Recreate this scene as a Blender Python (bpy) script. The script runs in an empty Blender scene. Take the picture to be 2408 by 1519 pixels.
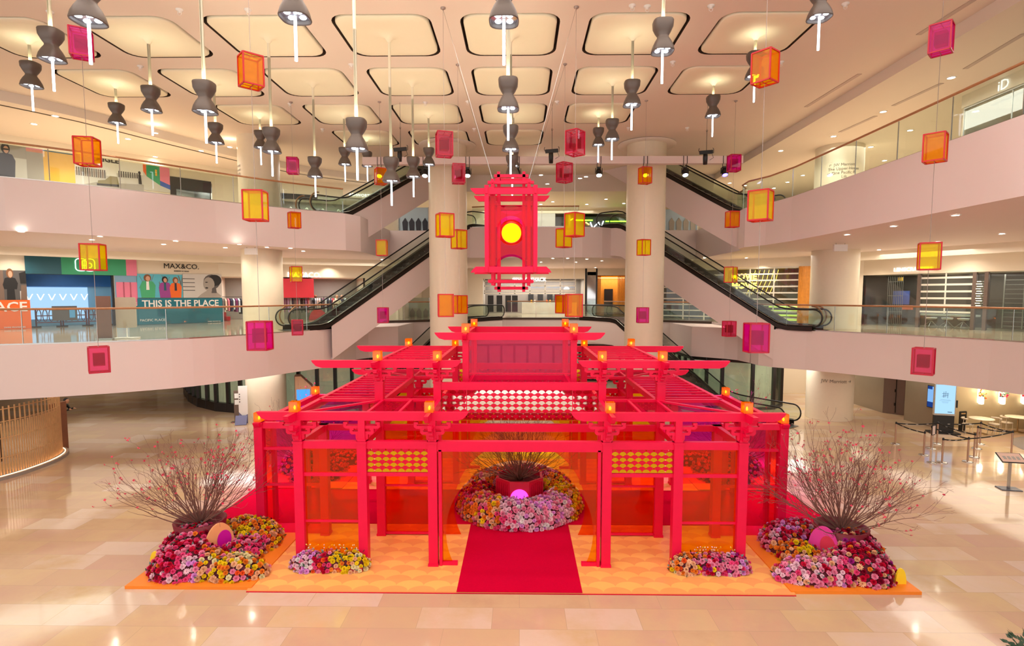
import bpy, math, random
from mathutils import Vector, Matrix, geometry
R = random.Random(7)
PI = math.pi
sc = bpy.context.scene
COL = sc.collection

# ---------------------------------------------------------------- camera, world, exposure
F, HZ, CX, PITCH, EYE = 1305.0, 692.0, 1204.0, math.radians(4.3), 6.6
YAW = math.atan((1222 - CX) / F)
PPY = HZ + F * math.tan(PITCH)
cam_d = bpy.data.cameras.new('camera')
cam = bpy.data.objects.new('camera', cam_d)
COL.objects.link(cam)
sc.camera = cam
cam.location = (0, 0, EYE)
cam.rotation_euler = (PI / 2 - PITCH, 0, YAW)
cam_d.sensor_width = 36
cam_d.lens = F / 2408 * 36
cam_d.shift_y = (PPY - 759.5) / 2408
cam_d.clip_end = 300

world = bpy.data.worlds.new('world')
sc.world = world
world.use_nodes = True
world.node_tree.nodes['Background'].inputs[0].default_value = (1.0, 0.94, 0.90, 1)
world.node_tree.nodes['Background'].inputs[1].default_value = 0.70
sc.view_settings.view_transform = 'Standard'
sc.view_settings.look = 'None'
sc.view_settings.gamma = 1
sc.view_settings.exposure = 1.12
sc.view_settings.use_curve_mapping = False
cy = sc.cycles
cy.max_bounces = 7
cy.diffuse_bounces = 3
cy.glossy_bounces = 3
cy.use_adaptive_sampling = True
cy.adaptive_threshold = .07
cy.transmission_bounces = 4
cy.transparent_max_bounces = 28
cy.caustics_reflective = False
cy.caustics_refractive = False
cy.sample_clamp_indirect = 6
cy.use_denoising = True


def area_lamp(name, loc, sx, sy, power, col, rot=(0, 0, 0), spread=180):
    l = bpy.data.lights.new(name, 'AREA')
    l.shape = 'RECTANGLE'
    l.size, l.size_y = sx, sy
    l.energy = power
    l.color = col
    l.spread = math.radians(spread)
    o = bpy.data.objects.new(name, l)
    COL.objects.link(o)
    o.location = loc
    o.rotation_euler = rot
    return o


def spot_lamp(name, loc, power, col, target=None, size=100, blend=.6, r=.06):
    l = bpy.data.lights.new(name, 'SPOT')
    l.energy = power
    l.color = col
    l.spot_size = math.radians(size)
    l.spot_blend = blend
    l.shadow_soft_size = r
    o = bpy.data.objects.new(name, l)
    COL.objects.link(o)
    o.location = loc
    if target is not None:
        o.rotation_euler = (Vector(target) - Vector(loc)).to_track_quat('-Z', 'Y').to_euler()
    return o


def point_lamp(name, loc, power, col, r=.05):
    l = bpy.data.lights.new(name, 'POINT')
    l.energy = power
    l.color = col
    l.shadow_soft_size = r
    o = bpy.data.objects.new(name, l)
    COL.objects.link(o)
    o.location = loc
    return o


WARM = (1.0, .86, .68)
NEUT = (1.0, .95, .89)

# ---------------------------------------------------------------- photo measuring helpers
def _rot(v):
    a = PI / 2 - PITCH
    x, y, z = v
    y, z = y * math.cos(a) - z * math.sin(a), y * math.sin(a) + z * math.cos(a)
    return Vector((x * math.cos(YAW) - y * math.sin(YAW), x * math.sin(YAW) + y * math.cos(YAW), z))


def ray(u, v):
    return _rot(((u - CX) / F, -(v - PPY) / F, -1))


def az(u, v, z):
    d = ray(u, v)
    return Vector((0, 0, EYE)) + d * ((z - EYE) / d.z)


def ay(u, v, D):
    d = ray(u, v)
    return Vector((0, 0, EYE)) + d * (D / d.y)


# ---------------------------------------------------------------- materials
def s2l(c):
    return tuple((x / 255 / 12.92 if x <= 10 else ((x / 255 + .055) / 1.055) ** 2.4) for x in c)


MATS = {}


def pm(name, rgb, rough=.5, metal=0, var=.06, scale=3, emis=0, bump=0, spec=.5, sub=None):
    """plain procedural material: principled with a little noise in colour"""
    if name in MATS:
        return MATS[name]
    m = bpy.data.materials.new(name)
    MATS[name] = m
    m.use_nodes = True
    nt = m.node_tree
    b = nt.nodes['Principled BSDF']
    c = s2l(rgb)
    b.inputs['Roughness'].default_value = rough
    b.inputs['Metallic'].default_value = metal
    b.inputs['Specular IOR Level'].default_value = spec
    tc = nt.nodes.new('ShaderNodeTexCoord')
    nz = nt.nodes.new('ShaderNodeTexNoise')
    nz.inputs['Scale'].default_value = scale
    nz.inputs['Detail'].default_value = 3
    nt.links.new(tc.outputs['Object'], nz.inputs['Vector'])
    mx = nt.nodes.new('ShaderNodeMix')
    mx.data_type = 'RGBA'
    mx.inputs[6].default_value = (*[max(0, x * (1 - var)) for x in c], 1)
    mx.inputs[7].default_value = (*[min(1, x * (1 + var)) for x in c], 1)
    nt.links.new(nz.outputs['Fac'], mx.inputs[0])
    nt.links.new(mx.outputs[2], b.inputs['Base Color'])
    if emis:
        b.inputs['Emission Color'].default_value = (*c, 1)
        b.inputs['Emission Strength'].default_value = emis
    if bump:
        bp = nt.nodes.new('ShaderNodeBump')
        bp.inputs['Strength'].default_value = bump
        nt.links.new(nz.outputs['Fac'], bp.inputs['Height'])
        nt.links.new(bp.outputs[0], b.inputs['Normal'])
    return m


def em(name, rgb, strength):
    if name in MATS:
        return MATS[name]
    m = bpy.data.materials.new(name)
    MATS[name] = m
    m.use_nodes = True
    nt = m.node_tree
    nt.nodes.remove(nt.nodes['Principled BSDF'])
    e = nt.nodes.new('ShaderNodeEmission')
    e.inputs[0].default_value = (*s2l(rgb), 1)
    e.inputs[1].default_value = strength
    nt.links.new(e.outputs[0], nt.nodes['Material Output'].inputs[0])
    return m


def tint(name, rgb, body=.25, gloss=.06, fres=.35, bodyc=None):
    """thin tinted acrylic: coloured transmission, some coloured body, a little gloss"""
    if name in MATS:
        return MATS[name]
    m = bpy.data.materials.new(name)
    MATS[name] = m
    m.use_nodes = True
    nt = m.node_tree
    nt.nodes.remove(nt.nodes['Principled BSDF'])
    c = s2l(rgb)
    t = nt.nodes.new('ShaderNodeBsdfTransparent')
    t.inputs[0].default_value = (*c, 1)
    d = nt.nodes.new('ShaderNodeBsdfDiffuse')
    bc = s2l(bodyc) if bodyc else c
    d.inputs[0].default_value = (*bc, 1)
    tl = nt.nodes.new('ShaderNodeBsdfTranslucent')
    tl.inputs[0].default_value = (*bc, 1)
    ad = nt.nodes.new('ShaderNodeMixShader')
    ad.inputs[0].default_value = .5
    nt.links.new(d.outputs[0], ad.inputs[1])
    nt.links.new(tl.outputs[0], ad.inputs[2])
    m1 = nt.nodes.new('ShaderNodeMixShader')
    m1.inputs[0].default_value = body
    nt.links.new(t.outputs[0], m1.inputs[1])
    nt.links.new(ad.outputs[0], m1.inputs[2])
    g = nt.nodes.new('ShaderNodeBsdfGlossy')
    g.inputs['Roughness'].default_value = .03
    lw = nt.nodes.new('ShaderNodeLayerWeight')
    lw.inputs[0].default_value = .35
    mu = nt.nodes.new('ShaderNodeMath')
    mu.operation = 'MULTIPLY_ADD'
    mu.inputs[1].default_value = fres
    mu.inputs[2].default_value = gloss
    nt.links.new(lw.outputs['Fresnel'], mu.inputs[0])
    m2 = nt.nodes.new('ShaderNodeMixShader')
    nt.links.new(mu.outputs[0], m2.inputs[0])
    nt.links.new(m1.outputs[0], m2.inputs[1])
    nt.links.new(g.outputs[0], m2.inputs[2])
    nt.links.new(m2.outputs[0], nt.nodes['Material Output'].inputs[0])
    return m


def N(nt, typ, **kw):
    n = nt.nodes.new(typ)
    for k, v in kw.items():
        setattr(n, k, v)
    return n


def tile_mat(name, cols, w, h, rough=.12, mortar=(190, 165, 135)):
    m = bpy.data.materials.new(name)
    MATS[name] = m
    m.use_nodes = True
    nt = m.node_tree
    b = nt.nodes['Principled BSDF']
    tc = N(nt, 'ShaderNodeTexCoord')
    br = N(nt, 'ShaderNodeTexBrick')
    br.inputs['Scale'].default_value = 1
    br.inputs['Brick Width'].default_value = w
    br.inputs['Row Height'].default_value = h
    br.inputs['Mortar Size'].default_value = .006
    br.inputs['Color1'].default_value = (0, 0, 0, 1)
    br.inputs['Color2'].default_value = (1, 1, 1, 1)
    br.inputs['Mortar'].default_value = (.5, .5, .5, 1)
    br.offset = .37
    nt.links.new(tc.outputs['Object'], br.inputs['Vector'])
    # each slab gets a noise value of its own, plus soft stone clouding
    vo = N(nt, 'ShaderNodeTexNoise')
    vo.inputs['Scale'].default_value = .55
    vo.inputs['Detail'].default_value = 5
    vo.inputs['Roughness'].default_value = .65
    nt.links.new(tc.outputs['Object'], vo.inputs['Vector'])
    ad = N(nt, 'ShaderNodeMath', operation='MULTIPLY_ADD')
    ad.inputs[1].default_value = .62
    nt.links.new(br.outputs['Color'], ad.inputs[0])
    mm = N(nt, 'ShaderNodeMath', operation='MULTIPLY')
    mm.inputs[1].default_value = .42
    nt.links.new(vo.outputs['Fac'], mm.inputs[0])
    nt.links.new(mm.outputs[0], ad.inputs[2])
    cr = N(nt, 'ShaderNodeValToRGB')
    el = cr.color_ramp.elements
    el[0].position = .1
    el[1].position = .9
    el[0].color = (*s2l(cols[0]), 1)
    el[1].color = (*s2l(cols[-1]), 1)
    for i, c in enumerate(cols[1:-1]):
        e = el.new(.1 + .8 * (i + 1) / (len(cols) - 1))
        e.color = (*s2l(c), 1)
    nt.links.new(ad.outputs[0], cr.inputs[0])
    mx = N(nt, 'ShaderNodeMix', data_type='RGBA')
    mx.inputs[7].default_value = (*s2l(mortar), 1)
    nt.links.new(br.outputs['Fac'], mx.inputs[0])
    nt.links.new(cr.outputs[0], mx.inputs[6])
    nt.links.new(mx.outputs[2], b.inputs['Base Color'])
    b.inputs['Roughness'].default_value = rough
    b.inputs['Specular IOR Level'].default_value = .55
    fn = N(nt, 'ShaderNodeTexNoise')
    fn.inputs['Scale'].default_value = 2.2
    nt.links.new(tc.outputs['Object'], fn.inputs['Vector'])
    bp = N(nt, 'ShaderNodeBump')
    bp.inputs['Strength'].default_value = .035
    bp.inputs['Distance'].default_value = .05
    nt.links.new(fn.outputs['Fac'], bp.inputs['Height'])
    nt.links.new(bp.outputs[0], b.inputs['Normal'])
    return m


def scallop_mat(name, c1, c2, w, h, rough=.5):
    """rows of overlapping half discs, alternating between two colours"""
    m = bpy.data.materials.new(name)
    MATS[name] = m
    m.use_nodes = True
    nt = m.node_tree
    L = nt.links
    b = nt.nodes['Principled BSDF']
    tc = N(nt, 'ShaderNodeTexCoord')
    sp = N(nt, 'ShaderNodeSeparateXYZ')
    L.new(tc.outputs['Object'], sp.inputs[0])

    def M(op, a, b_=None, c=None):
        n = N(nt, 'ShaderNodeMath', operation=op)
        for i, v in enumerate((a, b_, c)):
            if v is None:
                continue
            if isinstance(v, (int, float)):
                n.inputs[i].default_value = v
            else:
                L.new(v, n.inputs[i])
        return n.outputs[0]
    yy = M('DIVIDE', sp.outputs[1], h)
    row = M('FLOOR', yy)
    fy = M('FRACT', yy)
    par = M('FLOORED_MODULO', row, 2)
    xx = M('ADD', M('DIVIDE', sp.outputs[0], w), M('MULTIPLY', par, .5))
    fx = M('SUBTRACT', M('FRACT', xx), .5)
    d = M('ADD', M('MULTIPLY', M('MULTIPLY', fx, fx), 4), M('MULTIPLY', fy, fy))
    ins = M('LESS_THAN', d, 1.0)
    f = M('ABSOLUTE', M('SUBTRACT', ins, par))
    mx = N(nt, 'ShaderNodeMix', data_type='RGBA')
    mx.inputs[6].default_value = (*s2l(c1), 1)
    mx.inputs[7].default_value = (*s2l(c2), 1)
    L.new(f, mx.inputs[0])
    L.new(mx.outputs[2], b.inputs['Base Color'])
    b.inputs['Roughness'].default_value = rough
    return m


# ---------------------------------------------------------------- mesh builder
class MB:
    def __init__(s, mat=None):
        s.v, s.f, s.mi, s.sm, s.mats = [], [], [], [], []
        s.cur = 0
        s.smooth = False
        if mat:
            s.m(mat)

    def m(s, mat):
        if mat not in s.mats:
            s.mats.append(mat)
        s.cur = s.mats.index(mat)
        return s

    def face(s, idx):
        s.f.append(tuple(idx))
        s.mi.append(s.cur)
        s.sm.append(s.smooth)

    def poly(s, pts):
        n = len(s.v)
        s.v += [tuple(p) for p in pts]
        s.face(range(n, n + len(pts)))
        return s

    def box(s, x0, y0, z0, x1, y1, z1):
        n = len(s.v)
        s.v += [(x0, y0, z0), (x1, y0, z0), (x1, y1, z0), (x0, y1, z0), (x0, y0, z1), (x1, y0, z1), (x1, y1, z1), (x0, y1, z1)]
        for q in ((0, 3, 2, 1), (4, 5, 6, 7), (0, 1, 5, 4), (1, 2, 6, 5), (2, 3, 7, 6), (3, 0, 4, 7)):
            s.face([n + i for i in q])
        return s

    def cbox(s, c, sx, sy, sz, rz=0):
        """box centred on c in x, y with base at c.z"""
        n = len(s.v)
        ca, sa = math.cos(rz), math.sin(rz)
        for z in (c[2], c[2] + sz):
            for a, b in ((-1, -1), (1, -1), (1, 1), (-1, 1)):
                x, y = a * sx / 2, b * sy / 2
                s.v.append((c[0] + x * ca - y * sa, c[1] + x * sa + y * ca, z))
        for q in ((0, 3, 2, 1), (4, 5, 6, 7), (0, 1, 5, 4), (1, 2, 6, 5), (2, 3, 7, 6), (3, 0, 4, 7)):
            s.face([n + i for i in q])
        return s

    def bar(s, p, q, w, h=None, up=(0, 0, 1)):
        """rectangular bar from p to q"""
        h = h or w
        p, q = Vector(p), Vector(q)
        d = (q - p).normalized()
        u = Vector(up)
        if abs(d.dot(u)) > .98:
            u = Vector((0, 1, 0))
        a = d.cross(u).normalized()
        b = a.cross(d).normalized()
        n = len(s.v)
        for e in (p, q):
            for i, j in ((-1, -1), (1, -1), (1, 1), (-1, 1)):
                s.v.append(tuple(e + a * (i * w / 2) + b * (j * h / 2)))
        for f in ((0, 3, 2, 1), (4, 5, 6, 7), (0, 1, 5, 4), (1, 2, 6, 5), (2, 3, 7, 6), (3, 0, 4, 7)):
            s.face([n + i for i in f])
        return s

    def prism(s, pts, z0, z1):
        """polygon pts (x, y) raised from z0 to z1; concave allowed"""
        return s.extr([Vector((p[0], p[1], z0)) for p in pts], Vector((0, 0, z1 - z0)))

    def extr(s, pts, d, holes=()):
        pts = [Vector(p) for p in pts]
        loops = [pts] + [[Vector(p) for p in h] for h in holes]
        n = len(s.v)
        allp = [p for l in loops for p in l]
        s.v += [tuple(p) for p in allp] + [tuple(p + d) for p in allp]
        k = len(allp)
        tris = geometry.tessellate_polygon(loops)
        for t in tris:
            s.face([n + i for i in t])
            s.face([n + k + i for i in reversed(t)])
        o = 0
        for l in loops:
            m_ = len(l)
            for i in range(m_):
                a, b = o + i, o + (i + 1) % m_
                s.face((n + a, n + b, n + k + b, n + k + a))
            o += m_
        return s

    def flat(s, pts, holes=()):
        loops = [[Vector(p) for p in pts]] + [[Vector(p) for p in h] for h in holes]
        n = len(s.v)
        s.v += [tuple(p) for l in loops for p in l]
        for t in geometry.tessellate_polygon(loops):
            s.face([n + i for i in t])
        return s

    def tube(s, pts, r, n=8, closed=False, cap=True):
        pts = [Vector(p) for p in pts]
        k = len(pts)
        rs = r if isinstance(r, (list, tuple)) else [r] * k
        base = len(s.v)
        prev = None
        sm = s.smooth
        s.smooth = n > 5
        for i in range(k):
            if closed:
                d = pts[(i + 1) % k] - pts[i - 1]
            else:
                d = pts[min(i + 1, k - 1)] - pts[max(i - 1, 0)]
            d.normalize()
            if prev is None:
                a = d.orthogonal().normalized()
            else:
                a = prev - d * prev.dot(d)
                if a.length < 1e-5:
                    a = d.orthogonal()
                a.normalize()
            prev = a
            b = d.cross(a)
            for j in range(n):
                t = 2 * PI * j / n
                s.v.append(tuple(pts[i] + (a * math.cos(t) + b * math.sin(t)) * rs[i]))
        for i in range(k if closed else k - 1):
            i2 = (i + 1) % k
            for j in range(n):
                j2 = (j + 1) % n
                s.face((base + i * n + j, base + i * n + j2, base + i2 * n + j2, base + i2 * n + j))
        if cap and not closed:
            s.smooth = False
            s.face([base + j for j in reversed(range(n))])
            s.face([base + (k - 1) * n + j for j in range(n)])
        s.smooth = sm
        return s

    def lathe(s, prof, c=(0, 0, 0), n=24, sq=None, capb=False, capt=False):
        """profile of (radius, z); sq > 2 makes the section a rounded square"""
        base = len(s.v)
        sm = s.smooth
        s.smooth = True
        for r, z in prof:
            for j in range(n):
                t = 2 * PI * j / n + (PI / n if sq else 0)
                k = 1
                if sq:
                    k = (abs(math.cos(t)) ** sq + abs(math.sin(t)) ** sq) ** (-1 / sq)
                s.v.append((c[0] + r * k * math.cos(t), c[1] + r * k * math.sin(t), c[2] + z))
        for i in range(len(prof) - 1):
            for j in range(n):
                j2 = (j + 1) % n
                s.face((base + i * n + j, base + i * n + j2, base + (i + 1) * n + j2, base + (i + 1) * n + j))
        s.smooth = False
        if capb:
            s.face([base + j for j in reversed(range(n))])
        if capt:
            s.face([base + (len(prof) - 1) * n + j for j in range(n)])
        s.smooth = sm
        return s

    def sphere(s, c, r, n=12, sz=1, m=None):
        m = m or max(4, n // 2)
        prof = [(max(1e-4, r * math.sin(PI * i / m)), -r * sz * math.cos(PI * i / m)) for i in range(m + 1)]
        return s.lathe(prof, c, n)

    def build(s, name, parent=None, kind=None, loc=None):
        me = bpy.data.meshes.new(name)
        me.from_pydata(s.v, [], s.f)
        for m_ in s.mats:
            me.materials.append(m_)
        if len(s.mats) > 1:
            me.polygons.foreach_set('material_index', s.mi)
        if any(s.sm):
            me.polygons.foreach_set('use_smooth', s.sm)
        me.update()
        o = bpy.data.objects.new(name, me)
        COL.objects.link(o)
        if parent:
            o.parent = parent
        if kind:
            o['kind'] = kind
        if loc:
            o.location = loc
        return o


def thing(name, label, cat, loc=(0, 0, 0), rz=0, group=None):
    o = bpy.data.objects.new(name, None)
    o.empty_display_size = .1
    COL.objects.link(o)
    o.location = loc
    o.rotation_euler = (0, 0, rz)
    return tag(o, label, cat, group)


def tag(o, label, cat, group=None):
    o['label'] = label
    o['category'] = cat
    if group:
        o['group'] = group
    return o


def dup(root, loc=None, rz=None, label=None, group=None):
    r = root.copy()
    COL.objects.link(r)
    if loc is not None:
        r.location = loc
    if rz is not None:
        r.rotation_euler = (0, 0, rz)
    if label:
        r['label'] = label
    if group:
        r['group'] = group
    for ch in list(root.children):
        c = ch.copy()
        COL.objects.link(c)
        c.parent = r
        for g in list(ch.children):
            d = g.copy()
            COL.objects.link(d)
            d.parent = c
    return r


def txt(s, size, mat, loc, right, up=(0, 0, 1), parent=None, name='lettering', align='CENTER', ext=.01, bold=0, sx=1, kind=None):
    """raised lettering; right and up give its plane"""
    cu = bpy.data.curves.new(name, 'FONT')
    cu.body = s
    cu.size = size
    cu.align_x = align
    cu.extrude = ext
    cu.offset = bold
    cu.resolution_u = 2
    tmp = bpy.data.objects.new(name, cu)
    COL.objects.link(tmp)
    bpy.context.view_layer.update()
    me = bpy.data.meshes.new_from_object(tmp)
    bpy.data.objects.remove(tmp)
    r = Vector(right).normalized()
    u = Vector(up).normalized()
    w = r.cross(u)
    for v in me.vertices:
        p = v.co.copy()
        v.co = Vector(loc) + r * (p.x * sx) + u * p.y + w * p.z
    me.materials.clear()
    me.materials.append(mat)
    o = bpy.data.objects.new(name, me)
    COL.objects.link(o)
    if parent:
        o.parent = parent
    if kind:
        o['kind'] = kind
    return o


class WF:
    """a vertical wall plane through P and Q; s runs from P (screen left) to Q"""
    def __init__(s, P, Q):
        s.P, s.Q = Vector((P[0], P[1], 0)), Vector((Q[0], Q[1], 0))
        s.d = (s.Q - s.P).normalized()
        s.n = Vector((s.d.y, -s.d.x, 0))
        if s.n.dot(-s.P) < 0:
            s.n = -s.n
        s.L = (s.Q - s.P).length

    def hit(s, u, v):
        r = ray(u, v)
        o = Vector((0, 0, EYE))
        t = (s.P - o).dot(s.n) / r.dot(s.n)
        p = o + r * t
        return ((p - s.P).dot(s.d), p.z)

    def p(s, a, z, off=0):
        q = s.P + s.d * a + s.n * off
        return Vector((q.x, q.y, z))

    def box(s, mb, a0, z0, a1, z1, o0, o1):
        mb.extr([s.p(a0, z0, o0), s.p(a1, z0, o0), s.p(a1, z1, o0), s.p(a0, z1, o0)], s.n * (o1 - o0))
        return mb

    def pbox(s, mb, u0, v0, u1, v1, o0, o1):
        """box whose face covers the photo region u0..u1, v0..v1 (v at u0)"""
        a0, z1 = s.hit(u0, v0)
        a1, _ = s.hit(u1, v0)
        _, z0 = s.hit((u0 + u1) / 2, v1)
        _, z1 = s.hit((u0 + u1) / 2, v0)
        return s.box(mb, a0, z0, a1, z1, o0, o1)

    def poly(s, mb, pts, off):
        mb.flat([s.p(a, z, off) for a, z in pts])


def arc(cx, cy, r, a0, a1, n):
    return [(cx + r * math.cos(math.radians(a0 + (a1 - a0) * i / n)), cy + r * math.sin(math.radians(a0 + (a1 - a0) * i / n))) for i in range(n + 1)]


def smoothline(pts, k=4):
    """Catmull-Rom through 2-d or 3-d points"""
    P = [Vector(p) for p in pts]
    out = []
    for i in range(len(P) - 1):
        a = P[max(i - 1, 0)]
        b, c = P[i], P[i + 1]
        d = P[min(i + 2, len(P) - 1)]
        for j in range(k):
            t = j / k
            out.append(.5 * ((2 * b) + (c - a) * t + (2 * a - 5 * b + 4 * c - d) * t * t + (3 * b - a - 3 * c + d) * t ** 3))
    out.append(P[-1])
    return out


def rrect(cx, cy, hw, hh, r, n=5):
    out = []
    for (sx, sy, a) in ((1, 1, 0), (-1, 1, 90), (-1, -1, 180), (1, -1, 270)):
        out += arc(cx + sx * (hw - r), cy + sy * (hh - r), r, a, a + 90, n)
    return out


# ---------------------------------------------------------------- shared materials
PLASTER = pm('pale_plaster', (230, 213, 210), .55, var=.015, scale=.8)
CREAM = pm('cream_plaster', (238, 224, 202), .5, var=.02, scale=.8)
CEIL = pm('ceiling_paint', (236, 222, 208), .7, var=.01, scale=.5)
PANELC = pm('tray_panel_cream', (250, 244, 216), .55, var=.01)
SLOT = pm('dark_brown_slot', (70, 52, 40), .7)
STONE = pm('column_stone', (236, 222, 198), .35, var=.03, scale=6)
FLOORM = tile_mat('polished_marble_floor', [(186, 150, 122), (206, 176, 140), (202, 166, 142), (212, 184, 142), (216, 192, 172), (198, 166, 112)], 1.5, .75, .09)
FLOORU = tile_mat('polished_stone_upper_floor', [(196, 176, 150), (205, 184, 156), (214, 196, 170)], 1.2, 1.2, .08, (170, 150, 128))
WOOD = pm('warm_wood_rail', (180, 126, 84), .35, var=.2, scale=8)
BLACKR = pm('black_rubber', (22, 20, 20), .4)
STEEL = pm('brushed_steel', (190, 188, 184), .25, metal=1, var=.05, scale=20)
DKMET = pm('dark_bronze_metal', (36, 27, 24), .35, metal=.4)
WHITE = pm('white_enamel', (246, 244, 240), .4, var=.01)
BLACK = pm('black_satin', (16, 16, 17), .45)
RED = pm('crimson_lacquer', (232, 4, 68), .42, var=.06, scale=5, spec=.3)
LEDW = em('led_white', (255, 250, 240), 22)
LEDC = em('downlight_white', (255, 246, 226), 16)
SIGNW = em('sign_white', (255, 252, 244), 1.3)
GLASS = tint('clear_green_glass', (232, 246, 240), .015, .03)
SHOPG = tint('shop_glass', (214, 222, 216), .02, .05)
# ================================================================ LARGE AREA FILLS (added under the ceiling and the walkways)
area_lamp('ceiling_fill', (0, 8, 14.3), 22, 12, 700, (1.0, .90, .84))  # unseen area fill added over the near part of the hall
# area fill added under the gallery soffits, both levels and both sides
for (x, y, z, sx, sy, rz, p) in ((-21, 26.5, 8.7, 10, 4, .8, 300), (-12.5, 34, 8.7, 8, 3, .5, 200), (19.5, 24, 8.7, 3, 12, 0, 260), (15, 32, 8.7, 6, 3, 0, 150),
                                 (2, 45, 8.7, 9, 4, 0, 260), (-21, 26.5, 14.0, 10, 4, .8, 300), (-12.5, 34, 14.0, 8, 3, .5, 200), (15, 22, 14.0, 2, 14, 0, 200),
                                 (19, 32, 14.0, 6, 8, 0, 200), (1.5, 43, 13.4, 9, 6, 0, 260), (-9, 43, 13.4, 5, 4, 0, 120)):
    area_lamp('gallery_fill', (x, y, z), sx, sy, p * .55, (1.0, .93, .82), (0, 0, rz))
for (x, y, z, sx, sy, p) in ((-22, 25, 2.7, 8, 8, 70), (-28, 36, 2.7, 8, 8, 40), (21, 24, 2.7, 4, 10, 110), (19, 34, 2.7, 6, 6, 90)):
    area_lamp('soffit_fill', (x, y, z), sx, sy, p, WARM)  # broad unseen fill added under the low soffits

# ================================================================ FLOORS, SLABS, CEILINGS
b = MB(FLOORM)
b.box(-60, -6, -.1, 60, 62, 0)
b.build('floor', kind='structure')

L1L = [(-60, 17), (-30, 17.2), (-24, 17.8), (-21, 18.4)] + [tuple(p) for p in smoothline([(-18.4, 19.3), (-16.7, 20.0), (-15.0, 20.95), (-13.3, 22.3), (-11.9, 24.4), (-10.85, 26.5), (-10.0, 28.1)], 3)] + [(-9.75, 28.8), (-9.6, 29.4)]
L1B = [(-9.7, 36.6)] + [tuple(p) for p in smoothline([(-8.8, 37.2), (-5, 39.6), (-3.2, 41.6)], 2)] + [(-1.05, 42.1), (4.3, 42.1), (6.3, 41.6), (8.2, 39.6), (12.6, 36.6)]
L1R = [(12.6, 30.2), (12.65, 29.4), (13.05, 28.6)] + [tuple(p) for p in smoothline([(14.2, 27.6), (15.5, 26.1), (17.4, 23.5), (18.8, 20.85), (19.8, 17), (20.6, 10)], 3)] + [(21, 4), (21, -5)]
L2L = [(-60, 18), (-28, 18.4), (-22, 19)] + [tuple(p) for p in smoothline([(-18.6, 20.1), (-16.8, 21.6), (-14.8, 23.8), (-13.1, 25.8), (-11, 27.8), (-9.1, 29.2)], 3)]
L2B = [(-8.6, 30.2), (-8.6, 37), (-4.6, 37), (-3.4, 35.3), (3.9, 35), (5.2, 35.4), (7.5, 37), (11.6, 37)]
L2R = [(11.6, 29.4), (11.1, 28.6), (11.0, 27.6), (11.5, 26.4), (11.75, 24.5), (11.8, 20), (11.8, 13), (11.8, 4), (11.8, -5)]


def slab(edge, z0, z1, name, mat, fm):
    pts = [(-60, 62)] + edge + [(60, -5), (60, 62)]
    b = MB(mat)
    b.prism(pts, z0, z1)
    b.build(name, kind='structure')
    b = MB(fm)
    b.flat([(p[0], p[1], z1 + .004) for p in pts])
    b.build('floor', kind='structure')


slab(L1L + L1B + L1R, 2.85, 4.8, 'trim_1', PLASTER, FLOORU)
slab(L2L + L2B + L2R, 8.9, 10.8, 'trim_2', PLASTER, FLOORU)

# dark edge strip under the back gallery glass
b = MB(SLOT)
eb = [Vector((p[0], p[1], 4.76)) for p in L1B]
for a, c in zip(eb[:-1], eb[1:]):
    n = Vector((0, -.03, 0))
    b.bar(a + n, c + n, .06, .14)
b.build('trim_3', kind='structure')

# ---- main ceiling with its rounded square tray openings
TX0, TDX = -.29, 3.79
TRY = {}
for r in range(-1, 6):
    TRY[r] = 17.9 + 3.74 * (r - 1)


def rowpos(r):
    return TRY[r]


trays = []
for r in range(-1, 6):
    for c in range(-4, 3):
        x, y = TX0 + TDX * c, rowpos(r)
        if (c == -4 and r > 2) or (c == -3 and r > 3) or (c == -2 and r > 4) or (c in (1,) and r > 3) or (c == 2 and r > 2) or r > 4:
            continue
        trays.append((c, r, x, y))
CEL = [(-26, -5), (-25.5, 15)] + [tuple(p) for p in smoothline([(-23.4, 18.6), (-21.3, 21), (-19, 24.3), (-17.2, 28.4), (-13.9, 34.6), (-10, 38)], 3)]
ceil_poly = CEL + [(13.0, 38), (13.0, -5)]
b = MB(CEIL)
holes = [[(p[0], p[1], 14.6) for p in rrect(x, y, 1.47, 1.42, .5)] for (c, r, x, y) in trays]
b.flat([(p[0], p[1], 14.6) for p in ceil_poly], holes)
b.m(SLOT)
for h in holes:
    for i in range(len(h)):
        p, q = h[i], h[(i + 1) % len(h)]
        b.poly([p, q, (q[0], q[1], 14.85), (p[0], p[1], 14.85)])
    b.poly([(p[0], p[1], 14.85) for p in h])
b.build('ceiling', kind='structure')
# shallow bulging panels inside the trays, each drawn up to a cone at its pendant rod
for (c, r, x, y) in trays:
    b = MB(PANELC)
    b.smooth = True
    rings = []
    for k, (f, z) in enumerate(((1, 14.70), (1, 14.60), (.97, 14.575), (.8, 14.56), (.5, 14.60), (.22, 14.62), (.1, 14.56), (.03, 14.42))):
        o = len(b.v)
        hw, hh = 1.38 * f, 1.33 * f
        b.v += [(px, py, z - 14.6) for px, py in rrect(0, 0, hw, hh, .46 * f + .0 if f > .5 else min(hw, hh) * .99)]
        rings.append(o)
    n = 24
    for o1, o2 in zip(rings[:-1], rings[1:]):
        for i in range(n):
            j = (i + 1) % n
            b.face((o1 + i, o1 + j, o2 + j, o2 + i))
    b.build('trim_4', kind='structure', loc=(x, y, 14.6))
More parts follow.
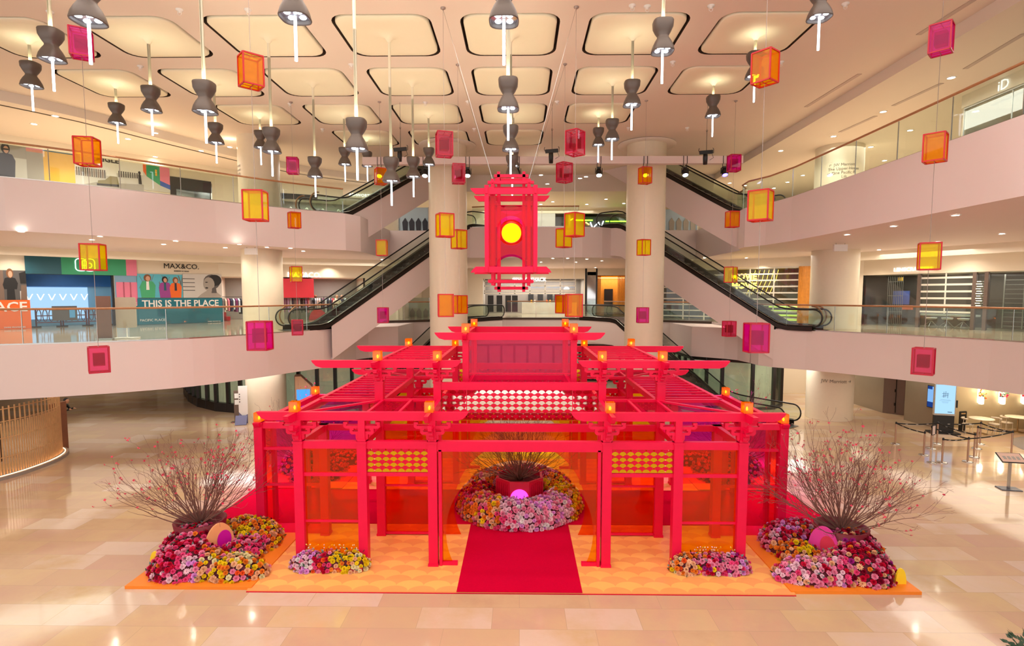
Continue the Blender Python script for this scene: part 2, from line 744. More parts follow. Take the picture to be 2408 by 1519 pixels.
# step down to the gallery soffits, and the soffits themselves
b = MB(CEIL)
for a, c in zip(CEL[:-1], CEL[1:]):
    b.poly([(a[0], a[1], 14.6), (c[0], c[1], 14.6), (c[0], c[1], 14.2), (a[0], a[1], 14.2)])
b.poly([(13, -5, 14.6), (13, 38, 14.6), (13, 38, 14.2), (13, -5, 14.2)])
b.poly([(-10, 38, 14.6), (13, 38, 14.6), (13, 38, 13.5), (-10, 38, 13.5)])
b.build('wall_bulkhead', kind='structure')
b = MB(CEIL)
b.flat([(-60, 62, 14.2), (-60, -5, 14.2)] + [(p[0], p[1], 14.2) for p in CEL] + [(-10, 62, 14.2)])
b.flat([(13, -5, 14.2), (13, 62, 14.2), (60, 62, 14.2), (60, -5, 14.2)])
b.m(CREAM)
b.flat([(-10, 38, 13.5), (13, 38, 13.5), (13, 62, 13.5), (-10, 62, 13.5)])
b.build('ceiling', kind='structure')
# long slot diffusers in the right soffit and shadow gaps of the left one
b = MB(pm('slot_diffuser', (196, 176, 166), .5))
for (u0, v0, u1, v1, z) in ((2270, 162, 2408, 80, 14.2), (2100, 249, 2215, 196, 14.2), (1975, 311, 2060, 273, 14.2), (1895, 252, 2022, 174, 14.6), (2160, 82, 2290, 0, 14.6)):
    p, q = az(u0, v0, z - .01), az(u1, v1, z - .01)
    b.bar(p, q, .16, .012)
b.build('trim_5', kind='structure')
b = MB(SLOT)
pl = [Vector((p[0] - .5, p[1] + .5, 14.19)) for p in CEL[2:]]
for a, c in zip(pl[:-1], pl[1:]):
    b.bar(a, c, .1, .012)
b.build('trim_6', kind='structure')
# white boxed track across the back of the hall that carries the stage lights
b = MB(PLASTER)
b.box(-7.9, 28.3, 13.10, 11.1, 28.65, 13.46)
b.build('trim_7', kind='structure')

# ---- columns
for (x, y, r, z0, z1) in ((-13.5, 29.1, 1.0, 0, 14.6), (16.65, 29.75, 1.13, 0, 14.2), (-3.9, 30.5, 1.03, 0, 14.6), (6.8, 30.5, 1.03, 0, 14.6)):
    b = MB(STONE)
    b.lathe([(r, z0), (r, z1)], (x, y, 0), 48)
    b.m(CEIL)
    if z1 > 14.3 and x > -10:
        b.lathe([(r + .5, z1 - .02), (r + .5, z1 - .07), (r, z1 - .07)], (x, y, 0), 48)
    b.build('column', kind='structure')


# ================================================================ GALLERY WALLS
def wall_pieces(b, wf, z0, z1, a0, a1, openings, t=.25):
    """piers and headers of a wall; openings = (from, to, top)"""
    cur = a0
    for (p, q, zt) in openings:
        if p > cur:
            wf.box(b, cur, z0, p, z1, 0, -t)
        wf.box(b, p, zt, q, z1, 0, -t)
        cur = q
    if a1 > cur:
        wf.box(b, cur, z0, a1, z1, 0, -t)


WL1 = WF((-31.0, 23.2), (-19.4, 35.7))
WL2 = WF((-19.4, 35.7), (-9.0, 40.2))
WR = WF((20.4, 33.4), (26.2, 21.6))
WRM = WF((9.0, 40.6), (18.25, 34.3))
WB = WF((-4.5, 50), (13, 50))


def hx(wf, u, v=700):
    return wf.hit(u, v)[0]


b = MB(CREAM)
wall_pieces(b, WL1, 4.8, 8.9, -20, WL1.L, [(hx(WL1, 63), hx(WL1, 270), 7.75), (hx(WL1, 522), WL1.L, 7.9)])
wall_pieces(b, WL1, 10.8, 14.2, -20, WL1.L, [(hx(WL1, 398, 400), WL1.L - .2, 13.6)])
b.build('wall_left', kind='structure')
b = MB(CREAM)
wall_pieces(b, WL2, 4.8, 8.9, 0, WL2.L + .5, [(.01, hx(WL2, 860), 7.75)])
wall_pieces(b, WL2, 10.8, 14.2, 0, WL2.L + .5, [(hx(WL2, 640, 440), hx(WL2, 880, 450), 13.3)])
b.box(-9.0, 40.2, 4.8, -8.8, 50, 8.9)
b.box(-9.2, 40.2, 10.8, -9.0, 50, 14.2)
b.build('wall_left', kind='structure')
b = MB(CREAM)
wall_pieces(b, WR, 4.8, 8.9, 0, 26, [(hx(WR, 2027), 11.5, 7.72)])
WR0 = WF((18.3, 34.1), (20.4, 33.4))
WR0.box(b, -.2, 4.8, WR0.L, 8.9, 0, -.25)
wall_pieces(b, WRM, 4.8, 8.9, 0, WRM.L, [(.01, hx(WRM, 1880), 8.35)])
b.build('wall_right', kind='structure')
b = MB(CREAM)
b.box(17.2, 22.2, 10.8, 60, 22.4, 14.2)
b.box(24, 22.4, 10.8, 24.3, 46, 14.2)
b.box(13, 45.8, 10.8, 24, 46, 14.2)
b.build('wall_right', kind='structure')
b = MB(CREAM)
b.box(-9, 50, 4.8, -3.3, 50.3, 8.9)
b.box(-3.3, 50, 8.0, 5.8, 50.3, 8.9)
b.box(5.8, 50, 4.8, 6.0, 50.3, 8.9)
b.box(6.0, 50, 8.3, 13, 50.3, 8.9)
b.box(-9, 46, 13.2, 13, 46.3, 13.5)
b.box(-9, 46, 10.8, 1.4, 46.3, 13.2)
b.box(10.4, 46, 10.8, 13, 46.3, 13.2)
b.build('wall_back', kind='structure')

# dropped bulkheads in front of the shop fascias
b = MB(CREAM)
WL1.box(b, -20, 8.5, WL1.L + .6, 8.9, 2.3, 2.0)
WL2.box(b, 0, 8.5, WL2.L, 8.9, 2.3, 2.0)
WR.box(b, -1.5, 8.45, 26, 8.9, 2.6, 2.3)
WL1.box(b, -20, 13.8, WL1.L + .6, 14.2, 2.3, 2.0)
b.build('wall_bulkhead', kind='structure')

# ground storey: bronze curtain wall under the back gallery
CW = [(-24.5, 40), (-22.2, 36.2), (-20.4, 33.7), (-18.9, 32.1), (-17.2, 30.9), (-15.5, 30.3), (-12.4, 30.7), (-10.6, 31.5), (-9.0, 32.6), (-7.5, 33.8), (-7.4, 37.4), (-7.4, 41), (-4.4, 42), (-1.4, 42.4), (1.6, 42.6), (4.6, 42.4), (7.6, 42), (10.4, 41), (10.4, 37.4), (10.5, 33.8), (11.9, 32.5), (13.3, 31.6), (14.6, 31.8), (15.5, 32.8), (15.9, 34.2), (16, 36)]
CW2 = []
for a, c in zip(CW[:-1], CW[1:]):      # mullions about every 1.2 m
    k = max(1, round(math.dist(a, c) / 1.2))
    CW2 += [(a[0] + (c[0] - a[0]) * i / k, a[1] + (c[1] - a[1]) * i / k) for i in range(k)]
CW = CW2 + [CW[-1]]
FROST = pm('frosted_screen_added_glow', (206, 206, 182), .35, var=.3, scale=1.4, emis=.16)  # glow added to lift the shaded screen, no lamp behind it
DKG = tint('curtain_wall_glass', (215, 222, 205), .05, .08)
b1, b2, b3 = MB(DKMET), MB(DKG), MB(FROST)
for a, c in zip(CW[:-1], CW[1:]):
    A, C = Vector((*a, 0)), Vector((*c, 0))
    b1.bar(A, A + Vector((0, 0, 2.85)), .16, .22)
    base = .5 if a[0] < -15 else .12
    b1.bar(A + Vector((0, 0, base / 2)), C + Vector((0, 0, base / 2)), .24, base)
    b1.bar(A + Vector((0, 0, 2.76)), C + Vector((0, 0, 2.76)), .2, .18)
    b2.poly([A + Vector((0, 0, base)), C + Vector((0, 0, base)), C + Vector((0, 0, 2.7)), A + Vector((0, 0, 2.7))])
    d = (C - A).normalized()
    n = Vector((-d.y, d.x, 0)) * .45
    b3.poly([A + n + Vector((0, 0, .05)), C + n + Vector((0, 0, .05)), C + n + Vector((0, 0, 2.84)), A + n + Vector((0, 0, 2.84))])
w = b1.build('window_1', kind='structure')
b2.build('pane', w)
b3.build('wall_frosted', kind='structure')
b = MB(PLASTER)
b.prism([(-9.68, 29.6), (-9.4, 31.6), (-8.9, 32.4), (-7.4, 33.6), (-7.3, 38.1), (-8.8, 37.15), (-9.68, 36.55)], 2.86, 4.66)
b.build('trim_8', kind='structure')
b = MB(PLASTER)
b.prism([(12.58, 30.3), (12.58, 36.58), (10.3, 38.1), (10.4, 33.6), (11.9, 32.3), (12.4, 31.6)], 2.86, 4.66)
b.build('trim_9', kind='structure')
area_lamp('soffit_fill', (-14, 27.6, 2.8), 4, 2, 45, NEUT)  # two unseen fill lamps added to brighten the curtain wall
area_lamp('soffit_fill', (14.8, 30.2, 2.8), 3, 2, 45, NEUT)
# glimpses of planting etched on the glazed screen
b = MB(pm('etched_branch', (216, 216, 196), .6, emis=.12))  # faint added glow, as on the screen behind
rr = random.Random(3)
for a, c in list(zip(CW[:-1], CW[1:])):
    A, C = Vector((*a, 0)), Vector((*c, 0))
    d = (C - A).normalized()
    n = Vector((-d.y, d.x, 0)) * .4
    for k in range(1):
        s0 = rr.uniform(.15, .85) * (C - A).length
        z = rr.uniform(.3, .8)
        pts = []
        for q in range(7):
            pts.append(A + n + d * max(.05, min((C - A).length - .05, s0 + math.sin(q * .7 + k) * .22)) + Vector((0, 0, z + q * .24)))
        b.tube(pts, .012, 4)
        for p in pts[2:]:
            b.sphere(p + d * rr.uniform(-.12, .12), rr.uniform(.02, .05), 6)
b.build('window_decal', w)

# ground storey walls: right side of brushed bronze panels, door and café wall
BRZ = pm('brushed_bronze_panel', (158, 146, 130), .3, metal=.35, var=.05, scale=2)
BRZD = pm('bronze_door', (112, 96, 88), .4, metal=.3)
CAFE = pm('cafe_wall_beige', (190, 170, 132), .6, var=.03)
pts = [az(1985, 940, 0), az(2075, 970.5, 0)]
b = MB(BRZ)


def gwall(b, p, q, z1=2.85, t=.1):
    wf = WF((p.x, p.y), (q.x, q.y))
    wf.box(b, 0, 0, wf.L, z1, 0, -t)
    return wf


P1, P2 = az(1990, 944, 0), az(2075, 970.5, 0)
P3, P4 = az(2125, 977, 0), az(2125, 987, 0)
P5 = az(2222, 1013, 0)
gwall(b, P1, P2)
wf = gwall(b, P4, P5)
b.m(BRZD)
gwall(b, P2, P3)
b.m(DKMET)
b.bar(P3.lerp(P2, .45) + Vector((0, -.08, .1)), P3.lerp(P2, .45) + Vector((0, -.08, 2.8)), .03, .03)
for z in (.5, 1.25, 2.3):
    b.cbox(P3.lerp(P2, .45) + Vector((-.06, -.1, z)), .05, .05, .16)
b.cbox(P5 + Vector((.05, 0, 0)), .16, .3, 2.85)
b.build('wall_right', kind='structure')
b = MB(CAFE)
C1, C2 = az(2222, 1005, 0), Vector((35.5, 26.5, 0))
gwall(b, C1, C2)
b.build('wall_cafe', kind='structure')
b = MB(CREAM)
b.box(17.6, 37, 0, 19.3, 37.2, 2.85)
b.m(BLACK)
b.box(19.3, 37.5, 0, 23, 37.6, 2.85)
b.build('wall_right', kind='structure')
# ground storey, left depth: far shop fronts, dark so that the floor mirrors them dark
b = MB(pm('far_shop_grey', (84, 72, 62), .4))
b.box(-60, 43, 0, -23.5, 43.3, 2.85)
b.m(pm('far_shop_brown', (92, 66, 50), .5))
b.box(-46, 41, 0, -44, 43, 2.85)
b.box(-35, 40.5, 0, -33.4, 42, 1.6)
b.box(-28.5, 39, 0, -27.3, 40, 1.3)
b.m(pm('far_shop_pale', (190, 186, 172), .4))
for i in range(8):
    b.box(-58 + i * 4.2, 42.9, .3, -55.2 + i * 4.2, 42.97, 2.5)
b.build('wall_far', kind='structure')
b = MB(CREAM)
b.box(-60, 15, 0, -59.8, 62, 14.2)
b.box(-60, 61.8, 0, 60, 62, 14.2)
b.box(59.8, -5, 0, 60, 62, 14.2)
b.build('wall_outer', kind='structure')


# ================================================================ DOWNLIGHTS
ORDN = ['leftmost', 'second', 'third', 'fourth', 'fifth', 'sixth', 'seventh', 'eighth', 'ninth', 'tenth', 'eleventh', 'twelfth', 'thirteenth', 'fourteenth', 'fifteenth', 'sixteenth', 'seventeenth', 'eighteenth', 'nineteenth']


def ordlab(lab, i):
    return lab + (', the leftmost' if i == 0 else ', %s from the left' % ORDN[i])


def downlight(u, v, z, r, label, lampp=0):
    p = az(u, v, z)
    t = thing('downlight', label, 'ceiling light', (p.x, p.y, z - .004), group='recessed downlights')
    b = MB(WHITE)
    b.lathe([(r * 1.35, 0), (r * 1.35, -.02), (r, -.02), (r, 0)], (0, 0, 0), 20)
    b.build('trim_ring', t)
    b = MB(LEDC)
    b.poly([(r * math.cos(a * PI / 8), r * math.sin(a * PI / 8), -.012) for a in range(16)])
    b.build('lens', t)
    if lampp:
        spot_lamp('downlight_lamp', (p.x, p.y, z - .08), lampp, (1.0, .9, .74), (p.x, p.y, 0), 140, .8, .04)


dl = {
    'round downlight in the soffit over the upper right gallery': [(2237, 182), (2077, 262), (1960, 320), (1836, 354), (1716, 430), (1752, 436)],
    'small round downlight deep in the upper right gallery': [(2140, 306), (2048, 345), (2080, 377), (1972, 377), (1888, 412), (1852, 428), (1820, 442)],
    'round downlight in the soffit over the upper left gallery': [(80, 291), (301, 326), (473, 354), (130, 272), (365, 312), (540, 345), (365, 368), (172, 346)],
}
for lab, l in dl.items():
    for i, (u, v) in enumerate(sorted(l)):
        downlight(u, v, 14.2, .11, ordlab(lab, i), 110)
dl = {
    'round downlight under the upper left gallery slab': [(50, 544), (235, 555), (216, 563), (413, 566), (385, 574), (530, 582), (563, 574), (628, 581), (683, 583), (713, 590), (810, 610), (898, 610), (722, 618), (30, 584), (360, 602), (500, 608)],
    'round downlight under the upper right gallery slab': [(2247, 505), (2101, 531), (1992, 551), (2356, 549), (2253, 583), (2205, 568), (2140, 594), (2067, 587), (2394, 569), (1657, 606), (1755, 606), (1782, 616)],
    'round downlight under the upper back gallery': [(1272, 616), (1355, 616), (1300, 607), (1335, 607), (1380, 609), (1415, 613), (1160, 627), (1400, 629), (1240, 612)],
}
for lab, l in dl.items():
    for i, (u, v) in enumerate(sorted(l)):
        downlight(u, v, 8.9, .1, ordlab(lab, i), 60)
for i, (u, v) in enumerate(((1272, 411), (1287, 432), (1364, 419), (1272, 480), (1425, 468), (1467, 478), (1380, 480), (1300, 474), (1378, 415))):
    downlight(u, v, 13.5, .11, 'round downlight in the cream soffit behind the central columns, ' + ('far left of the front pair', 'below the front pair', 'centre of the front row', 'lowest on the left', 'upper one by the right column', 'nearest to the right column', 'low one in the middle', 'low one beside the lantern frame', 'small one in the front row')[i], 0)
# wall wash spots set tight against the L1 walls
for (x, y) in ((-25, 30.2), (-22, 33.2), (-17, 36), (-13, 37.8), (19.8, 31.8), (21.5, 28.3), (23.2, 25), (12, 37.7), (15.3, 35.6), (0, 48.5), (3, 48.5), (7, 48.5)):
    spot_lamp('wall_washer', (x, y, 8.75), 75, WARM, (x, y + .3, 4.8), 120, .8, .04)


# ================================================================ GLASS BALUSTRADES WITH TIMBER HANDRAILS
def balustrade(pts, z, label, h=1.27, rail=WOOD, ends=None):
    t = thing('glass_balustrade', label, 'balustrade', (pts[0][0], pts[0][1], z), group='glass balustrades')
    o = Vector((pts[0][0], pts[0][1], z))
    P = [Vector((p[0], p[1], z)) - o for p in pts]
    g, m_, s_ = MB(GLASS), MB(STEEL), MB(rail)
    dist, last = 0, 0
    for a, c in zip(P[:-1], P[1:]):
        g.poly([a + Vector((0, 0, .02)), c + Vector((0, 0, .02)), c + Vector((0, 0, h - .05)), a + Vector((0, 0, h - .05))])
        m_.bar(a + Vector((0, 0, .02)), c + Vector((0, 0, .02)), .03, .05)
        L = (c - a).length
        while last + 2.2 < dist + L:
            last += 2.2
            q = a.lerp(c, (last - dist) / L)
            m_.bar(q, q + Vector((0, 0, h - .05)), .022, .022)
        dist += L
    rp = [p + Vector((0, 0, h)) for p in P]
    if ends:
        rp = rp + [Vector(e) - o for e in ends]
    s_.tube(rp, .04, 8)
    g.build('glass_panel', t)
    m_.build('base_channel', t)
    s_.build('handrail', t)
    return t


def end_loop(t, c, d, z, r=.5):
    """wooden hoop that closes a handrail at an escalator head"""
    o = t.location
    b = MB(WOOD)
    b.tube([Vector((c[0], c[1], z + r + .2)) + Vector((d[0], d[1], 0)) * (r * math.cos(a)) + Vector((0, 0, 1.05 * r * math.sin(a))) - o for a in [PI / 2 + PI * k / 14 for k in range(15)]], .04, 8)
    b.build('end_hoop', t)


def inset(pts, d):
    """shift the polyline away from the hall centre (0, 24)"""
    out = []
    for p in pts:
        v = (Vector((p[0], p[1])) - Vector((1.4, 24))).normalized()
        out.append((p[0] + v.x * d, p[1] + v.y * d))
    return out


bl1 = balustrade(inset(L1L[2:], .12), 4.8, 'curved glass balustrade with wooden handrail along the lower left gallery')
br1 = balustrade(inset(list(L1R), .12), 4.8, 'curved glass balustrade with wooden handrail along the lower right gallery')
bl2 = balustrade(inset(L2L[1:], .12), 10.8, 'long glass balustrade with wooden handrail sloping across the upper left gallery')
balustrade([(11.9, 31)] + [(p[0] + .12, p[1]) for p in L2R], 10.8, 'glass balustrade with wooden handrail rising to the right along the upper right gallery')
balustrade([(-.95, 42.2), (4.2, 42.2)], 4.8, 'short glass balustrade between the escalator heads in front of the burger counter')
balustrade([(-3.0, 35.4), (-2.2, 35.2), (3.7, 35.1)], 10.8, 'glass balustrade on the upper bridge behind the hanging red lantern frame')
balustrade(inset(L1B[:4], .1), 4.8, 'glass balustrade of the back gallery left of the left central column')
balustrade(inset(L1B[-3:], .1), 4.8, 'glass balustrade of the back gallery right of the right central column')


for tt, pts_, d_, z_ in ((bl1, ((-11.9, 28.5), (-10.9, 27.3)), (.7, .7), 4.8), (br1, ((15.2, 28.7), (14.4, 27.6)), (-.7, .7), 4.8), (bl2, ((-11.9, 31.0), (-10.7, 29.9)), (.7, .7), 10.8)):
    for c_ in pts_:
        end_loop(tt, c_, d_, z_)

# ================================================================ ESCALATORS
STEP = pm('escalator_step', (60, 58, 58), .35, metal=.5)
SKIRT = pm('escalator_skirt', (44, 36, 32), .3, metal=.5)
EGL = tint('escalator_glass', (226, 236, 226), .02, .05)


def escalator(B, T, z0, z1, label, th=1.75, w=1.25, zmin=None, clad=PLASTER, start=0):
    B, T = Vector((B[0], B[1], 0)), Vector((T[0], T[1], 0))
    d = (T - B).normalized()
    side = Vector((d.y, -d.x, 0))
    L = (T - B).length
    t = thing('escalator', label, 'escalator', (B.x, B.y, z0))
    H = z1 - z0
    f0 = max(1.2, (L - H / math.tan(math.radians(31))) / 2)

    def Q(s_, z, o):
        p = d * s_ + side * o
        return Vector((p.x, p.y, z))
    # walking line with eased bends
    line = smoothline([(0, 0), (f0 * .55, 0), (f0, .06), (f0 + .8, .45), (f0 + (L - 2 * f0) * .5, H / 2), (L - f0 - .8, H - .45), (L - f0, H - .06), (L - f0 * .55, H), (L, H)], 4)
    lo = []
    for p in line:
        z = p[1] - th
        lo.append((p[0], max(z, (zmin if zmin is not None else -99) - z0)))
    hw = w / 2 + .2
    b = MB(clad)
    for o in (-hw, hw):
        for i in range(len(line) - 1):
            if line[i][0] < start:
                continue
            b.poly([Q(line[i][0], line[i][1] - .02, o), Q(line[i + 1][0], line[i + 1][1] - .02, o), Q(lo[i + 1][0], lo[i + 1][1], o), Q(lo[i][0], lo[i][1], o)])
    for i in range(len(line) - 1):
        if line[i][0] < start:
            continue
        b.poly([Q(lo[i][0], lo[i][1], -hw), Q(lo[i + 1][0], lo[i + 1][1], -hw), Q(lo[i + 1][0], lo[i + 1][1], hw), Q(lo[i][0], lo[i][1], hw)])
    b.build('truss_cladding', t)
    # decks either side (dark skirt bands)
    for sg in (-1, 1):
        b = MB(SKIRT)
        prof = [(p[0], p[1]) for p in line]
        for i in range(len(prof) - 1):
            a, c = prof[i], prof[i + 1]
            for (o0, o1, za, zb) in ((sg * hw, sg * (hw + .03), -.02, .2), ):
                b.poly([Q(a[0], a[1] + za, o1), Q(c[0], c[1] + za, o1), Q(c[0], c[1] + zb, o1), Q(a[0], a[1] + zb, o1)])
            b.poly([Q(a[0], a[1] + .24, sg * (hw + .03)), Q(c[0], c[1] + .24, sg * (hw + .03)), Q(c[0], c[1] + .24, sg * w / 2), Q(a[0], a[1] + .24, sg * w / 2)])
            b.poly([Q(a[0], a[1] + .24, sg * w / 2), Q(c[0], c[1] + .24, sg * w / 2), Q(c[0], c[1] - .05, sg * w / 2), Q(a[0], a[1] - .05, sg * w / 2)])
        b.m(STEEL)
        b.tube([Q(p[0], p[1] + .25, sg * (hw - .02)) for p in prof], .018, 5)
        b.build('skirt_panel', t)
        o = sg * (w / 2 + .09)
        g = MB(EGL)
        for i in range(len(prof) - 1):
            a, c = prof[i], prof[i + 1]
            g.poly([Q(a[0], a[1] + .24, o), Q(c[0], c[1] + .24, o), Q(c[0], c[1] + 1.0, o), Q(a[0], a[1] + 1.0, o)])
        for s_, z_, sgn in ((0, 0, -1), (L, H, 1)):
            pts = [Q(s_ + sgn * .38 * math.cos(a), z_ + .62 + .38 * math.sin(a), o) for a in [(-PI / 2 + PI * k / 10) for k in range(11)]]
            g.poly(pts)
        g.build('glass_panel', t)
        r = MB(BLACKR)
        rp = [Q(-.4 * math.cos(a), .62 + .42 * math.sin(a), o) for a in [(-PI / 2 + PI * k / 10) for k in range(10)]]
        rp += [Q(p[0], p[1] + 1.04, o) for p in prof]
        rp += [Q(L + .4 * math.cos(a), H + .62 + .42 * math.sin(a), o) for a in [(PI / 2 - PI * k / 10) for k in range(1, 11)]]
        r.tube(rp, .038, 6)
        r.build('handrail', t)
    b = MB(STEP)
    n = max(6, int((L - 2 * f0) / .4))
    for i in range(n):
        s_ = f0 + (L - 2 * f0) * (i + .5) / n
        z = H * (i + .5) / n
        k0 = Q(s_ - .21, z, -w / 2)
        hz = H / n
        b.poly([Q(s_ - .21, z, -w / 2), Q(s_ + .21, z, -w / 2), Q(s_ + .21, z, w / 2), Q(s_ - .21, z, w / 2)])
        b.poly([Q(s_ - .21, z - hz, -w / 2), Q(s_ - .21, z, -w / 2), Q(s_ - .21, z, w / 2), Q(s_ - .21, z - hz, w / 2)])
    b.poly([Q(-.4, .01, -w / 2), Q(f0, .02, -w / 2), Q(f0, .02, w / 2), Q(-.4, .01, w / 2)])
    b.poly([Q(L - f0, H, -w / 2), Q(L + .4, H + .01, -w / 2), Q(L + .4, H + .01, w / 2), Q(L - f0, H, w / 2)])
    b.build('step_band', t)
    return t


escalator((-11.5, 27.6), (-2.7, 37.0), 4.81, 10.81, 'escalator rising from the lower left gallery behind the left central column', start=1.7)
escalator((14.9, 27.9), (5.8, 37.0), 4.81, 10.81, 'escalator rising from the lower right gallery behind the right central column', start=1.7)
escalator((-11.2, 30.2), (-2.6, 39.2), 10.81, 16.4, 'escalator rising from the upper left gallery into the ceiling', zmin=9.0, start=1.2)
escalator((13.2, 29.6), (5.0, 38.5), 10.81, 16.4, 'escalator rising from the upper right gallery into the ceiling', zmin=9.0, start=1.2)
escalator((13.3, 27.6), (4.9, 39.6), .01, 4.81, 'escalator rising from the ground floor right of the pavilion', th=1.5, zmin=.02)
escalator((-10.4, 27.6), (-1.9, 39.6), .01, 4.81, 'escalator rising from the ground floor half hidden behind the left of the pavilion', th=1.5, zmin=.02)
# ================================================================ PLATFORM, CARPETS
PC = 16.8                                      # pavilion centre, Y
Y0, Y1, Y2, Y3 = 13.04, 14.72, 2 * PC - 14.72, 2 * PC - 13.04
SCAL = scallop_mat('scalloped_orange_vinyl', (254, 192, 104), (246, 168, 96), .62, .24)
ORNG = pm('orange_board', (244, 136, 30), .5, var=.04)
CARP = pm('crimson_carpet', (196, 0, 50), .95, var=.12, scale=30, bump=.1, spec=.05)
p = thing('display_platform', 'low orange platform with a scalloped print under the red pavilion', 'platform', (0, 11.8, 0))
b = MB(SCAL)
b.box(-6.07, 0, 0, 6.07, 10.0, .04)
b.m(CARP)
b.box(-6.07, -.02, 0, 6.07, 0, .012)
b.build('scalloped_deck', p)
for sx in (-1, 1):
    xs = sorted((sx * 6.0, sx * 8.86))
    for y0_, y1_ in ((.08, 3.55), (6.45, 10.0)):
        b = MB(ORNG)
        b.extr([(xs[0], y0_, 0), (xs[1], y0_, 0), (xs[1], y1_, 0), (xs[0], y1_, 0)], Vector((0, 0, .07)))
        b.build('corner_board', p)
b = MB(CARP)
b.box(-1.39, 11.78, .041, 1.39, 15.4, .052)
tag(b.build('carpet'), 'crimson carpet running from the front edge in to the flower ring', 'carpet')
for sx in (-1, 1):
    b = MB(CARP)
    xs = sorted((sx * 1.2, sx * 8.95))
    b.extr([(xs[0], 15.4, .041), (xs[1], 15.4, .041), (xs[1], 18.2, .041), (xs[0], 18.2, .041)], Vector((0, 0, .012)))
    tag(b.build('carpet'), 'crimson carpet leading out through the %s side of the pavilion' % ('left' if sx < 0 else 'right'), 'carpet')

# ================================================================ PAVILION
A_OR = tint('orange_acrylic', (255, 200, 8), .05, .015, .12)
A_YE = tint('yellow_acrylic', (255, 216, 0), .05, .015, .12)
A_RD = tint('red_acrylic', (255, 116, 20), .06, .015, .12)
A_MG = tint('magenta_acrylic', (240, 40, 200), .1, .03, .2)
A_PK = tint('pink_acrylic', (246, 60, 150), .08, .015, .12)
A_TW = tint('tower_pink_acrylic', (255, 160, 200), .3, .015, .12, (250, 50, 130))
GOLD = pm('gold_mirror', (216, 170, 24), .12, metal=.9, var=.1)
GOLDR = pm('red_mirror', (226, 10, 60), .15, metal=.6)
SILV = pm('silver_mirror', (232, 216, 206), .06, metal=1)

pav = thing('pavilion', 'large crimson lattice pavilion with tinted panels and stepped open roofs', 'pavilion', (0, PC, 0))
PB = []


def P_(x, y, z):
    return Vector((x, y - PC, z))


def part(name, mat):
    b = MB(mat)
    return b


def post(x, y, z1, z0=.04, w=.22):
    b = MB(RED)
    b.cbox(P_(x, y, z0), w, w, z1 - z0)
    b.cbox(P_(x, y, z0), w + .03, w + .03, .06)
    b.cbox(P_(x, y, z1 - .05), w + .03, w + .03, .05)
    b.build('post', pav)


def beam(p, q, w, h, name='beam'):
    b = MB(RED)
    b.bar(P_(*p), P_(*q), w, h)
    b.build(name, pav)


def roofbeam(p, q, w=.14, h=.2, cut=.28, both=True, name='roof_beam'):
    """horizontal beam whose ends sweep back underneath"""
    p, q = P_(*p), P_(*q)
    d = (q - p).normalized()
    s = Vector((d.y, -d.x, 0)) * (w / 2)
    L = (q - p).length
    up = Vector((0, 0, 1))
    prof = [(0, h / 2), (L, h / 2), (L - cut * .12, h * .2), (L - cut * .45, -h * .28), (L - cut, -h / 2)]
    prof += [(cut, -h / 2), (cut * .45, -h * .28), (cut * .12, h * .2)]
    b = MB(RED)
    b.extr([p - s + d * a + up * z for a, z in prof], s * 2)
    b.build(name, pav)


def bracket(x, y, z, h=.5, w=.9, dirs=((1, 0),)):
    """stepped bracket set: curved arms widening upwards with small bearing blocks"""
    b = MB(RED)
    o = P_(x, y, z)
    b.cbox(o, .16, .16, h)
    b.cbox(o, .2, .2, .06)
    for dx, dy in dirs:
        d = Vector((dx, dy, 0))
        for k, (f, zz) in enumerate(((.34, .06), (.66, .32), (1.0, .60))):
            hw = w / 2 * f
            th = h * .13
            z0 = h * zz
            sid = Vector((-dy, dx, 0)) * .045
            pr = [(-hw, z0 + th * 1.7), (-hw, z0 + th * .7), (-hw * .86, z0), (hw * .86, z0), (hw, z0 + th * .7), (hw, z0 + th * 1.7),
                  (hw - .06, z0 + th * 1.7), (hw - .08, z0 + th * 1.1), (-hw + .08, z0 + th * 1.1), (-hw + .06, z0 + th * 1.7)]
            b.extr([o - sid + d * a + Vector((0, 0, c)) for a, c in pr], sid * 2)
            for e in (-1, 0, 1):
                c = o + d * (e * (hw - .05)) + Vector((0, 0, z0 + th * 1.6))
                b.cbox(c, .1, .1, th * .9)
    b.build('bracket', pav)


def panel(p, q, z0, z1, mat, name='tinted_panel', t=.012):
    p, q = P_(p[0], p[1], 0), P_(q[0], q[1], 0)
    b = MB(mat)
    u = Vector((0, 0, 1))
    b.poly([p + u * z0, q + u * z0, q + u * z1, p + u * z1])
    b.build(name, pav)


def moon(p, q, z0, z1, c, r, mat, s0=None):
    """tinted panel with a large round opening cut by the floor"""
    p, q = P_(p[0], p[1], 0), P_(q[0], q[1], 0)
    mid = (p + q) / 2
    d = (q - p).normalized()
    hw = (q - p).length / 2
    a0 = math.asin((z0 - c) / r) if abs((z0 - c) / r) < 1 else -PI / 2
    n = 40
    arcp = [(r * math.cos(a0 + (PI - 2 * a0) * i / n), c + r * math.sin(a0 + (PI - 2 * a0) * i / n)) for i in range(n + 1)]
    pts = [(hw, z0), (hw, z1), (-hw, z1), (-hw, z0)] + arcp[::-1]
    b = MB(mat)
    b.flat([mid + d * x + Vector((0, 0, z)) for x, z in pts])
    b.build('moon_gate_panel', pav)


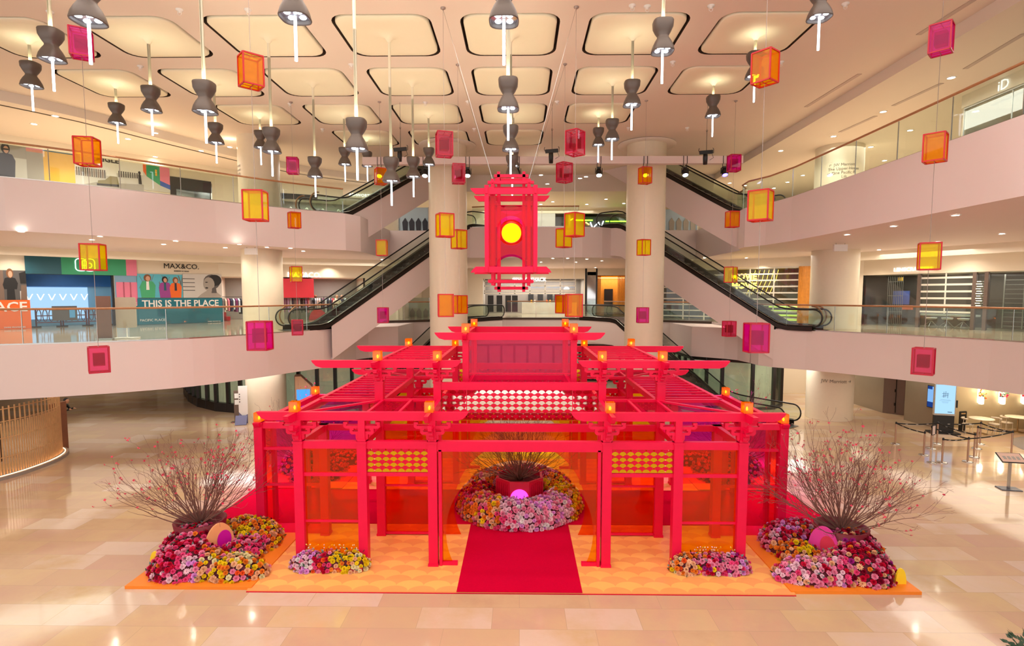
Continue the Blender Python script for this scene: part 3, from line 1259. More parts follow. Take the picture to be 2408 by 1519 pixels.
def scales(p, q, z0, z1, mats, w=.185, rowh=.068):
    """screen of overlapping half-disc scales in alternating rows"""
    p, q = P_(p[0], p[1], 0), P_(q[0], q[1], 0)
    d = (q - p).normalized()
    L = (q - p).length
    nrm = Vector((d.y, -d.x, 0))
    n = max(1, round(L / w))
    w = L / n
    nr = max(1, round((z1 - z0) / rowh))
    rowh = (z1 - z0) / nr
    b = MB(mats[0])
    for r in range(nr):
        b.m(mats[r % len(mats)])
        off = (r % 2) * w / 2
        for i in range(-1 if off else 0, n + (0 if off else 0)):
            cx = off + (i + .5) * w
            pts = []
            for k in range(9):
                a = PI * k / 8
                x = min(L, max(0, cx + w * .485 * math.cos(a)))
                z = z0 + r * rowh + min(w * .46, z1 - z0 - r * rowh + .02) * math.sin(a)
                pts.append((x, z))
            if r:
                pts += [(pts[-1][0], z0 + (r - .3) * rowh), (pts[0][0], z0 + (r - .3) * rowh)]
            if max(x for x, z in pts) - min(x for x, z in pts) < .03:
                continue
            o = nrm * (.003 * (nr - r))
            b.poly([p + d * x + o + Vector((0, 0, z)) for x, z in pts])
    b.build('scale_screen', pav)


for (ya, yin, sy) in ((Y0, Y1, 1), (Y3, Y2, -1)):
    fr = sy > 0
    for s in (-1, 1):
        for x in (5.3, 3.77, 2.08):
            post(s * x, ya, 3.1)
        beam((s * 5.3, ya, 3.01), (s * 2.08, ya, 3.01), .14, .18)
        # outer bay with two thin rails and an orange pane
        beam((s * 5.2, ya, 2.28), (s * 3.87, ya, 2.28), .1, .08, 'rail')
        beam((s * 5.2, ya, 1.12), (s * 3.87, ya, 1.12), .06, .05, 'rail')
        panel((s * 5.19, ya), (s * 3.88, ya), .04, 2.92, A_OR)
        # inner bay with the scale screen
        beam((s * 3.66, ya, 2.29), (s * 2.19, ya, 2.29), .1, .09, 'rail')
        scales(*(((s * 3.66, ya - .02), (s * 2.19, ya - .02)) if s < 0 else ((s * 2.19, ya - .02), (s * 3.66, ya - .02))), 2.35, 2.91, (GOLD, GOLDR))
        # gate jambs
        b = MB(RED)
        b.cbox(P_(s * 1.9, ya, .04), .07, .16, 2.86)
        b.build('jamb', pav)
        beam((s * 1.9, ya, .08), (s * 1.5, ya, .08), .1, .09, 'sill')
        # brackets
        for x, dd in ((5.3, ((1, 0), (0, 1))), (3.77, ((1, 0),)), (2.08, ((1, 0), (0, 1)))):
            bracket(s * x, ya, 3.1, .5, .88, dd)
        # eaves beam and the beams running back
        roofbeam((s * 6.28, ya, 3.7), (s * 1.22, ya, 3.7), .14, .2)
    beam((-2.0, ya, 2.98), (2.0, ya, 2.98), .16, .24)
    moon((-1.87, ya), (1.87, ya), .05, 2.86, .85, 1.78, A_OR if fr else A_YE)
    # inner plane
    for s in (-1, 1):
        post(s * 7.05, yin, 3.15)
        post(s * 5.3, yin, 3.1)
        post(s * 3.76, yin, 4.28)
        post(s * 2.2, yin, 4.28, w=.2)
        beam((s * 6.95, yin, 3.07), (s * 5.4, yin, 3.07), .14, .16)
        for z in (2.43, 1.43):
            beam((s * 6.95, yin, z), (s * 5.4, yin, z), .08, .07, 'rail')
        panel((s * 6.95, yin), (s * 5.4, yin), .05, 3.0, A_PK if fr else A_MG)
        beam((s * 5.3, yin, 3.02), (s * 2.2, yin, 3.02), .12, .16)
        panel((s * 3.66, yin), (s * 2.3, yin), .08, 2.95, A_RD if fr else A_OR)
        beam((s * 3.66, yin, .09), (s * 2.3, yin, .09), .08, .06, 'sill')
        beam((s * 3.66, yin, 1.42), (s * 2.3, yin, 1.42), .06, .05, 'rail')
        scales((s * 5.2 if s < 0 else 3.86, yin), (-3.86 if s < 0 else 5.2, yin), 2.3, 2.9, (GOLD, GOLDR)) if not fr else None
        bracket(s * 3.76, yin, 4.28, .4, .95, ((1, 0), (0, 1)))
        bracket(s * 2.2, yin, 4.28, .4, .95, ((1, 0), (0, 1)))
        roofbeam((s * 5.57, yin, 4.74), (s * 1.55, yin, 4.74), .14, .2)
        beam((s * 5.4, yin, 3.76), (s * 2.2, yin, 3.76), .1, .08, 'ledger')
    beam((-2.1, yin, 3.02), (2.1, yin, 3.02), .14, .2)
    moon((-2.09, yin), (2.09, yin), .05, 2.9, .85, 1.78, A_RD if fr else A_YE)
    beam((-2.1, yin, 4.15), (2.1, yin, 4.15), .14, .2)
    scales((-2.08, yin), (2.08, yin), 3.22, 4.02, (SILV, GOLDR, SILV, GOLDR) if fr else (GOLD, GOLDR), .2, .075)
    for x in (-1.42, 1.42):
        beam((x, yin - .02, 3.12), (x, yin - .02, 4.05), .02, .02, 'divider')

for s in (-1, 1):
    # long roof beams and slatted strips over the side aisles
    roofbeam((s * 5.38, 12.5, 3.7), (s * 5.38, 2 * PC - 12.5, 3.7), .12, .2, .2)
    for ya, yb in ((12.5, 14.7), (2 * PC - 14.7, 2 * PC - 12.5)):
        roofbeam((s * 2.15, ya, 3.7), (s * 2.15, yb, 3.7), .1, .2, .2)
    beam((s * 3.66, Y1, 3.72), (s * 3.66, Y2, 3.72), .1, .16, 'roof_beam')
    for i in range(9):
        y = Y1 + .32 + i * (Y2 - Y1 - .64) / 8
        beam((s * 5.32, y, 3.77), (s * 3.72, y, 3.77), .07, .05, 'roof_slat')
    b = MB(A_MG)
    b.poly([P_(s * 5.32, Y1, 3.7), P_(s * 3.7, Y1, 3.7), P_(s * 3.7, Y2, 3.7), P_(s * 5.32, Y2, 3.7)])
    b.build('roof_glazing', pav)
    for (ya, yb) in ((Y0, Y1), (Y3, Y2)):
        beam((s * 5.3, ya, 3.76), (s * 3.66, yb, 3.76), .08, .05, 'roof_slat')
        beam((s * 3.66, ya, 3.76), (s * 3.66, yb, 3.76), .07, .05, 'roof_slat')
        beam((s * 2.9, ya, 3.76), (s * 2.9, yb, 3.76), .07, .05, 'roof_slat')
        b = MB(A_PK)
        b.poly([P_(s * 3.64, ya, 3.74), P_(s * 2.2, ya, 3.74), P_(s * 2.2, yb, 3.74), P_(s * 3.64, yb, 3.74)])
        b.build('roof_glazing', pav)
        b = MB(GLASS)
        b.poly([P_(s * 5.32, ya, 3.72), P_(s * 3.68, ya, 3.72), P_(s * 3.68, yb, 3.72), P_(s * 5.32, yb, 3.72)])
        b.build('roof_glazing', pav)
    # raised roofs
    for x in (3.8, 2.2):
        roofbeam((s * x, 14.2, 4.74), (s * x, 2 * PC - 14.2, 4.74), .11, .2, .2)
    for i in range(7):
        y = Y1 + .35 + i * (Y2 - Y1 - .7) / 6
        beam((s * 3.74, y, 4.8), (s * 2.26, y, 4.8), .08, .05, 'roof_slat')
    # side facades with magenta moon gates
    roofbeam((s * 7.05, 14.5, 3.1), (s * 7.05, 2 * PC - 14.5, 3.1), .16, .14, .1, name='side_beam')
    for y in (15.55, 2 * PC - 15.55):
        post(s * 7.05, y, 3.05, w=.12)
    moon((s * 7.05, 15.6), (s * 7.05, 2 * PC - 15.6), .06, 3.0, .85, 1.1, A_MG)
    panel((s * 7.05, Y1 + .1), (s * 7.05, 15.5), .06, 3.0, A_OR)
    panel((s * 7.05, 2 * PC - 15.5), (s * 7.05, Y2 - .1), .06, 3.0, A_OR)
    for y in (Y1, Y2):
        beam((s * 5.3, Y0 if y == Y1 else Y3, 3.0), (s * 5.3, y, 3.0), .12, .18)
        beam((s * 3.76, Y0 if y == Y1 else Y3, 3.0), (s * 3.76, y, 3.0), .1, .14)
    beam((s * 3.76, Y1, 3.0), (s * 3.76, Y2, 3.0), .1, .16)
    panel((s * 3.76, Y1 + .1), (s * 3.76, 15.4), .05, 2.95, A_YE)
    panel((s * 3.76, 18.2), (s * 3.76, Y2 - .1), .05, 2.95, A_YE)

# central tower
TY0, TY1 = 15.35, 2 * PC - 15.35
for s in (-1, 1):
    for y in (TY0, TY1):
        post(s * 1.5, y, 5.34, 3.74, .17)
    roofbeam((s * 1.5, 14.9, 5.44), (s * 1.5, 2 * PC - 14.9, 5.44), .11, .18, .16)
    beam((s * 1.5, Y1, 3.82), (s * 1.5, Y2, 3.82), .12, .14)
    beam((s * 1.5, TY0, 3.95), (s * 1.5, TY1, 3.95), .1, .1)
    panel((s * 1.5, TY0 + .1), (s * 1.5, TY1 - .1), 4.0, 5.34, A_TW)
for y in (TY0, TY1):
    roofbeam((-2.36, y, 5.44), (2.36, y, 5.44), .14, .2)
    beam((-1.5, y, 3.86), (1.5, y, 3.86), .14, .16)
    panel((-1.42, y), (1.42, y), 3.94, 5.34, A_TW)
beam((-1.42, TY0, 4.4), (1.42, TY0, 4.4), .03, .03, 'rail')

# ---------------------------------------------------------------- candle lanterns on the roofs
A_CAN = tint('candle_amber_acrylic', (255, 150, 20), .5, .04)
FLAME = em('flame_glow', (255, 190, 70), 26)


def candle():
    t = thing('candle_lantern', 'small amber cube lantern', 'lantern', (0, 0, 0))
    b = MB(A_CAN)
    h = .25
    w = .1
    for a, c in (((-w, -w), (w, -w)), ((w, -w), (w, w)), ((w, w), (-w, w)), ((-w, w), (-w, -w))):
        b.poly([(a[0], a[1], 0), (c[0], c[1], 0), (c[0], c[1], h), (a[0], a[1], h)])
    b.build('amber_shade', t)
    b = MB(pm('amber_edge', (250, 120, 20), .4))
    for x in (-w, w):
        for y in (-w, w):
            b.bar((x, y, 0), (x, y, h), .008)
    b.box(-w, -w, 0, w, w, .008)
    b.build('edge_frame', t)
    b = MB(pm('candle_wax', (255, 236, 200), .5))
    b.lathe([(.035, .008), (.035, .06)], n=10, capt=True)
    cd_ = b.build('candle', t)
    b = MB(FLAME)
    b.lathe([(.001, .065), (.024, .09), (.02, .115), (.001, .15)], n=8)
    b.build('flame', cd_)
    return t


CL = []
for s in (-1, 1):
    sd = 'left' if s < 0 else 'right'
    CL += [((s * 5.38, Y0, 3.8), 'amber cube candle lantern on the outer end of the lowest front %s eaves' % sd),
           ((s * 2.15, Y0, 3.8), 'amber cube candle lantern on the inner end of the lowest front %s eaves' % sd),
           ((s * 7.05, Y1, 3.17), 'amber cube candle lantern on the outermost %s corner post of the pavilion' % sd),
           ((s * 7.05, Y2, 3.17), 'amber cube candle lantern at the back of the pavilion %s side wall' % sd),
           ((s * 3.8, Y1, 4.84), 'amber cube candle lantern on the outer front corner of the %s middle roof' % sd),
           ((s * 2.2, Y1, 4.84), 'amber cube candle lantern on the inner front corner of the %s middle roof' % sd),
           ((s * 3.8, Y2, 4.84), 'amber cube candle lantern on the outer back corner of the %s middle roof' % sd),
           ((s * 2.2, Y2, 4.84), 'amber cube candle lantern half hidden behind the tower at the %s middle roof' % sd),
           ((s * 1.5, TY0, 5.54), 'amber cube candle lantern on the front %s corner of the top tower' % sd),
           ((s * 1.5, TY1, 5.54), 'amber cube candle lantern on the back %s corner of the top tower' % sd)]
c0 = None
for (l, lab) in CL:
    l = (l[0], l[1], l[2] + .002)
    if c0 is None:
        c0 = candle()
        c0.location = l
        c0['label'] = lab
        c0['group'] = 'candle lanterns on the pavilion roofs'
    else:
        dup(c0, l, 0, lab)

# coloured stage light falling inside the pavilion and warm light on its decks
spot_lamp('magenta_stage_lamp', (-7.9, 20.5, 4.6), 500, (1, .1, .8), (-7, 19.5, 0), 90, .7)
spot_lamp('magenta_stage_lamp', (7.9, 20.5, 4.6), 500, (1, .1, .8), (7, 19.5, 0), 90, .7)

# ================================================================ GREAT HANGING LANTERN FRAME
LX, LD = -.25, 16.8
hl = thing('hanging_lantern_frame', 'tall crimson lattice lantern with a glowing yellow disc hung over the pavilion', 'lantern', (LX, LD, 8.4))


def lz(v, d=LD - .6):
    return ay(1203, v, d).z - 8.4


ZT = lz(450)
ZB = lz(634)
fy, by = -.62, .62
b_list = []


def lb(p, q, w, h=None, name='lattice_bar'):
    b = MB(RED)
    b.bar(p, q, w, h)
    b.build(name, hl)


for y in (fy, by):
    for x in (-.70, .70):
        lb((x, y, ZB - .03), (x, y, ZT + .17), .12, None, 'corner_post')
    for zz in (ZT, ZB):
        d = MB(RED)
        h = .17
        up = 1 if zz == ZT else -1
        pr = [(-1.17, h / 2 * up), (1.17, h / 2 * up), (1.13, .1 * h * up), (1.02, -h / 2 * up), (-1.02, -h / 2 * up), (-1.13, .1 * h * up)]
        d.extr([(a, y - .04, zz + c) for a, c in pr], Vector((0, .08, 0)))
        d.build('wing_beam', hl)
for x in (-.70, .70):
    for zz in (ZT, ZB):
        lb((x, fy - .1, zz), (x, by + .1, zz), .07, .15, 'side_beam')
for y in (-.45, .45):
    for x in (-.54, .52):
        lb((x, y, ZB - .45), (x, y, ZT + .38), .09)
    for zz in (ZT + .28, ZB - .33):
        lb((-.68, y, zz), (.66, y, zz), .085)
for y in (-.28, .28):
    for x in (-.37, .37):
        lb((x, y, ZB - .64), (x, y, ZT + .62), .085)
    for zz in (ZT + .5, ZB - .53):
        lb((-.5, y, zz), (.5, y, zz), .085)
for zz in (ZT + .28, ZB - .33):
    for x in (-.54, .52):
        lb((x, -.55, zz), (x, .55, zz), .05)
# magenta shells with round cut-outs
A_HR = tint('lantern_red_acrylic', (250, 14, 90), .25, .02, .12)
A_HM = tint('lantern_magenta_acrylic', (250, 40, 160), .2, .02, .12)
zc = (ZT + ZB) / 2
for y, mat in ((-.5, A_HR), (.5, A_HM)):
    b = MB(mat)
    o = []
    hw = .64
    zt2, zb2 = ZT - .12, ZB + .12
    pts = [(-hw, zb2), (-.42, zb2)] + [(-.42 * math.cos(a), zb2 + .03 + .3 * math.sin(a)) for a in [PI * k / 14 for k in range(15)]] + [(.42, zb2), (hw, zb2), (hw, zt2), (.42, zt2)] + \
          [(.42 * math.cos(a), zt2 - .05 - .34 * math.sin(a)) for a in [PI * k / 14 for k in range(15)]] + [(-.42, zt2), (-hw, zt2)]
    hole = [(.42 * math.cos(2 * PI * k / 32), zc + .02 + .42 * math.sin(2 * PI * k / 32)) for k in range(32)]
    b.flat([(x, y, z) for x, z in pts], [[(x, y, z) for x, z in hole]])
    b.build('shell_panel', hl)
for x in (-.62, .62):
    b = MB(A_HM)
    b.poly([(x, -.5, ZB + .3), (x, .5, ZB + .3), (x, .5, ZT - .4), (x, -.5, ZT - .4)])
    b.build('shell_panel', hl)
b = MB(A_HR)
b.poly([(-.62, -.48, zc + .75), (.62, -.48, zc + .75), (.62, .48, zc + .75), (-.62, .48, zc + .75)])
b.build('shell_panel', hl)
b = MB(em('lantern_yellow_glow', (255, 200, 12), 1.0))
b.sphere((0, 0, zc + .0), .29, 28)
gg_ = b.build('glowing_globe', hl)
b = MB(tint('globe_ring_acrylic', (255, 96, 0), .4))
b.lathe([(.29, -.04), (.39, -.04), (.39, .04), (.29, .04), (.29, -.04)], n=40)
for i, v in enumerate(b.v):
    b.v[i] = (v[0], v[2], v[1] + zc)
b.build('globe_ring', gg_)
b = MB(STEEL)
for (u, v, dx) in ((1041, 18, -.54), (1076, 152, -.54), (1356, 15, .52), (1329, 150, .52)):
    q = az(u, v, 14.6)
    yy = -.45 if v < 100 else .45
    b.tube([(dx, yy, ZT + .38), (q.x - LX, q.y - LD, 14.59 - 8.4)], .008, 4)
b.build('suspension_cable', hl)

# ================================================================ SMALL BOX LANTERNS ON WIRES
EDGE = pm('lantern_edge_red', (196, 16, 30), .4)
EDGE2 = pm('lantern_edge_crimson', (184, 6, 48), .4)
LAC = {
    'orange': tint('box_orange_acrylic', (255, 220, 20), .32, .02, .15, (255, 160, 0)),
    'yellow': tint('box_yellow_acrylic', (255, 250, 40), .34, .02, .15, (255, 224, 6)),
    'magenta': tint('box_magenta_acrylic', (255, 84, 232), .32, .02, .15, (240, 0, 150)),
    'crimson': tint('box_crimson_acrylic', (255, 150, 196), .12, .02, .15, (236, 30, 90)),
}
WIRE = pm('lantern_wire', (170, 156, 150), .4, metal=.6)


def box_lantern(col, w=.42, h=.64):
    t = thing('box_lantern', 'x', 'lantern')
    e = EDGE if col in ('orange', 'yellow') else EDGE2
    b = MB(LAC[col])
    r = w / 2
    dd = w * .88 / 2
    cs = ((-r, -dd), (r, -dd), (r, dd), (-r, dd))
    for i in range(4):
        a, c = cs[i], cs[(i + 1) % 4]
        b.poly([(a[0], a[1], -h / 2), (c[0], c[1], -h / 2), (c[0], c[1], h / 2), (a[0], a[1], h / 2)])
    b.build('acrylic_shade', t)
    b = MB(e)
    for i in range(4):
        a, c = cs[i], cs[(i + 1) % 4]
        b.bar((a[0], a[1], -h / 2), (a[0], a[1], h / 2), .03)
        for z in (-h / 2, h / 2):
            b.bar((a[0], a[1], z), (c[0], c[1], z), .03)
    for z in (-h / 2, h / 2):
        b.bar((0, -dd, z), (0, dd, z), .014)
        b.bar((-r, 0, z), (r, 0, z), .014)
    b.build('edge_frame', t)
    if col in ('crimson', 'magenta'):
        b = MB(tint('inner_box_acrylic', (220, 90, 130), .3, .02, .15, (150, 20, 70)))
        q = .12
        for a, c in (((-q, -q), (q, -q)), ((q, -q), (q, q)), ((q, q), (-q, q)), ((-q, q), (-q, -q))):
            b.poly([(a[0], a[1], -.16), (c[0], c[1], -.16), (c[0], c[1], .16), (a[0], a[1], .16)])
        b.build('inner_box', t)
    return t


WL = [  # wire: mount px or None, depth, name of place, lanterns (u, v, colour)
    (13.9, None, 'far left wire before the galleries', [(187, 103, 'magenta', .5), (204, 357, 'orange', .2), (220, 605, 'yellow', .25), (237, 845, 'crimson', .7)]),
    (12.6, None, 'long wire left of the pavilion', [(588, 168, 'orange', .75), (601, 484, 'yellow', .1), (613, 789, 'magenta', 0)]),
    (23.7, (682, 240), 'wire crossing the left column', [(688, 390, 'magenta', .2), (691, 518, 'orange', .7), (696, 645, 'yellow', .6), (701, 770, 'crimson', .3)]),
    (23.7, (890, 240), 'wire by the left escalators', [(895, 415, 'orange', .5), (898, 583, 'yellow', .1), (901, 741, 'magenta', .1)]),
    (16.15, (1041, 18), 'front wire before the left central column', [(1044, 340, 'crimson', .3), (1046, 530, 'yellow', .45), (1049, 718, 'orange', .2)]),
    (20.0, (1076, 152), 'back wire before the left central column', [(1078, 409, 'crimson', .2), (1079, 563, 'yellow', .7), (1081, 716, 'orange', .7)]),
    (20.0, (1329, 150), 'back wire right of the great lantern frame', [(1327, 406, 'crimson', .6), (1326, 560, 'yellow', .8), (1325, 715, 'orange', .7)]),
    (16.15, (1356, 15), 'front wire right of the great lantern frame', [(1352, 336, 'crimson', .9), (1351, 529, 'yellow', .8), (1350, 718, 'orange', .1)]),
    (23.7, (1520, 235), 'wire before the right central column', [(1517, 413, 'orange', .3), (1514, 582, 'yellow', .4), (1511, 741, 'magenta', .05)]),
    (23.8, (1732, 238), 'wire by the right escalators', [(1726, 384, 'magenta', .1), (1722, 516, 'orange', .2), (1719, 646, 'yellow', .8), (1714, 773, 'crimson', .2)]),
    (12.6, None, 'long wire right of the pavilion', [(1801, 160, 'orange', -.9), (1789, 484, 'yellow', -.7), (1776, 794, 'magenta', 0)]),
    (13.9, None, 'far right wire before the galleries', [(2217, 92, 'magenta', -.8), (2201, 348, 'orange', -.8), (2184, 603, 'yellow', -.5), (2167, 849, 'crimson', -.75)]),
]
ORD = {0: 'topmost', 1: 'second', 2: 'third', 3: 'lowest'}
for D, mount, place, ls in WL:
    pts = [ay(u, v, D) for (u, v, c, r_) in ls]
    x = sum(p.x for p in pts) / len(pts)
    proto = {}
    n = len(ls)
    b = MB(WIRE)
    zs = sorted([p.z for p in pts], reverse=True)
    hh = .31
    segs = [(14.59, zs[0] + hh)] + [(zs[i] - hh, zs[i + 1] + hh) for i in range(n - 1)]
    for z0, z1 in segs:
        b.tube([(0, 0, z0 - 14.6), (0, 0, z1 - 14.6)], .006, 4)
    b.lathe([(.07, -.001), (.07, -.03), (.02, -.06)], n=12, capb=False)
    w = b.build('lantern_wire', loc=(x, D, 14.6))
    tag(w, 'thin steel hanging wire, the ' + place.replace('wire', 'one', 1), 'wire')
    for i, (u, v, c, r_) in enumerate(ls):
        pos = 'topmost' if i == 0 else ('lowest' if i == n - 1 else ('middle' if n == 3 else ('second' if i == 1 else 'third')))
        lab = '%s box lantern, %s on the %s' % (c, pos, place)
        t = box_lantern(c)
        t.location = (x, D, pts[i].z)
        t.rotation_euler = (0, 0, r_)
        t['label'] = lab
        t['group'] = 'acrylic box lanterns hung on wires'

# ================================================================ HOURGLASS PENDANT LIGHTS
SHADE = pm('pendant_graphite', (98, 88, 82), .4, metal=.15, var=.05)
RODM = pm('pendant_rod_cream', (252, 244, 220), .4)
TUBE = em('pendant_tube_glow', (240, 246, 255), 3.5)
SPOTS = em('pendant_spot_glow', (235, 244, 255), 6)


def pendant():
    t = thing('pendant_light', 'x', 'pendant light')
    b = MB(SHADE)       # origin at the waist of the shade; top z .36, bottom -.38
    b.lathe([(.16, .36), (.235, .36), (.245, .33), (.235, .2), (.185, .09), (.13, .0), (.135, -.04), (.19, -.13), (.24, -.24), (.27, -.36), (.265, -.38), (.255, -.38), (.25, -.35), (.24, -.30)], n=28, sq=3.2)
    b.lathe([(.01, .34), (.2, .34), (.23, .35)], n=28, sq=3.2)
    b.build('hourglass_shade', t)
    b = MB(pm('pendant_reflector', (180, 190, 205), .2, metal=.7))
    b.lathe([(.01, -.31), (.245, -.31)], n=28, sq=3.2)
    rp_ = b.build('reflector_plate', t)
    for sx in (-1, 1):
        for sy in (-1, 1):
            b = MB(SPOTS)
            b.lathe([(.001, -.325), (.05, -.33), (.062, -.315)], (sx * .105, sy * .105, 0), n=12)
            b.build('spot_lens', rp_)
    b = MB(TUBE)
    b.lathe([(.001, -1.12), (.028, -1.12), (.028, -.33)], n=10)
    b.build('light_tube', t)
    return t


PN = [  # col, row, photo v of shade top, label
    (-2, -1, -55, 'dark hourglass pendant, largest one at the top left corner area'), (-3, 0, 63, 'dark hourglass pendant beside the magenta box at upper left'),
    (-4, 1, 141, 'dark hourglass pendant farthest to the left'), (-4, 2, 240, 'dark hourglass pendant alone over the left gallery, second tray row'),
    (-3, 1, 201, 'dark hourglass pendant left of the orange box on the long left wire'), (-2, 0, 190, 'dark hourglass pendant hung low just left of the orange box lantern'),
    (-3, 2, 288, 'small dark hourglass pendant low behind a bigger one near the orange box'), (-3, 3, 306, 'small dark hourglass pendant overlapped by the one on its right'),
    (-2, 1, 300, 'dark hourglass pendant over the left column, in front of a smaller one'), (-1, -1, -60, 'large dark hourglass pendant cut by the top edge left of centre'),
    (-2, 2, 369, 'dark hourglass pendant hung low over the upper left escalator landing'), (-2, 3, 347, 'small dark hourglass pendant just left of a big low one'),
    (-1, 0, 280, 'big dark hourglass pendant left of centre on a very long rod'), (-2, 4, 356, 'smallest dark hourglass pendant beside the big one left of centre'),
    (-1, 1, 371, 'lowest dark hourglass pendant before the upper left escalator'), (-1, 2, 370, 'dark hourglass pendant left of the left central column'),
    (-1, 3, 348, 'small dark hourglass pendant before the top of the left central column'), (0, -1, -48, 'large dark hourglass pendant cut by the top edge at centre'),
    (0, 0, 186, 'dark hourglass pendant second down in the central line'), (0, 1, 297, 'dark hourglass pendant third down in the central line'),
    (0, 2, 367, 'dark hourglass pendant just above the great red lantern frame'), (0, 3, 352, 'dark hourglass pendant hidden behind the central line of pendants'),
    (1, 3, 303, 'smallest dark hourglass pendant right of centre'), (1, 2, 283, 'small dark hourglass pendant right of centre, beside the smallest one'),
    (1, 1, 193, 'dark hourglass pendant right of centre, halfway up its row'), (1, 0, 52, 'large dark hourglass pendant at upper right of centre'),
    (2, 2, 229, 'dark hourglass pendant above the black stage lamp at right'), (2, 1, 128, 'dark hourglass pendant behind the orange box lantern at upper right'),
    (2, 0, -25, 'dark hourglass pendant cut by the top edge at far right'),
]
p0 = pendant()
for i, (c, r, v, lab) in enumerate(PN):
    x, y = TX0 + TDX * c, rowpos(r)
    z = ay(1222, v, y).z - .36
    if i == 0:
        t = p0
        t.location = (x, y, z)
    else:
        t = dup(p0, (x, y, z))
    t['label'] = lab
    t['group'] = 'hourglass pendant lights'
    b = MB(RODM)
    b.lathe([(.045, .345), (.045, 14.46 - z)], n=10)
    b.build('rod', t)
    spot_lamp('pendant_lamp', (x, y, z - .37), 260, (1.0, .93, .86), (x, y, 0), 150, .9, .035)
    spot_lamp('pendant_uplamp', (x, y, z + .42), 12 * (14.6 - z) ** 1.45, (1.0, .90, .66), (x, y, 14.6), 165, 1, .12)

# ================================================================ STAGE LAMPS
SL = [(1000, 403, 'white', 'black stage lamp on the white track left of the left central column'), (1100, 408, 'white', 'black stage lamp glowing on the track over the left central column'),
      (1217, 404, 'white', 'black stage lamp on the track behind the great red lantern frame'), (1408, 404, 'white', 'black stage lamp on the track left of the right central column'),
      (1610, 404, 'blue', 'black stage lamp with pale blue beam right of the right central column'), (1703, 404, 'violet', 'black stage lamp with deep blue violet lens at the right end of the track'),
      (893, 402, 'white', 'black stage lamp behind the orange box lantern at the left of the track'), (1517, 400, 'white', 'black stage lamp behind the orange box lantern before the right central column')]
for (u, v, cc, lab) in SL:
    p = ay(u, v - 12, 28.4)
    t = thing('stage_lamp', lab, 'stage light', (p.x, 28.35, 13.1), group='stage lamps on the track')
    b = MB(BLACK)
    b.smooth = False
    b.bar((0, 0, -.16), (0, 0, -.24), .2, .16)
    b.bar((-.16, 0, -.22), (-.17, -.02, -.5), .03, .09)
    b.bar((.16, 0, -.22), (.17, -.02, -.5), .03, .09)
    b.build('yoke', t)
    b = MB(BLACK)
    for x in (-.09, .09):
        b.tube([(x, 0, .36), (x, -.06, .36), (x, -.08, .0), (x, 0, -.02), (x, 0, -.18)], .015, 6)
    b.build('hook_clamp', t)
    b = MB(BLACK)
    b.lathe([(.001, 0), (.12, 0), (.14, -.1), (.14, -.34)], n=18)
    rot = Matrix.Rotation(math.radians(-28), 3, 'X')
    b.v = [tuple(rot @ Vector(q) + Vector((0, .05, -.3))) for q in b.v]
    lh_ = b.build('lamp_head', t)
    gl = {'white': em('stage_white', (255, 255, 255), 10), 'blue': em('stage_blue', (190, 210, 255), 9), 'violet': em('stage_violet', (70, 60, 255), 9)}[cc]
    b = MB(gl)
    b.lathe([(.001, -.35), (.1, -.345), (.13, -.33)], n=18)
    b.v = [tuple(rot @ Vector(q) + Vector((0, .05, -.3))) for q in b.v]
    b.build('lens', lh_)
spot_lamp('stage_beam', (9.9, 28.0, 12.4), 260, (.35, .3, 1), (8.5, 20.5, 3.8), 60, .7)
spot_lamp('stage_beam', (8.0, 28.0, 12.4), 200, (.7, .8, 1), (4, 16, 0), 60, .7)
for (u, v, lab) in ((942, 358, 'black winged stage lamp hanging by a chain at left of the great lantern'), (1298, 362, 'black winged stage lamp hanging by a chain right of the great lantern'), (1661, 365, 'black winged stage lamp hanging by a chain before the right gallery')):
    p = ay(u, v, 23.8)
    t = thing('hanging_stage_lamp', lab, 'stage light', (p.x, 23.8, p.z), group='stage lamps hung by chains')
    b = MB(BLACK)
    b.bar((-.28, 0, .1), (.26, 0, .14), .1, .14)
    b.tube([(.3, 0, .08), (.3, 0, .25), (.26, 0, .3)], .012, 5)
    b.tube([(-.28, 0, .1), (-.33, 0, .2), (-.3, 0, .28)], .012, 5)
    b.tube([(.24, 0, .05), (.3, 0, -.1), (.14, 0, -.2)], .01, 5)
    b.build('crossbar', t)
    b = MB(BLACK)
    b.lathe([(.001, .04), (.09, .04), (.1, -.1), (.085, -.38), (.001, -.38)], (-.04, 0, 0), n=14)
    b.build('lamp_body', t)
    b = MB(BLACK)
    b.tube([(0, 0, .15), (0, 0, .95)], .01, 5)
    b.tube([(0, 0, .95), (.03, 0, 1.0), (0, 0, 1.05), (-.03, 0, 1.0), (0, 0, .95)], .01, 5)
    b.tube([(0, 0, 1.05), (0, 0, 14.59 - p.z)], .006, 4)
    b.build('chain', t)
# small ceiling hooks and sprinklers
HK = [(118, 27), (422, 22), (583, 22), (1487, 12), (1522, 14), (1672, 13), (1988, 8), (330, 155), (826, 151), (1582, 145), (1837, 145), (1000, 240), (1100, 238), (1310, 238), (1616, 300), (1478, 300), (758, 303), (1115, 302), (682, 243)]
for i, (u, v) in enumerate(sorted(HK)):
    p = az(u, v, 14.6)
    b = MB(WHITE)
    b.lathe([(.1, 0), (.1, -.025), (.03, -.05), (.03, -.09), (.001, -.09)], n=12)
    b.tube([(-.05, 0, -.05), (-.05, 0, -.13), (0, 0, -.16), (.05, 0, -.13), (.05, 0, -.05)], .008, 4)
    tag(b.build('ceiling_hook', loc=(p.x, p.y, 14.599)), ordlab('small white hook plate on the ceiling between the trays', i), 'hook', 'ceiling hook plates')
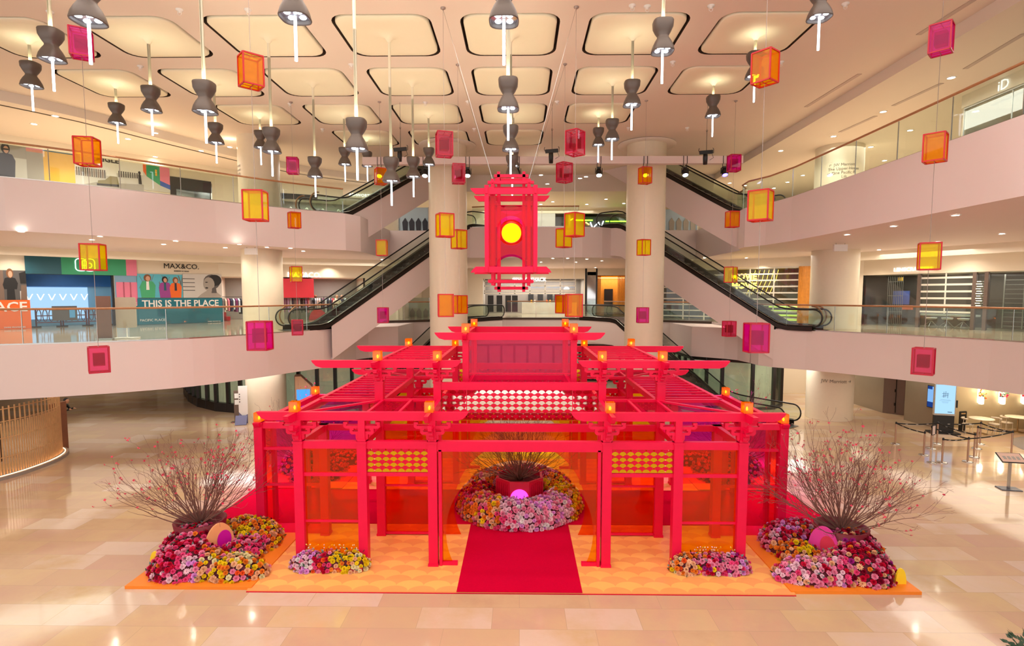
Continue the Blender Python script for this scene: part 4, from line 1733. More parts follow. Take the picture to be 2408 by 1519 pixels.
# ================================================================ FLOWERS
PAL = {'crimson': (206, 16, 58), 'burgundy': (142, 10, 44), 'pink': (252, 146, 180), 'hot': (244, 76, 136), 'pale': (255, 206, 220), 'lilac': (240, 164, 232),
       'orange': (255, 142, 46), 'deep': (248, 96, 40), 'yellow': (255, 214, 30), 'peach': (255, 192, 150), 'cream': (254, 234, 186), 'white': (252, 238, 238), 'purple': (180, 40, 146)}
FM = {k: pm('petal_' + k, v, .7, var=.16, scale=26, spec=.1) for k, v in PAL.items()}
LEAF = pm('leaf_green', (50, 78, 56), .55, var=.3, scale=20)
LEAFB = pm('leaf_blue_green', (92, 120, 118), .55, var=.2, scale=20)
BASEG = pm('mound_dark_foliage', (104, 30, 46), .8, var=.3, scale=12)


def blossom_geo(kind, seed):
    """vertices and faces of one flower, radius about 1, facing +Z"""
    r = random.Random(seed)
    v, f = [], []

    def petal(a, rad, tilt, ln, wd, z):
        ca, sa = math.cos(a), math.sin(a)
        ct, st = math.cos(tilt), math.sin(tilt)
        pts = [(rad * .3, 0, z), (rad * .3 + ln * .55 * ct, wd, z + ln * .55 * st), (rad * .3 + ln * ct, wd * .35, z + ln * st + .08), (rad * .3 + ln * ct, -wd * .35, z + ln * st + .08), (rad * .3 + ln * .55 * ct, -wd, z + ln * .55 * st)]
        n = len(v)
        for x, y, zz in pts:
            v.append((x * ca - y * sa, x * sa + y * ca, zz))
        f.append((n, n + 1, n + 2, n + 3, n + 4))
    if kind == 0:      # full pompon
        rings = ((9, .4, -.35, .8, .36, .1), (9, .4, .05, .82, .36, .18), (8, .35, .45, .78, .34, .26), (6, .22, .85, .7, .32, .34), (4, .08, 1.25, .62, .26, .4))
    elif kind == 1:    # cupped rose
        rings = ((6, .4, -.1, .9, .52, .1), (6, .35, .4, .82, .5, .14), (5, .2, .9, .7, .42, .2), (3, .05, 1.3, .6, .34, .26))
    else:              # open dahlia
        rings = ((11, .5, -.05, 1.0, .2, .05), (9, .4, .4, .8, .18, .15), (6, .2, .9, .5, .16, .2))
    for n, rad, tilt, ln, wd, z in rings:
        o = r.random() * 6
        for i in range(n):
            petal(o + 2 * PI * i / n, rad, tilt + r.uniform(-.12, .12), ln * r.uniform(.88, 1.06), wd, z)
    return v, f


BG = [blossom_geo(0, 1), blossom_geo(1, 2), blossom_geo(2, 3)]
BM = {}


def blossom_mesh(kind, col):
    k = (kind, col)
    if k not in BM:
        b = MB(FM[col])
        v, f = BG[kind]
        b.v = [tuple(c * .065 for c in p) for p in v]
        for q in f:
            b.face(q)
        me = bpy.data.meshes.new('blossom')
        me.from_pydata(b.v, [], b.f)
        me.materials.append(FM[col])
        BM[k] = me
    return BM[k]


def blob_points(blobs, spacing, rr, zmin=.05):
    """points and normals over the union of half ellipsoids; blob = (x, y, rx, ry, h[, z])"""
    pts = []
    cell = {}
    tries = sum(int((bl[2] + bl[4]) * (bl[3] + bl[4]) * 5 / spacing ** 2) * 5 for bl in blobs)
    area = [(bl[2] * bl[3] + (bl[2] + bl[3]) * bl[4]) for bl in blobs]
    for _ in range(tries):
        bl = rr.choices(blobs, area)[0]
        u, t = rr.random(), rr.random() * 2 * PI
        cz = u
        s_ = math.sqrt(1 - cz * cz)
        n = Vector((s_ * math.cos(t), s_ * math.sin(t), cz))
        p = Vector((bl[0] + n.x * bl[2], bl[1] + n.y * bl[3], .04 + n.z * bl[4]))
        if p.z < zmin:
            continue
        bad = False
        for o in blobs:
            if o is bl:
                continue
            q = ((p.x - o[0]) / o[2]) ** 2 + ((p.y - o[1]) / o[3]) ** 2 + ((p.z - .04) / o[4]) ** 2
            if q < .9:
                bad = True
                break
        if bad:
            continue
        k = (int(p.x / spacing), int(p.y / spacing), int(p.z / spacing))
        for i in (-1, 0, 1):
            for j in (-1, 0, 1):
                for l in (-1, 0, 1):
                    for q in cell.get((k[0] + i, k[1] + j, k[2] + l), ()):
                        if (q - p).length < spacing:
                            bad = True
        if bad:
            continue
        cell.setdefault(k, []).append(p)
        nn = Vector((n.x / bl[2], n.y / bl[3], n.z / bl[4])).normalized()
        pts.append((p, nn))
    return pts


def flower_bed(name, label, cat, blobs, colour, spacing=.09, seed=1, keep=None, bases=True, cy_=0, nparts=98, rad=(.8, 1.25), tray=None):
    rr = random.Random(seed)
    cxm = sum(b_[0] for b_ in blobs) / len(blobs)
    cym = sum(b_[1] for b_ in blobs) / len(blobs)
    t = thing(name, label, cat, (cxm, cym, .04))
    O = Vector((cxm, cym, .04))
    b = MB(BASEG)
    for bl in blobs:
        prof = [(max(.001, math.cos(a)), math.sin(a) * bl[4] * .93) for a in [PI / 2 * k / 7 for k in range(8)]]
        o = len(b.v)
        b.lathe(prof, (0, 0, 0), 20)
        for i in range(o, len(b.v)):
            x, y, z = b.v[i]
            b.v[i] = (bl[0] + x * bl[2] * .94 - O.x, bl[1] + y * bl[3] * .94 - O.y, z + .005)
    b.build('foliage_base', t)
    if tray:
        b = MB(pm('tray_red', (206, 14, 60), .5))
        b.box(tray[0] - O.x, tray[1] - O.y, .004, tray[2] - O.x, tray[3] - O.y, .10)
        b.build('tray', t)
    pts = blob_points(blobs, spacing, rr)
    if keep:
        pts = [q for q in pts if keep(q[0])]
    fl = []
    for p, n in pts:
        c = colour(p, rr)
        k = rr.choice((0, 0, 0, 0, 1, 1, 1, 2))
        s_ = rr.uniform(*rad)
        nn = (n + Vector((rr.uniform(-.3, .3), rr.uniform(-.3, .3), rr.uniform(-.1, .4)))).normalized()
        q = nn.to_track_quat('Z', 'Y')
        fl.append((p + n * rr.uniform(-.01, .05), q, k, c, s_, n.dot((Vector((0, 0, EYE)) - p).normalized()) * s_ / (p - Vector((0, 0, EYE))).length))
    fl.sort(key=lambda x: -x[5])
    near = fl[:nparts]
    for (p, q, k, c, s_, _) in near:
        o = bpy.data.objects.new('blossom', blossom_mesh(k, c))
        COL.objects.link(o)
        o.parent = t
        o.location = p - O
        o.rotation_euler = q.to_euler()
        o.scale = (s_,) * 3
    b = MB(FM['pink'])
    for (p, q, k, c, s_, _) in fl[nparts:]:
        b.m(FM[c])
        v, f = BG[k]
        o = len(b.v)
        m_ = q.to_matrix()
        for w in v:
            b.v.append(tuple(m_ @ (Vector(w) * (.065 * s_)) + p - O))
        for g in f:
            b.face([o + i for i in g])
    if b.f:
        b.build('blossoms', t, kind='stuff')
    b = MB(LEAF)
    for i in range(int(len(fl) * .5)):
        p, q, k, c, s_, _ = rr.choice(fl)
        b.m(LEAF if rr.random() < .6 else LEAFB)
        d = Vector((rr.uniform(-1, 1), rr.uniform(-1, 1), rr.uniform(0, 1))).normalized()
        a = d.orthogonal().normalized() * .022
        p = p - O + d * .03
        L = rr.uniform(.06, .13)
        b.poly([p, p + d * L * .5 + a, p + d * L, p + d * L * .5 - a])
    b.build('leaves', t, kind='stuff')
    return t


def pick(rr, *cw):
    return rr.choices([c for c, w in cw], [w for c, w in cw])[0]


# ---- colour plans of the beds
def col_left(p, rr):
    if p.x < -7.35 and p.y < 14.0:
        if p.y < 12.5 and p.x > -7.9:
            return pick(rr, ('pink', 3), ('lilac', 2), ('hot', 3), ('pale', 2))
        return pick(rr, ('crimson', 4), ('hot', 4), ('pink', 3), ('burgundy', 1.2), ('pale', .8), ('orange', .3))
    if p.y < 12.95:
        return pick(rr, ('peach', 3), ('orange', 3), ('yellow', 3), ('cream', 1.6), ('deep', 1.4), ('pink', .6))
    if p.y < 13.75 and p.x < -6.5:
        return pick(rr, ('hot', 4), ('pink', 3), ('crimson', 1.5), ('orange', .6))
    return pick(rr, ('yellow', 4), ('orange', 4), ('peach', 2), ('deep', 1), ('pink', .4))


def col_right(p, rr):
    if p.x > 7.3 and p.y < 14.0:
        return pick(rr, ('burgundy', 2.2), ('crimson', 2.6), ('pink', 3), ('peach', 1.8), ('hot', 2), ('purple', .6), ('orange', .4))
    if p.y < 12.95:
        return pick(rr, ('pink', 4), ('pale', 3), ('peach', 2), ('lilac', 1), ('hot', 1.2), ('crimson', .6))
    if p.y < 13.75:
        return pick(rr, ('yellow', 3), ('orange', 4), ('peach', 1.4), ('crimson', .8))
    return pick(rr, ('hot', 2), ('pink', 3), ('crimson', 2), ('lilac', 1), ('orange', .8), ('pale', 1))


def mir(bl, back=False):
    return [(-b_[0], (2 * PC - b_[1]) if back else b_[1], *b_[2:]) for b_ in bl]


BL = [(-7.95, 12.72, .78, .68, .62), (-8.15, 13.35, .75, .75, .74), (-6.72, 12.5, .78, .42, .42), (-7.35, 12.55, .5, .45, .5), (-6.95, 13.35, .5, .5, .42), (-7.0, 14.3, .6, .55, .52), (-7.5, 14.5, .6, .5, .5), (-6.72, 13.95, .42, .45, .38)]
flower_bed('flower_mound', 'tall flower mound of crimson, pink, orange and yellow blooms at the front left corner', 'flowers', BL, col_left, seed=11)
flower_bed('flower_mound', 'tall flower mound of pink, burgundy and orange blooms at the front right corner', 'flowers', mir(BL), col_right, seed=12)


def back_mir(bl):
    return [(b_[0], 2 * PC - b_[1], *b_[2:]) for b_ in bl]


flower_bed('flower_mound', 'flower mound seen through the left side panels at the back left corner', 'flowers', back_mir(BL), lambda p, rr: pick(rr, ('pink', 3), ('hot', 3), ('lilac', 2), ('orange', 1.5), ('yellow', 1)), seed=13, spacing=.13)
flower_bed('flower_mound', 'flower mound seen through the right side panels at the back right corner', 'flowers', back_mir(mir(BL)), lambda p, rr: pick(rr, ('pink', 3), ('hot', 3), ('lilac', 2), ('orange', 1.5), ('crimson', 1)), seed=14, spacing=.13)


def col_sl(p, rr):
    if p.x < -4.9:
        return pick(rr, ('lilac', 4), ('pale', 3), ('pink', 3), ('white', 1))
    if p.x < -4.5:
        return pick(rr, ('crimson', 2), ('hot', 2), ('pink', 2), ('deep', 1))
    if p.x < -4.0:
        return pick(rr, ('yellow', 4), ('orange', 2), ('peach', 1))
    return pick(rr, ('cream', 4), ('yellow', 2), ('peach', 2), ('white', 1))


def col_sr(p, rr):
    if p.x < 4.1:
        return pick(rr, ('peach', 3), ('orange', 2), ('cream', 2), ('deep', 1), ('yellow', 1))
    if p.x < 4.6:
        return pick(rr, ('yellow', 1), ('orange', 1), ('pink', 3), ('crimson', 1.5), ('purple', .6))
    return pick(rr, ('pink', 4), ('lilac', 1.5), ('hot', 2), ('pale', 2), ('crimson', .8), ('purple', .6))


SB = [(-5.05, 12.85, .42, .26, .36), (-4.55, 12.85, .4, .26, .36), (-4.0, 12.85, .38, .25, .36)]
flower_bed('flower_tray', 'low tray of lilac, red, yellow and cream flowers left of the carpet', 'flowers', SB, col_sl, seed=21, spacing=.075, rad=(.75, 1.1), tray=(-5.35, 12.62, -3.72, 13.0))
flower_bed('flower_tray', 'low tray of peach, orange and pink flowers right of the carpet', 'flowers', mir(SB), col_sr, seed=22, spacing=.075, rad=(.75, 1.1), tray=(3.72, 12.62, 5.35, 13.0))


# ---- ring of flowers round the central planter
def col_ring(p, rr):
    x, y = p.x, p.y - PC
    if y < 0 and x > -.55 and x < 1.5 and not (x > 1.1 and y > -.7):
        return pick(rr, ('pink', 4), ('lilac', 3), ('pale', 6), ('white', 1.5), ('hot', .5), ('crimson', .3))
    if x <= -.55 and y < -.6:
        return pick(rr, ('peach', 3), ('orange', 3), ('pink', 2), ('hot', 1.5), ('yellow', 1))
    if x < 0 and y < .3:
        return pick(rr, ('crimson', 4), ('deep', 2), ('orange', 2), ('hot', 1))
    if x < 0:
        return pick(rr, ('orange', 3), ('peach', 2), ('pink', 1.6), ('deep', 1))
    if y < .6:
        return pick(rr, ('yellow', 4), ('orange', 3), ('peach', 1))
    return pick(rr, ('hot', 2), ('pink', 3), ('crimson', 1.5), ('orange', 1))


RB = []
for k in range(16):
    a = 2 * PI * (k + .5) / 16
    RB.append((1.3 * math.cos(a), PC + 1.3 * math.sin(a), .6, .6, .64 if math.sin(a) < .3 else .84))
flower_bed('flower_ring', 'ring of pink, orange and crimson blooms round the red planter inside the pavilion', 'flowers', RB, col_ring, seed=31, spacing=.09, rad=(.9, 1.4), keep=lambda p: (p.x ** 2 + (p.y - PC) ** 2) > .82 ** 2)

# ================================================================ PLANTERS AND DISCS
PLR = pm('planter_crimson', (206, 12, 58), .45)
PLD = pm('planter_burgundy', (120, 6, 34), .5)
t = thing('planter', 'octagonal crimson planter with ribbed sides in the middle of the flower ring', 'planter', (0, PC, .055))
b = MB(PLR)
ro = .76
oc = [(ro * math.cos(PI / 8 + k * PI / 4), ro * math.sin(PI / 8 + k * PI / 4)) for k in range(8)]
ic = [(x * .9, y * .9) for x, y in oc]
b.extr([(x, y, 0) for x, y in oc], Vector((0, 0, .98)), [[(x, y, 0) for x, y in ic]])
for k in range(8):
    a, c = Vector((*oc[k], 0)), Vector((*oc[(k + 1) % 8], 0))
    if k % 2 == 0 or True:
        if k != 5:
            for i in range(7):
                q = a.lerp(c, (i + .5) / 7)
                b.cbox((q.x * 1.01, q.y * 1.01, 0), .035, .035, .9, PI / 8 + (k + .5) * PI / 4)
b.build('octagonal_body', t)
b = MB(pm('planter_soil', (96, 22, 34), .9, var=.4, scale=14, bump=.5))
b.poly([(x, y, .84) for x, y in ic])
b.build('planting_bed', t)
b = MB(em('planter_magenta_glow', (236, 60, 240), 1.4))
b.lathe([(.001, 0), (.27, 0)], n=32)
b.v = [(x, -.715, y + .5) for x, y, z in b.v]
b.build('glowing_disc', t)
spot_lamp('planter_lamp', (1.15, PC - .35, .62), 12, (1, .8, .4), (0, PC, .5), 130, .9, .05)

for s in (-1, 1):
    sd = 'left' if s < 0 else 'right'
    # burgundy tub of each corner tree
    x, y = (-8.2, 13.75) if s < 0 else (8.05, 13.6)
    t = thing('planter', 'burgundy tub of the %s blossom tree, sunk in the flower mound' % sd, 'planter', (x, y, .115))
    b = MB(PLD)
    b.lathe([(.5, 0), (.62, .72), (.56, .72), (.5, .6), (.01, .6)], n=24, capb=True)
    b.build('tub', t)
    b = MB(pm('planter_soil', (96, 22, 34), .9))
    b.lathe([(.01, .62), (.53, .62)], n=20)
    b.build('planting_bed', t)
    # tilted curved board among the flowers
    b = MB(pm('board_peach', (250, 176, 120), .4) if s < 0 else pm('board_pink', (240, 70, 170), .4))
    t = thing('curved_board', ('peach and orange curved board standing in the left flower mound' if s < 0 else 'glossy pink curved board standing in the right flower mound'), 'sculpture', (s * 7.45, 13.25, .3))
    pr = [(.36 * math.cos(a), .0 + .66 * math.sin(a)) for a in [PI * k / 24 for k in range(25)]]
    ho = [(.1 + .17 * math.cos(a), .2 + .24 * math.sin(a)) for a in [2 * PI * k / 20 for k in range(20)]]
    d = Vector((math.cos(s * -.9), math.sin(s * -.9), 0))
    n = Vector((d.y, -d.x, 0))
    b.extr([d * p_[0] + Vector((0, 0, p_[1])) for p_ in pr], n * .05)
    b.build('board', t)
    b = MB(pm('board_magenta_disc', (208, 12, 168), .35) if s < 0 else pm('board_coral_disc', (226, 60, 90), .35))
    b.extr([d * p_[0] + n * (-.02 if n.y > 0 else .052) + Vector((0, 0, p_[1] + .02)) for p_ in ho], n * .02)
    b.build('disc', t)
b = MB(pm('yellow_board', (252, 214, 40), .4))
b.extr([(8.62 + .12 * math.cos(a), 12.2, .07 + .36 * math.sin(a)) for a in [PI * k / 14 for k in range(15)]], Vector((0, .05, 0)))
tag(b.build('rounded_board'), 'small yellow rounded board at the outer foot of the right flower mound', 'sculpture')
b = MB(pm('yellow_board', (252, 214, 40), .4))
b.extr([(-8.66 + .12 * math.cos(a), 12.6, .07 + .45 * math.sin(a)) for a in [PI * k / 14 for k in range(15)]], Vector((0, .05, 0)))
tag(b.build('rounded_board'), 'small yellow rounded board at the outer edge of the left flower mound', 'sculpture')

# ================================================================ BLOSSOM TREES
BARK = pm('twig_bark', (122, 84, 74), .7, var=.25, scale=14)
BUD = pm('plum_bud_pink', (224, 56, 92), .5)


def bud_mesh():
    b = MB(BUD)
    for k in range(5):
        a = 2 * PI * k / 5
        d = Vector((math.cos(a), math.sin(a), .5))
        q = Vector((-math.sin(a), math.cos(a), 0)) * .4
        b.poly([(0, 0, 0), d * .6 + q, d + Vector((0, 0, .3)), d * .6 - q])
    b.v = [tuple(c * .033 for c in p) for p in b.v]
    me = bpy.data.meshes.new('bud')
    me.from_pydata(b.v, [], b.f)
    me.materials.append(BUD)
    return me, b


BUDM, BUDB = bud_mesh()


def blossom_tree(label, loc, height, spread, nstem, seed, buds=True, flat=.12, nbud=260, th=1.0, skew=0):
    rr = random.Random(seed)
    t = thing('blossom_tree', label, 'tree', loc)
    b = MB(BARK)
    tips = []

    def grow(p, d, L, r, depth):
        n = max(4, int(L / .13))
        pts = [p.copy()]
        rs = [r]
        dd = d.copy()
        q = p.copy()
        for i in range(n):
            up = .035 if depth else .05
            dd = (dd + Vector((rr.uniform(-.17, .17), rr.uniform(-.17, .17), rr.uniform(-.12, .12) + up))).normalized()
            q = q + dd * (L / n)
            pts.append(q.copy())
            rs.append(max(.0028, r * (1 - .74 * (i + 1) / n)))
            if depth < 3 and i > (n * .28 if depth == 0 else n * .15) and rr.random() < (.62 if depth == 0 else .42):
                side = dd.cross(Vector((rr.uniform(-1, 1), rr.uniform(-1, 1), rr.uniform(-1, 1)))).normalized()
                nd = (dd + side * rr.uniform(.35, .75)).normalized()
                grow(q, nd, L * rr.uniform(.3, .55) * (1 - .35 * i / n), rs[-1] * .72, depth + 1)
            if depth >= 1 and rr.random() < .3:
                tips.append(q.copy())
        tips.append(q.copy())
        b.tube(pts, rs, 5 if depth == 0 else 3, cap=False)

    for k in range(nstem):
        a = 2 * PI * (k + rr.random()) / nstem * 2.618
        u = (k + .5) / nstem
        tilt = flat + (1.0 - flat) * (u ** .8)
        el = tilt * 1.38
        d = Vector((math.cos(a) * math.sin(el) + skew * .2, math.sin(a) * math.sin(el), math.cos(el))).normalized()
        L = math.hypot(height * math.cos(el) , spread * math.sin(el)) * rr.uniform(.72, 1.02)
        p = Vector((math.cos(a) * .1 * u, math.sin(a) * .1 * u, 0))
        grow(p, d, L, (.0125 + .006 * rr.random()) * th, 0)
    b.build('branches', t)
    if buds:
        rr.shuffle(tips)
        tips = [q for q in tips if q.z > height * .22 or q.xy.length > spread * .45][:nbud]
        tips.sort(key=lambda q: q.y)
        for q in tips[:90]:
            o = bpy.data.objects.new('bud', BUDM)
            COL.objects.link(o)
            o.parent = t
            o.location = q
            o.rotation_euler = (rr.uniform(-1, 1), rr.uniform(-1, 1), 0)
        c = MB(BUD)
        for q in tips[90:]:
            k = rr.uniform(.9, 1.3)
            m_ = Matrix.Rotation(rr.uniform(-1, 1), 3, 'X') @ Matrix.Rotation(rr.uniform(-1, 1), 3, 'Y')
            o = len(c.v)
            c.v += [tuple(m_ @ (Vector(w) * k) + q) for w in BUDB.v]
            for g in BUDB.f:
                c.face([o + i for i in g])
        c.build('buds', t, kind='stuff')
    return t


blossom_tree('wide bare plum tree with pink buds rising from the front left flower mound', (-8.2, 13.75, .73), 2.05, 2.1, 58, 5)
blossom_tree('widest bare plum tree with pink buds rising from the front right flower mound', (8.05, 13.6, .73), 2.35, 2.3, 62, 8, skew=.3, nbud=300)
blossom_tree('dark bare tree in the red planter inside the pavilion', (0, PC, .9), 2.0, 1.9, 70, 9, buds=False, flat=.1)
blossom_tree('bare plum tree behind the pavilion at the back left corner', (-8.0, 19.9, .55), 2.4, 2.0, 34, 15, nbud=120)
blossom_tree('bare plum tree behind the pavilion at the back right corner', (8.0, 19.9, .55), 2.4, 2.0, 34, 16, nbud=120)
# thin sprays rising from the low trays
for s in (-1, 1):
    rr = random.Random(40 + s)
    b = MB(pm('spray_stem', (170, 120, 60), .6))
    b2 = MB(FM['cream'])
    for k in range(14):
        x, y = s * rr.uniform(3.9, 5.2), 12.9
        p = Vector((x, y, .3))
        pts = [p + Vector((rr.uniform(-.02, .02) + .03 * j * rr.uniform(-1, 1), 0, .07 * j)) for j in range(5)]
        b.tube(pts, .003, 3)
        b2.m(FM[rr.choice(('cream', 'yellow', 'pale'))])
        for q in pts[2:]:
            b2.sphere(q + Vector((rr.uniform(-.03, .03), rr.uniform(-.02, .02), 0)), .014, 6)
    tr = [o for o in COL.objects if o.name.startswith('flower_tray') and o.parent is None and (o.location.x > 0) == (s > 0)][0]
    for bb, nm in ((b, 'spray_stems'), (b2, 'spray_florets')):
        bb.v = [(v[0] - tr.location.x, v[1] - tr.location.y, v[2] - tr.location.z) for v in bb.v]
        bb.build(nm, tr, kind='stuff')
# ================================================================ POSTERS AND HOARDINGS (flat printed boards on the gallery walls)
def cm(name, rgb, rough=.45, **k):
    return pm(name, rgb, rough, var=.03, **k)


TEAL = cm('print_teal', (32, 92, 108))
TEAL2 = cm('print_teal_blue', (24, 118, 138))
GREEN = cm('print_green', (58, 168, 120))
PINKP = cm('print_pink', (238, 130, 160))
ORP = cm('print_orange', (244, 110, 38))
YEP = cm('print_yellow', (246, 190, 56))
GREYP = cm('print_grey', (170, 162, 154))
LGREY = cm('print_light_grey', (212, 208, 204))
DGREY = cm('print_dark_grey', (92, 88, 88))
BLKP = cm('print_black', (26, 24, 26))
WHP = cm('print_white', (244, 242, 238))
SKYP = cm('print_sky', (92, 190, 214))
SKIN = cm('print_skin', (214, 160, 132))
HAIRP = cm('print_brown_hair', (130, 84, 50))
TAUPE = cm('print_taupe', (128, 104, 90))
GRNC = cm('print_green_coat', (70, 176, 124))
PURC = cm('print_purple_coat', (156, 66, 148))
NAVY = cm('print_navy', (42, 46, 66))
SIGNB = cm('sign_black_letters', (30, 26, 24))


class Poster:
    """pictures in wall units; x, y run 0..1 across the region given in photo pixels"""
    def __init__(s, wf, u0, v0, u1, v1, name, parent=None, off=.03, base=None):
        s.wf = wf
        s.a0 = wf.hit(u0, (v0 + v1) / 2)[0]
        s.a1 = wf.hit(u1, (v0 + v1) / 2)[0]
        um = (u0 + u1) / 2
        s.z1 = wf.hit(um, v0)[1]
        s.z0 = wf.hit(um, v1)[1]
        s.b = MB(base or WHP)
        s.off = off
        s.k = 0
        s.name = name
        s.parent = parent
        if base:
            wf.box(s.b, s.a0, s.z0, s.a1, s.z1, 0, off)

    def q(s, x, y):
        return (s.a0 + (s.a1 - s.a0) * x, s.z0 + (s.z1 - s.z0) * y)

    def poly(s, mat, pts):
        s.b.m(mat)
        s.k += 1
        s.wf.poly(s.b, [s.q(*p) for p in pts], s.off + .002 + .0006 * s.k)
        return s

    def rect(s, mat, x0, y0, x1, y1):
        return s.poly(mat, [(x0, y0), (x1, y0), (x1, y1), (x0, y1)])

    def oval(s, mat, x, y, rx, ry, n=16):
        return s.poly(mat, [(x + rx * math.cos(2 * PI * k / n), y + ry * math.sin(2 * PI * k / n)) for k in range(n)])

    def line(s, mat, pts, w=.02):
        for a, c in zip(pts[:-1], pts[1:]):
            d = Vector((c[0] - a[0], c[1] - a[1]))
            n = Vector((-d.y, d.x)).normalized() * w / 2
            s.poly(mat, [(a[0] - n.x, a[1] - n.y), (c[0] - n.x, c[1] - n.y), (c[0] + n.x, c[1] + n.y), (a[0] + n.x, a[1] + n.y)])
        return s

    def done(s):
        return s.b.build(s.name, s.parent)


def wtxt(wf, s_, u, v, hpx, mat, parent, align='CENTER', off=.05, bold=0, sx=1, name='lettering'):
    """lettering on a wall, base line at photo v, capital height hpx photo pixels"""
    a, z = wf.hit(u, v)
    _, z2 = wf.hit(u, v - hpx)
    return txt(s_, (z2 - z) / .72, mat, wf.p(a, z, off), wf.d, parent=parent, align=align, bold=bold, sx=sx, name=name, ext=.012)


def figure(P, x, w, y0, y1, coat, top=None, hair=HAIRP, head=True, legs=None):
    """standing figure print: coat with sleeves, neck, head and hair"""
    h = y1 - y0
    hy = y1 - h * .14
    if legs:
        P.poly(legs, [(x - w * .28, y0), (x + w * .28, y0), (x + w * .24, y0 + h * .45), (x - w * .24, y0 + h * .45)])
    P.poly(coat, [(x - w * .42, y0 + (h * .35 if legs else 0)), (x + w * .42, y0 + (h * .35 if legs else 0)), (x + w * .5, y0 + h * .55), (x + w * .34, y0 + h * .72), (x, y0 + h * .76), (x - w * .34, y0 + h * .72), (x - w * .5, y0 + h * .5)])
    if top:
        P.poly(top, [(x - w * .1, y0 + h * .35), (x + w * .1, y0 + h * .35), (x + w * .08, y0 + h * .74), (x - w * .08, y0 + h * .74)])
    if head:
        P.oval(hair, x, hy + h * .02, w * .24, h * .16)
        P.oval(SKIN, x + w * .03, hy - h * .01, w * .14, h * .11)


# --- lower left gallery: fashion hoarding, arcade portal and long hoarding
t = thing('hoarding', 'orange hoarding with ACE lettering and a clothes photograph, far left of the lower gallery', 'hoarding')
P = Poster(WL1, -60, 635, 62, 705, 'photo_print', t, .06, DGREY)
P.rect(TAUPE, 0, 0, .55, 1)
P.rect(LGREY, .86, 0, 1, .3)
figure(P, .68, .3, 0, 1.02, BLKP, legs=BLKP)
P.poly(BLKP, [(.88, .55), (1, .55), (1, .98), (.86, .9)]).poly(TAUPE, [(.87, .0), (1, .0), (1, .5), (.89, .5)])
P.done()
b = MB(ORP)
a0, z1 = WL1.hit(-60, 705)
a1, zz = WL1.hit(70, 705)
WL1.box(b, a0, 4.81, a1, zz, 0, .06)
b.build('orange_board', t)
wtxt(WL1, 'PLACE', 65, 731, 22, WHP, t, 'RIGHT', .075, .012)
wtxt(WL1, 'SWIRE PROPERTIES', 60, 770, 3.2, WHP, t, 'RIGHT', .075)

t = thing('entrance_portal', 'teal, green and pink portal with a rounded white monogram over a blue lit passage', 'portal')
b = MB(TEAL)
for (u0, u1, mat) in ((58, 143, TEAL), (143, 295, GREEN), (295, 320, PINKP)):
    b.m(mat)
    um = (u0 + u1) / 2
    a0, a1 = WL1.hit(u0, 620)[0], WL1.hit(u1, 620)[0]
    WL1.box(b, a0, WL1.hit(190, 646)[1], a1, WL1.hit(190, 598)[1], 0, .1)
b.build('colour_band', t)
P = Poster(WL1, 176, 606, 222, 640, 'monogram', t, .12)
for cx_, w_ in ((.28, .26), (.72, .26)):
    o = rrect(cx_ + .0, .5, .27, .42, .2, 4)
    P.line(SIGNW, o + [o[0]], .05)
P.line(SIGNW, [(.36, .1), (.36, .78), (.55, .78), (.6, .6), (.52, .45), (.38, .45)], .05)
P.line(SIGNW, [(.62, .1), (.62, .62), (.8, .62), (.84, .45), (.78, .32), (.64, .32)], .05)
P.done()
# blue passage
wfB = WL1
aL, aR = hx(WL1, 63), hx(WL1, 270)
BLUEW = em('passage_blue_glow', (150, 205, 245), .95)
b = MB(cm('passage_blue', (120, 180, 226)))
WL1.box(b, aL - .5, 4.81, aR + 1.0, 8.0, -2.2, -2.3)
b.m(em('passage_lightbox', (176, 216, 255), .5))
WL1.box(b, aL + .2, 5.2, aR - .9, 7.0, -2.15, -2.2)
b.m(cm('passage_deep_blue', (24, 98, 176)))
WL1.box(b, aL - .5, 7.05, aR + 1, 7.75, -2.1, -2.2)
b.m(BLACK)
WL1.box(b, aR - .1, 4.81, aR + .0, 7.7, -.05, -.3)
WL1.box(b, aL, 7.66, aR, 7.72, -.05, -.3)
b.build('blue_passage', t)
P = Poster(WL1, 60, 690, 240, 715, 'chevron_lights', t, -2.05)
for i in range(6):
    x = .06 + i * .15
    P.line(em('chevron_white', (255, 255, 255), 1.5), [(x, .95), (x + .04, .35), (x + .09, .95)], .014)
P.done()
# queue barriers in the passage
for i in range(5):
    x0 = aL + .4 + i * 1.15
    tb = thing('crowd_barrier', 'dark red plastic barrier before the blue passage, %s from the left' % ('first', 'second', 'third', 'fourth', 'fifth')[i], 'barrier', WL1.p(x0, 4.81, -.9), group='barriers before the blue passage')
    b = MB(pm('barrier_maroon', (92, 40, 52), .4))
    d = WL1.d
    for z in (.25, .62, 1.0):
        b.bar(Vector((0, 0, z)), d * 1.05 + Vector((0, 0, z)), .05)
    for k in range(4):
        c = d * (.13 + .26 * k)
        b.tube([c + d * .1 * math.cos(a) + Vector((0, 0, .63 + .32 * math.sin(a))) for a in [2 * PI * j / 12 for j in range(12)]], .02, 4, closed=True)
    for z in (0, 1.05):
        b.bar(d * z, d * z + Vector((0, 0, 1.02)), .05)
    b.build('barrier_body', tb)
    b = MB(BLACK)
    for z in (0, 1.05):
        b.cbox(d * z, .3, .3, .06)
    b.build('foot', tb)
tb = thing('notice_board', 'grey notice board hung on the maroon barriers', 'sign', WL1.p(hx(WL1, 125), 5.1, -.75), group=None)
b = MB(DGREY)
WFx = WL1
b.bar(Vector((-.0, 0, .45)), WL1.d * 1.1 + Vector((0, 0, .45)), .04, .8)
b.m(cm('print_poster_blue', (90, 170, 226)))
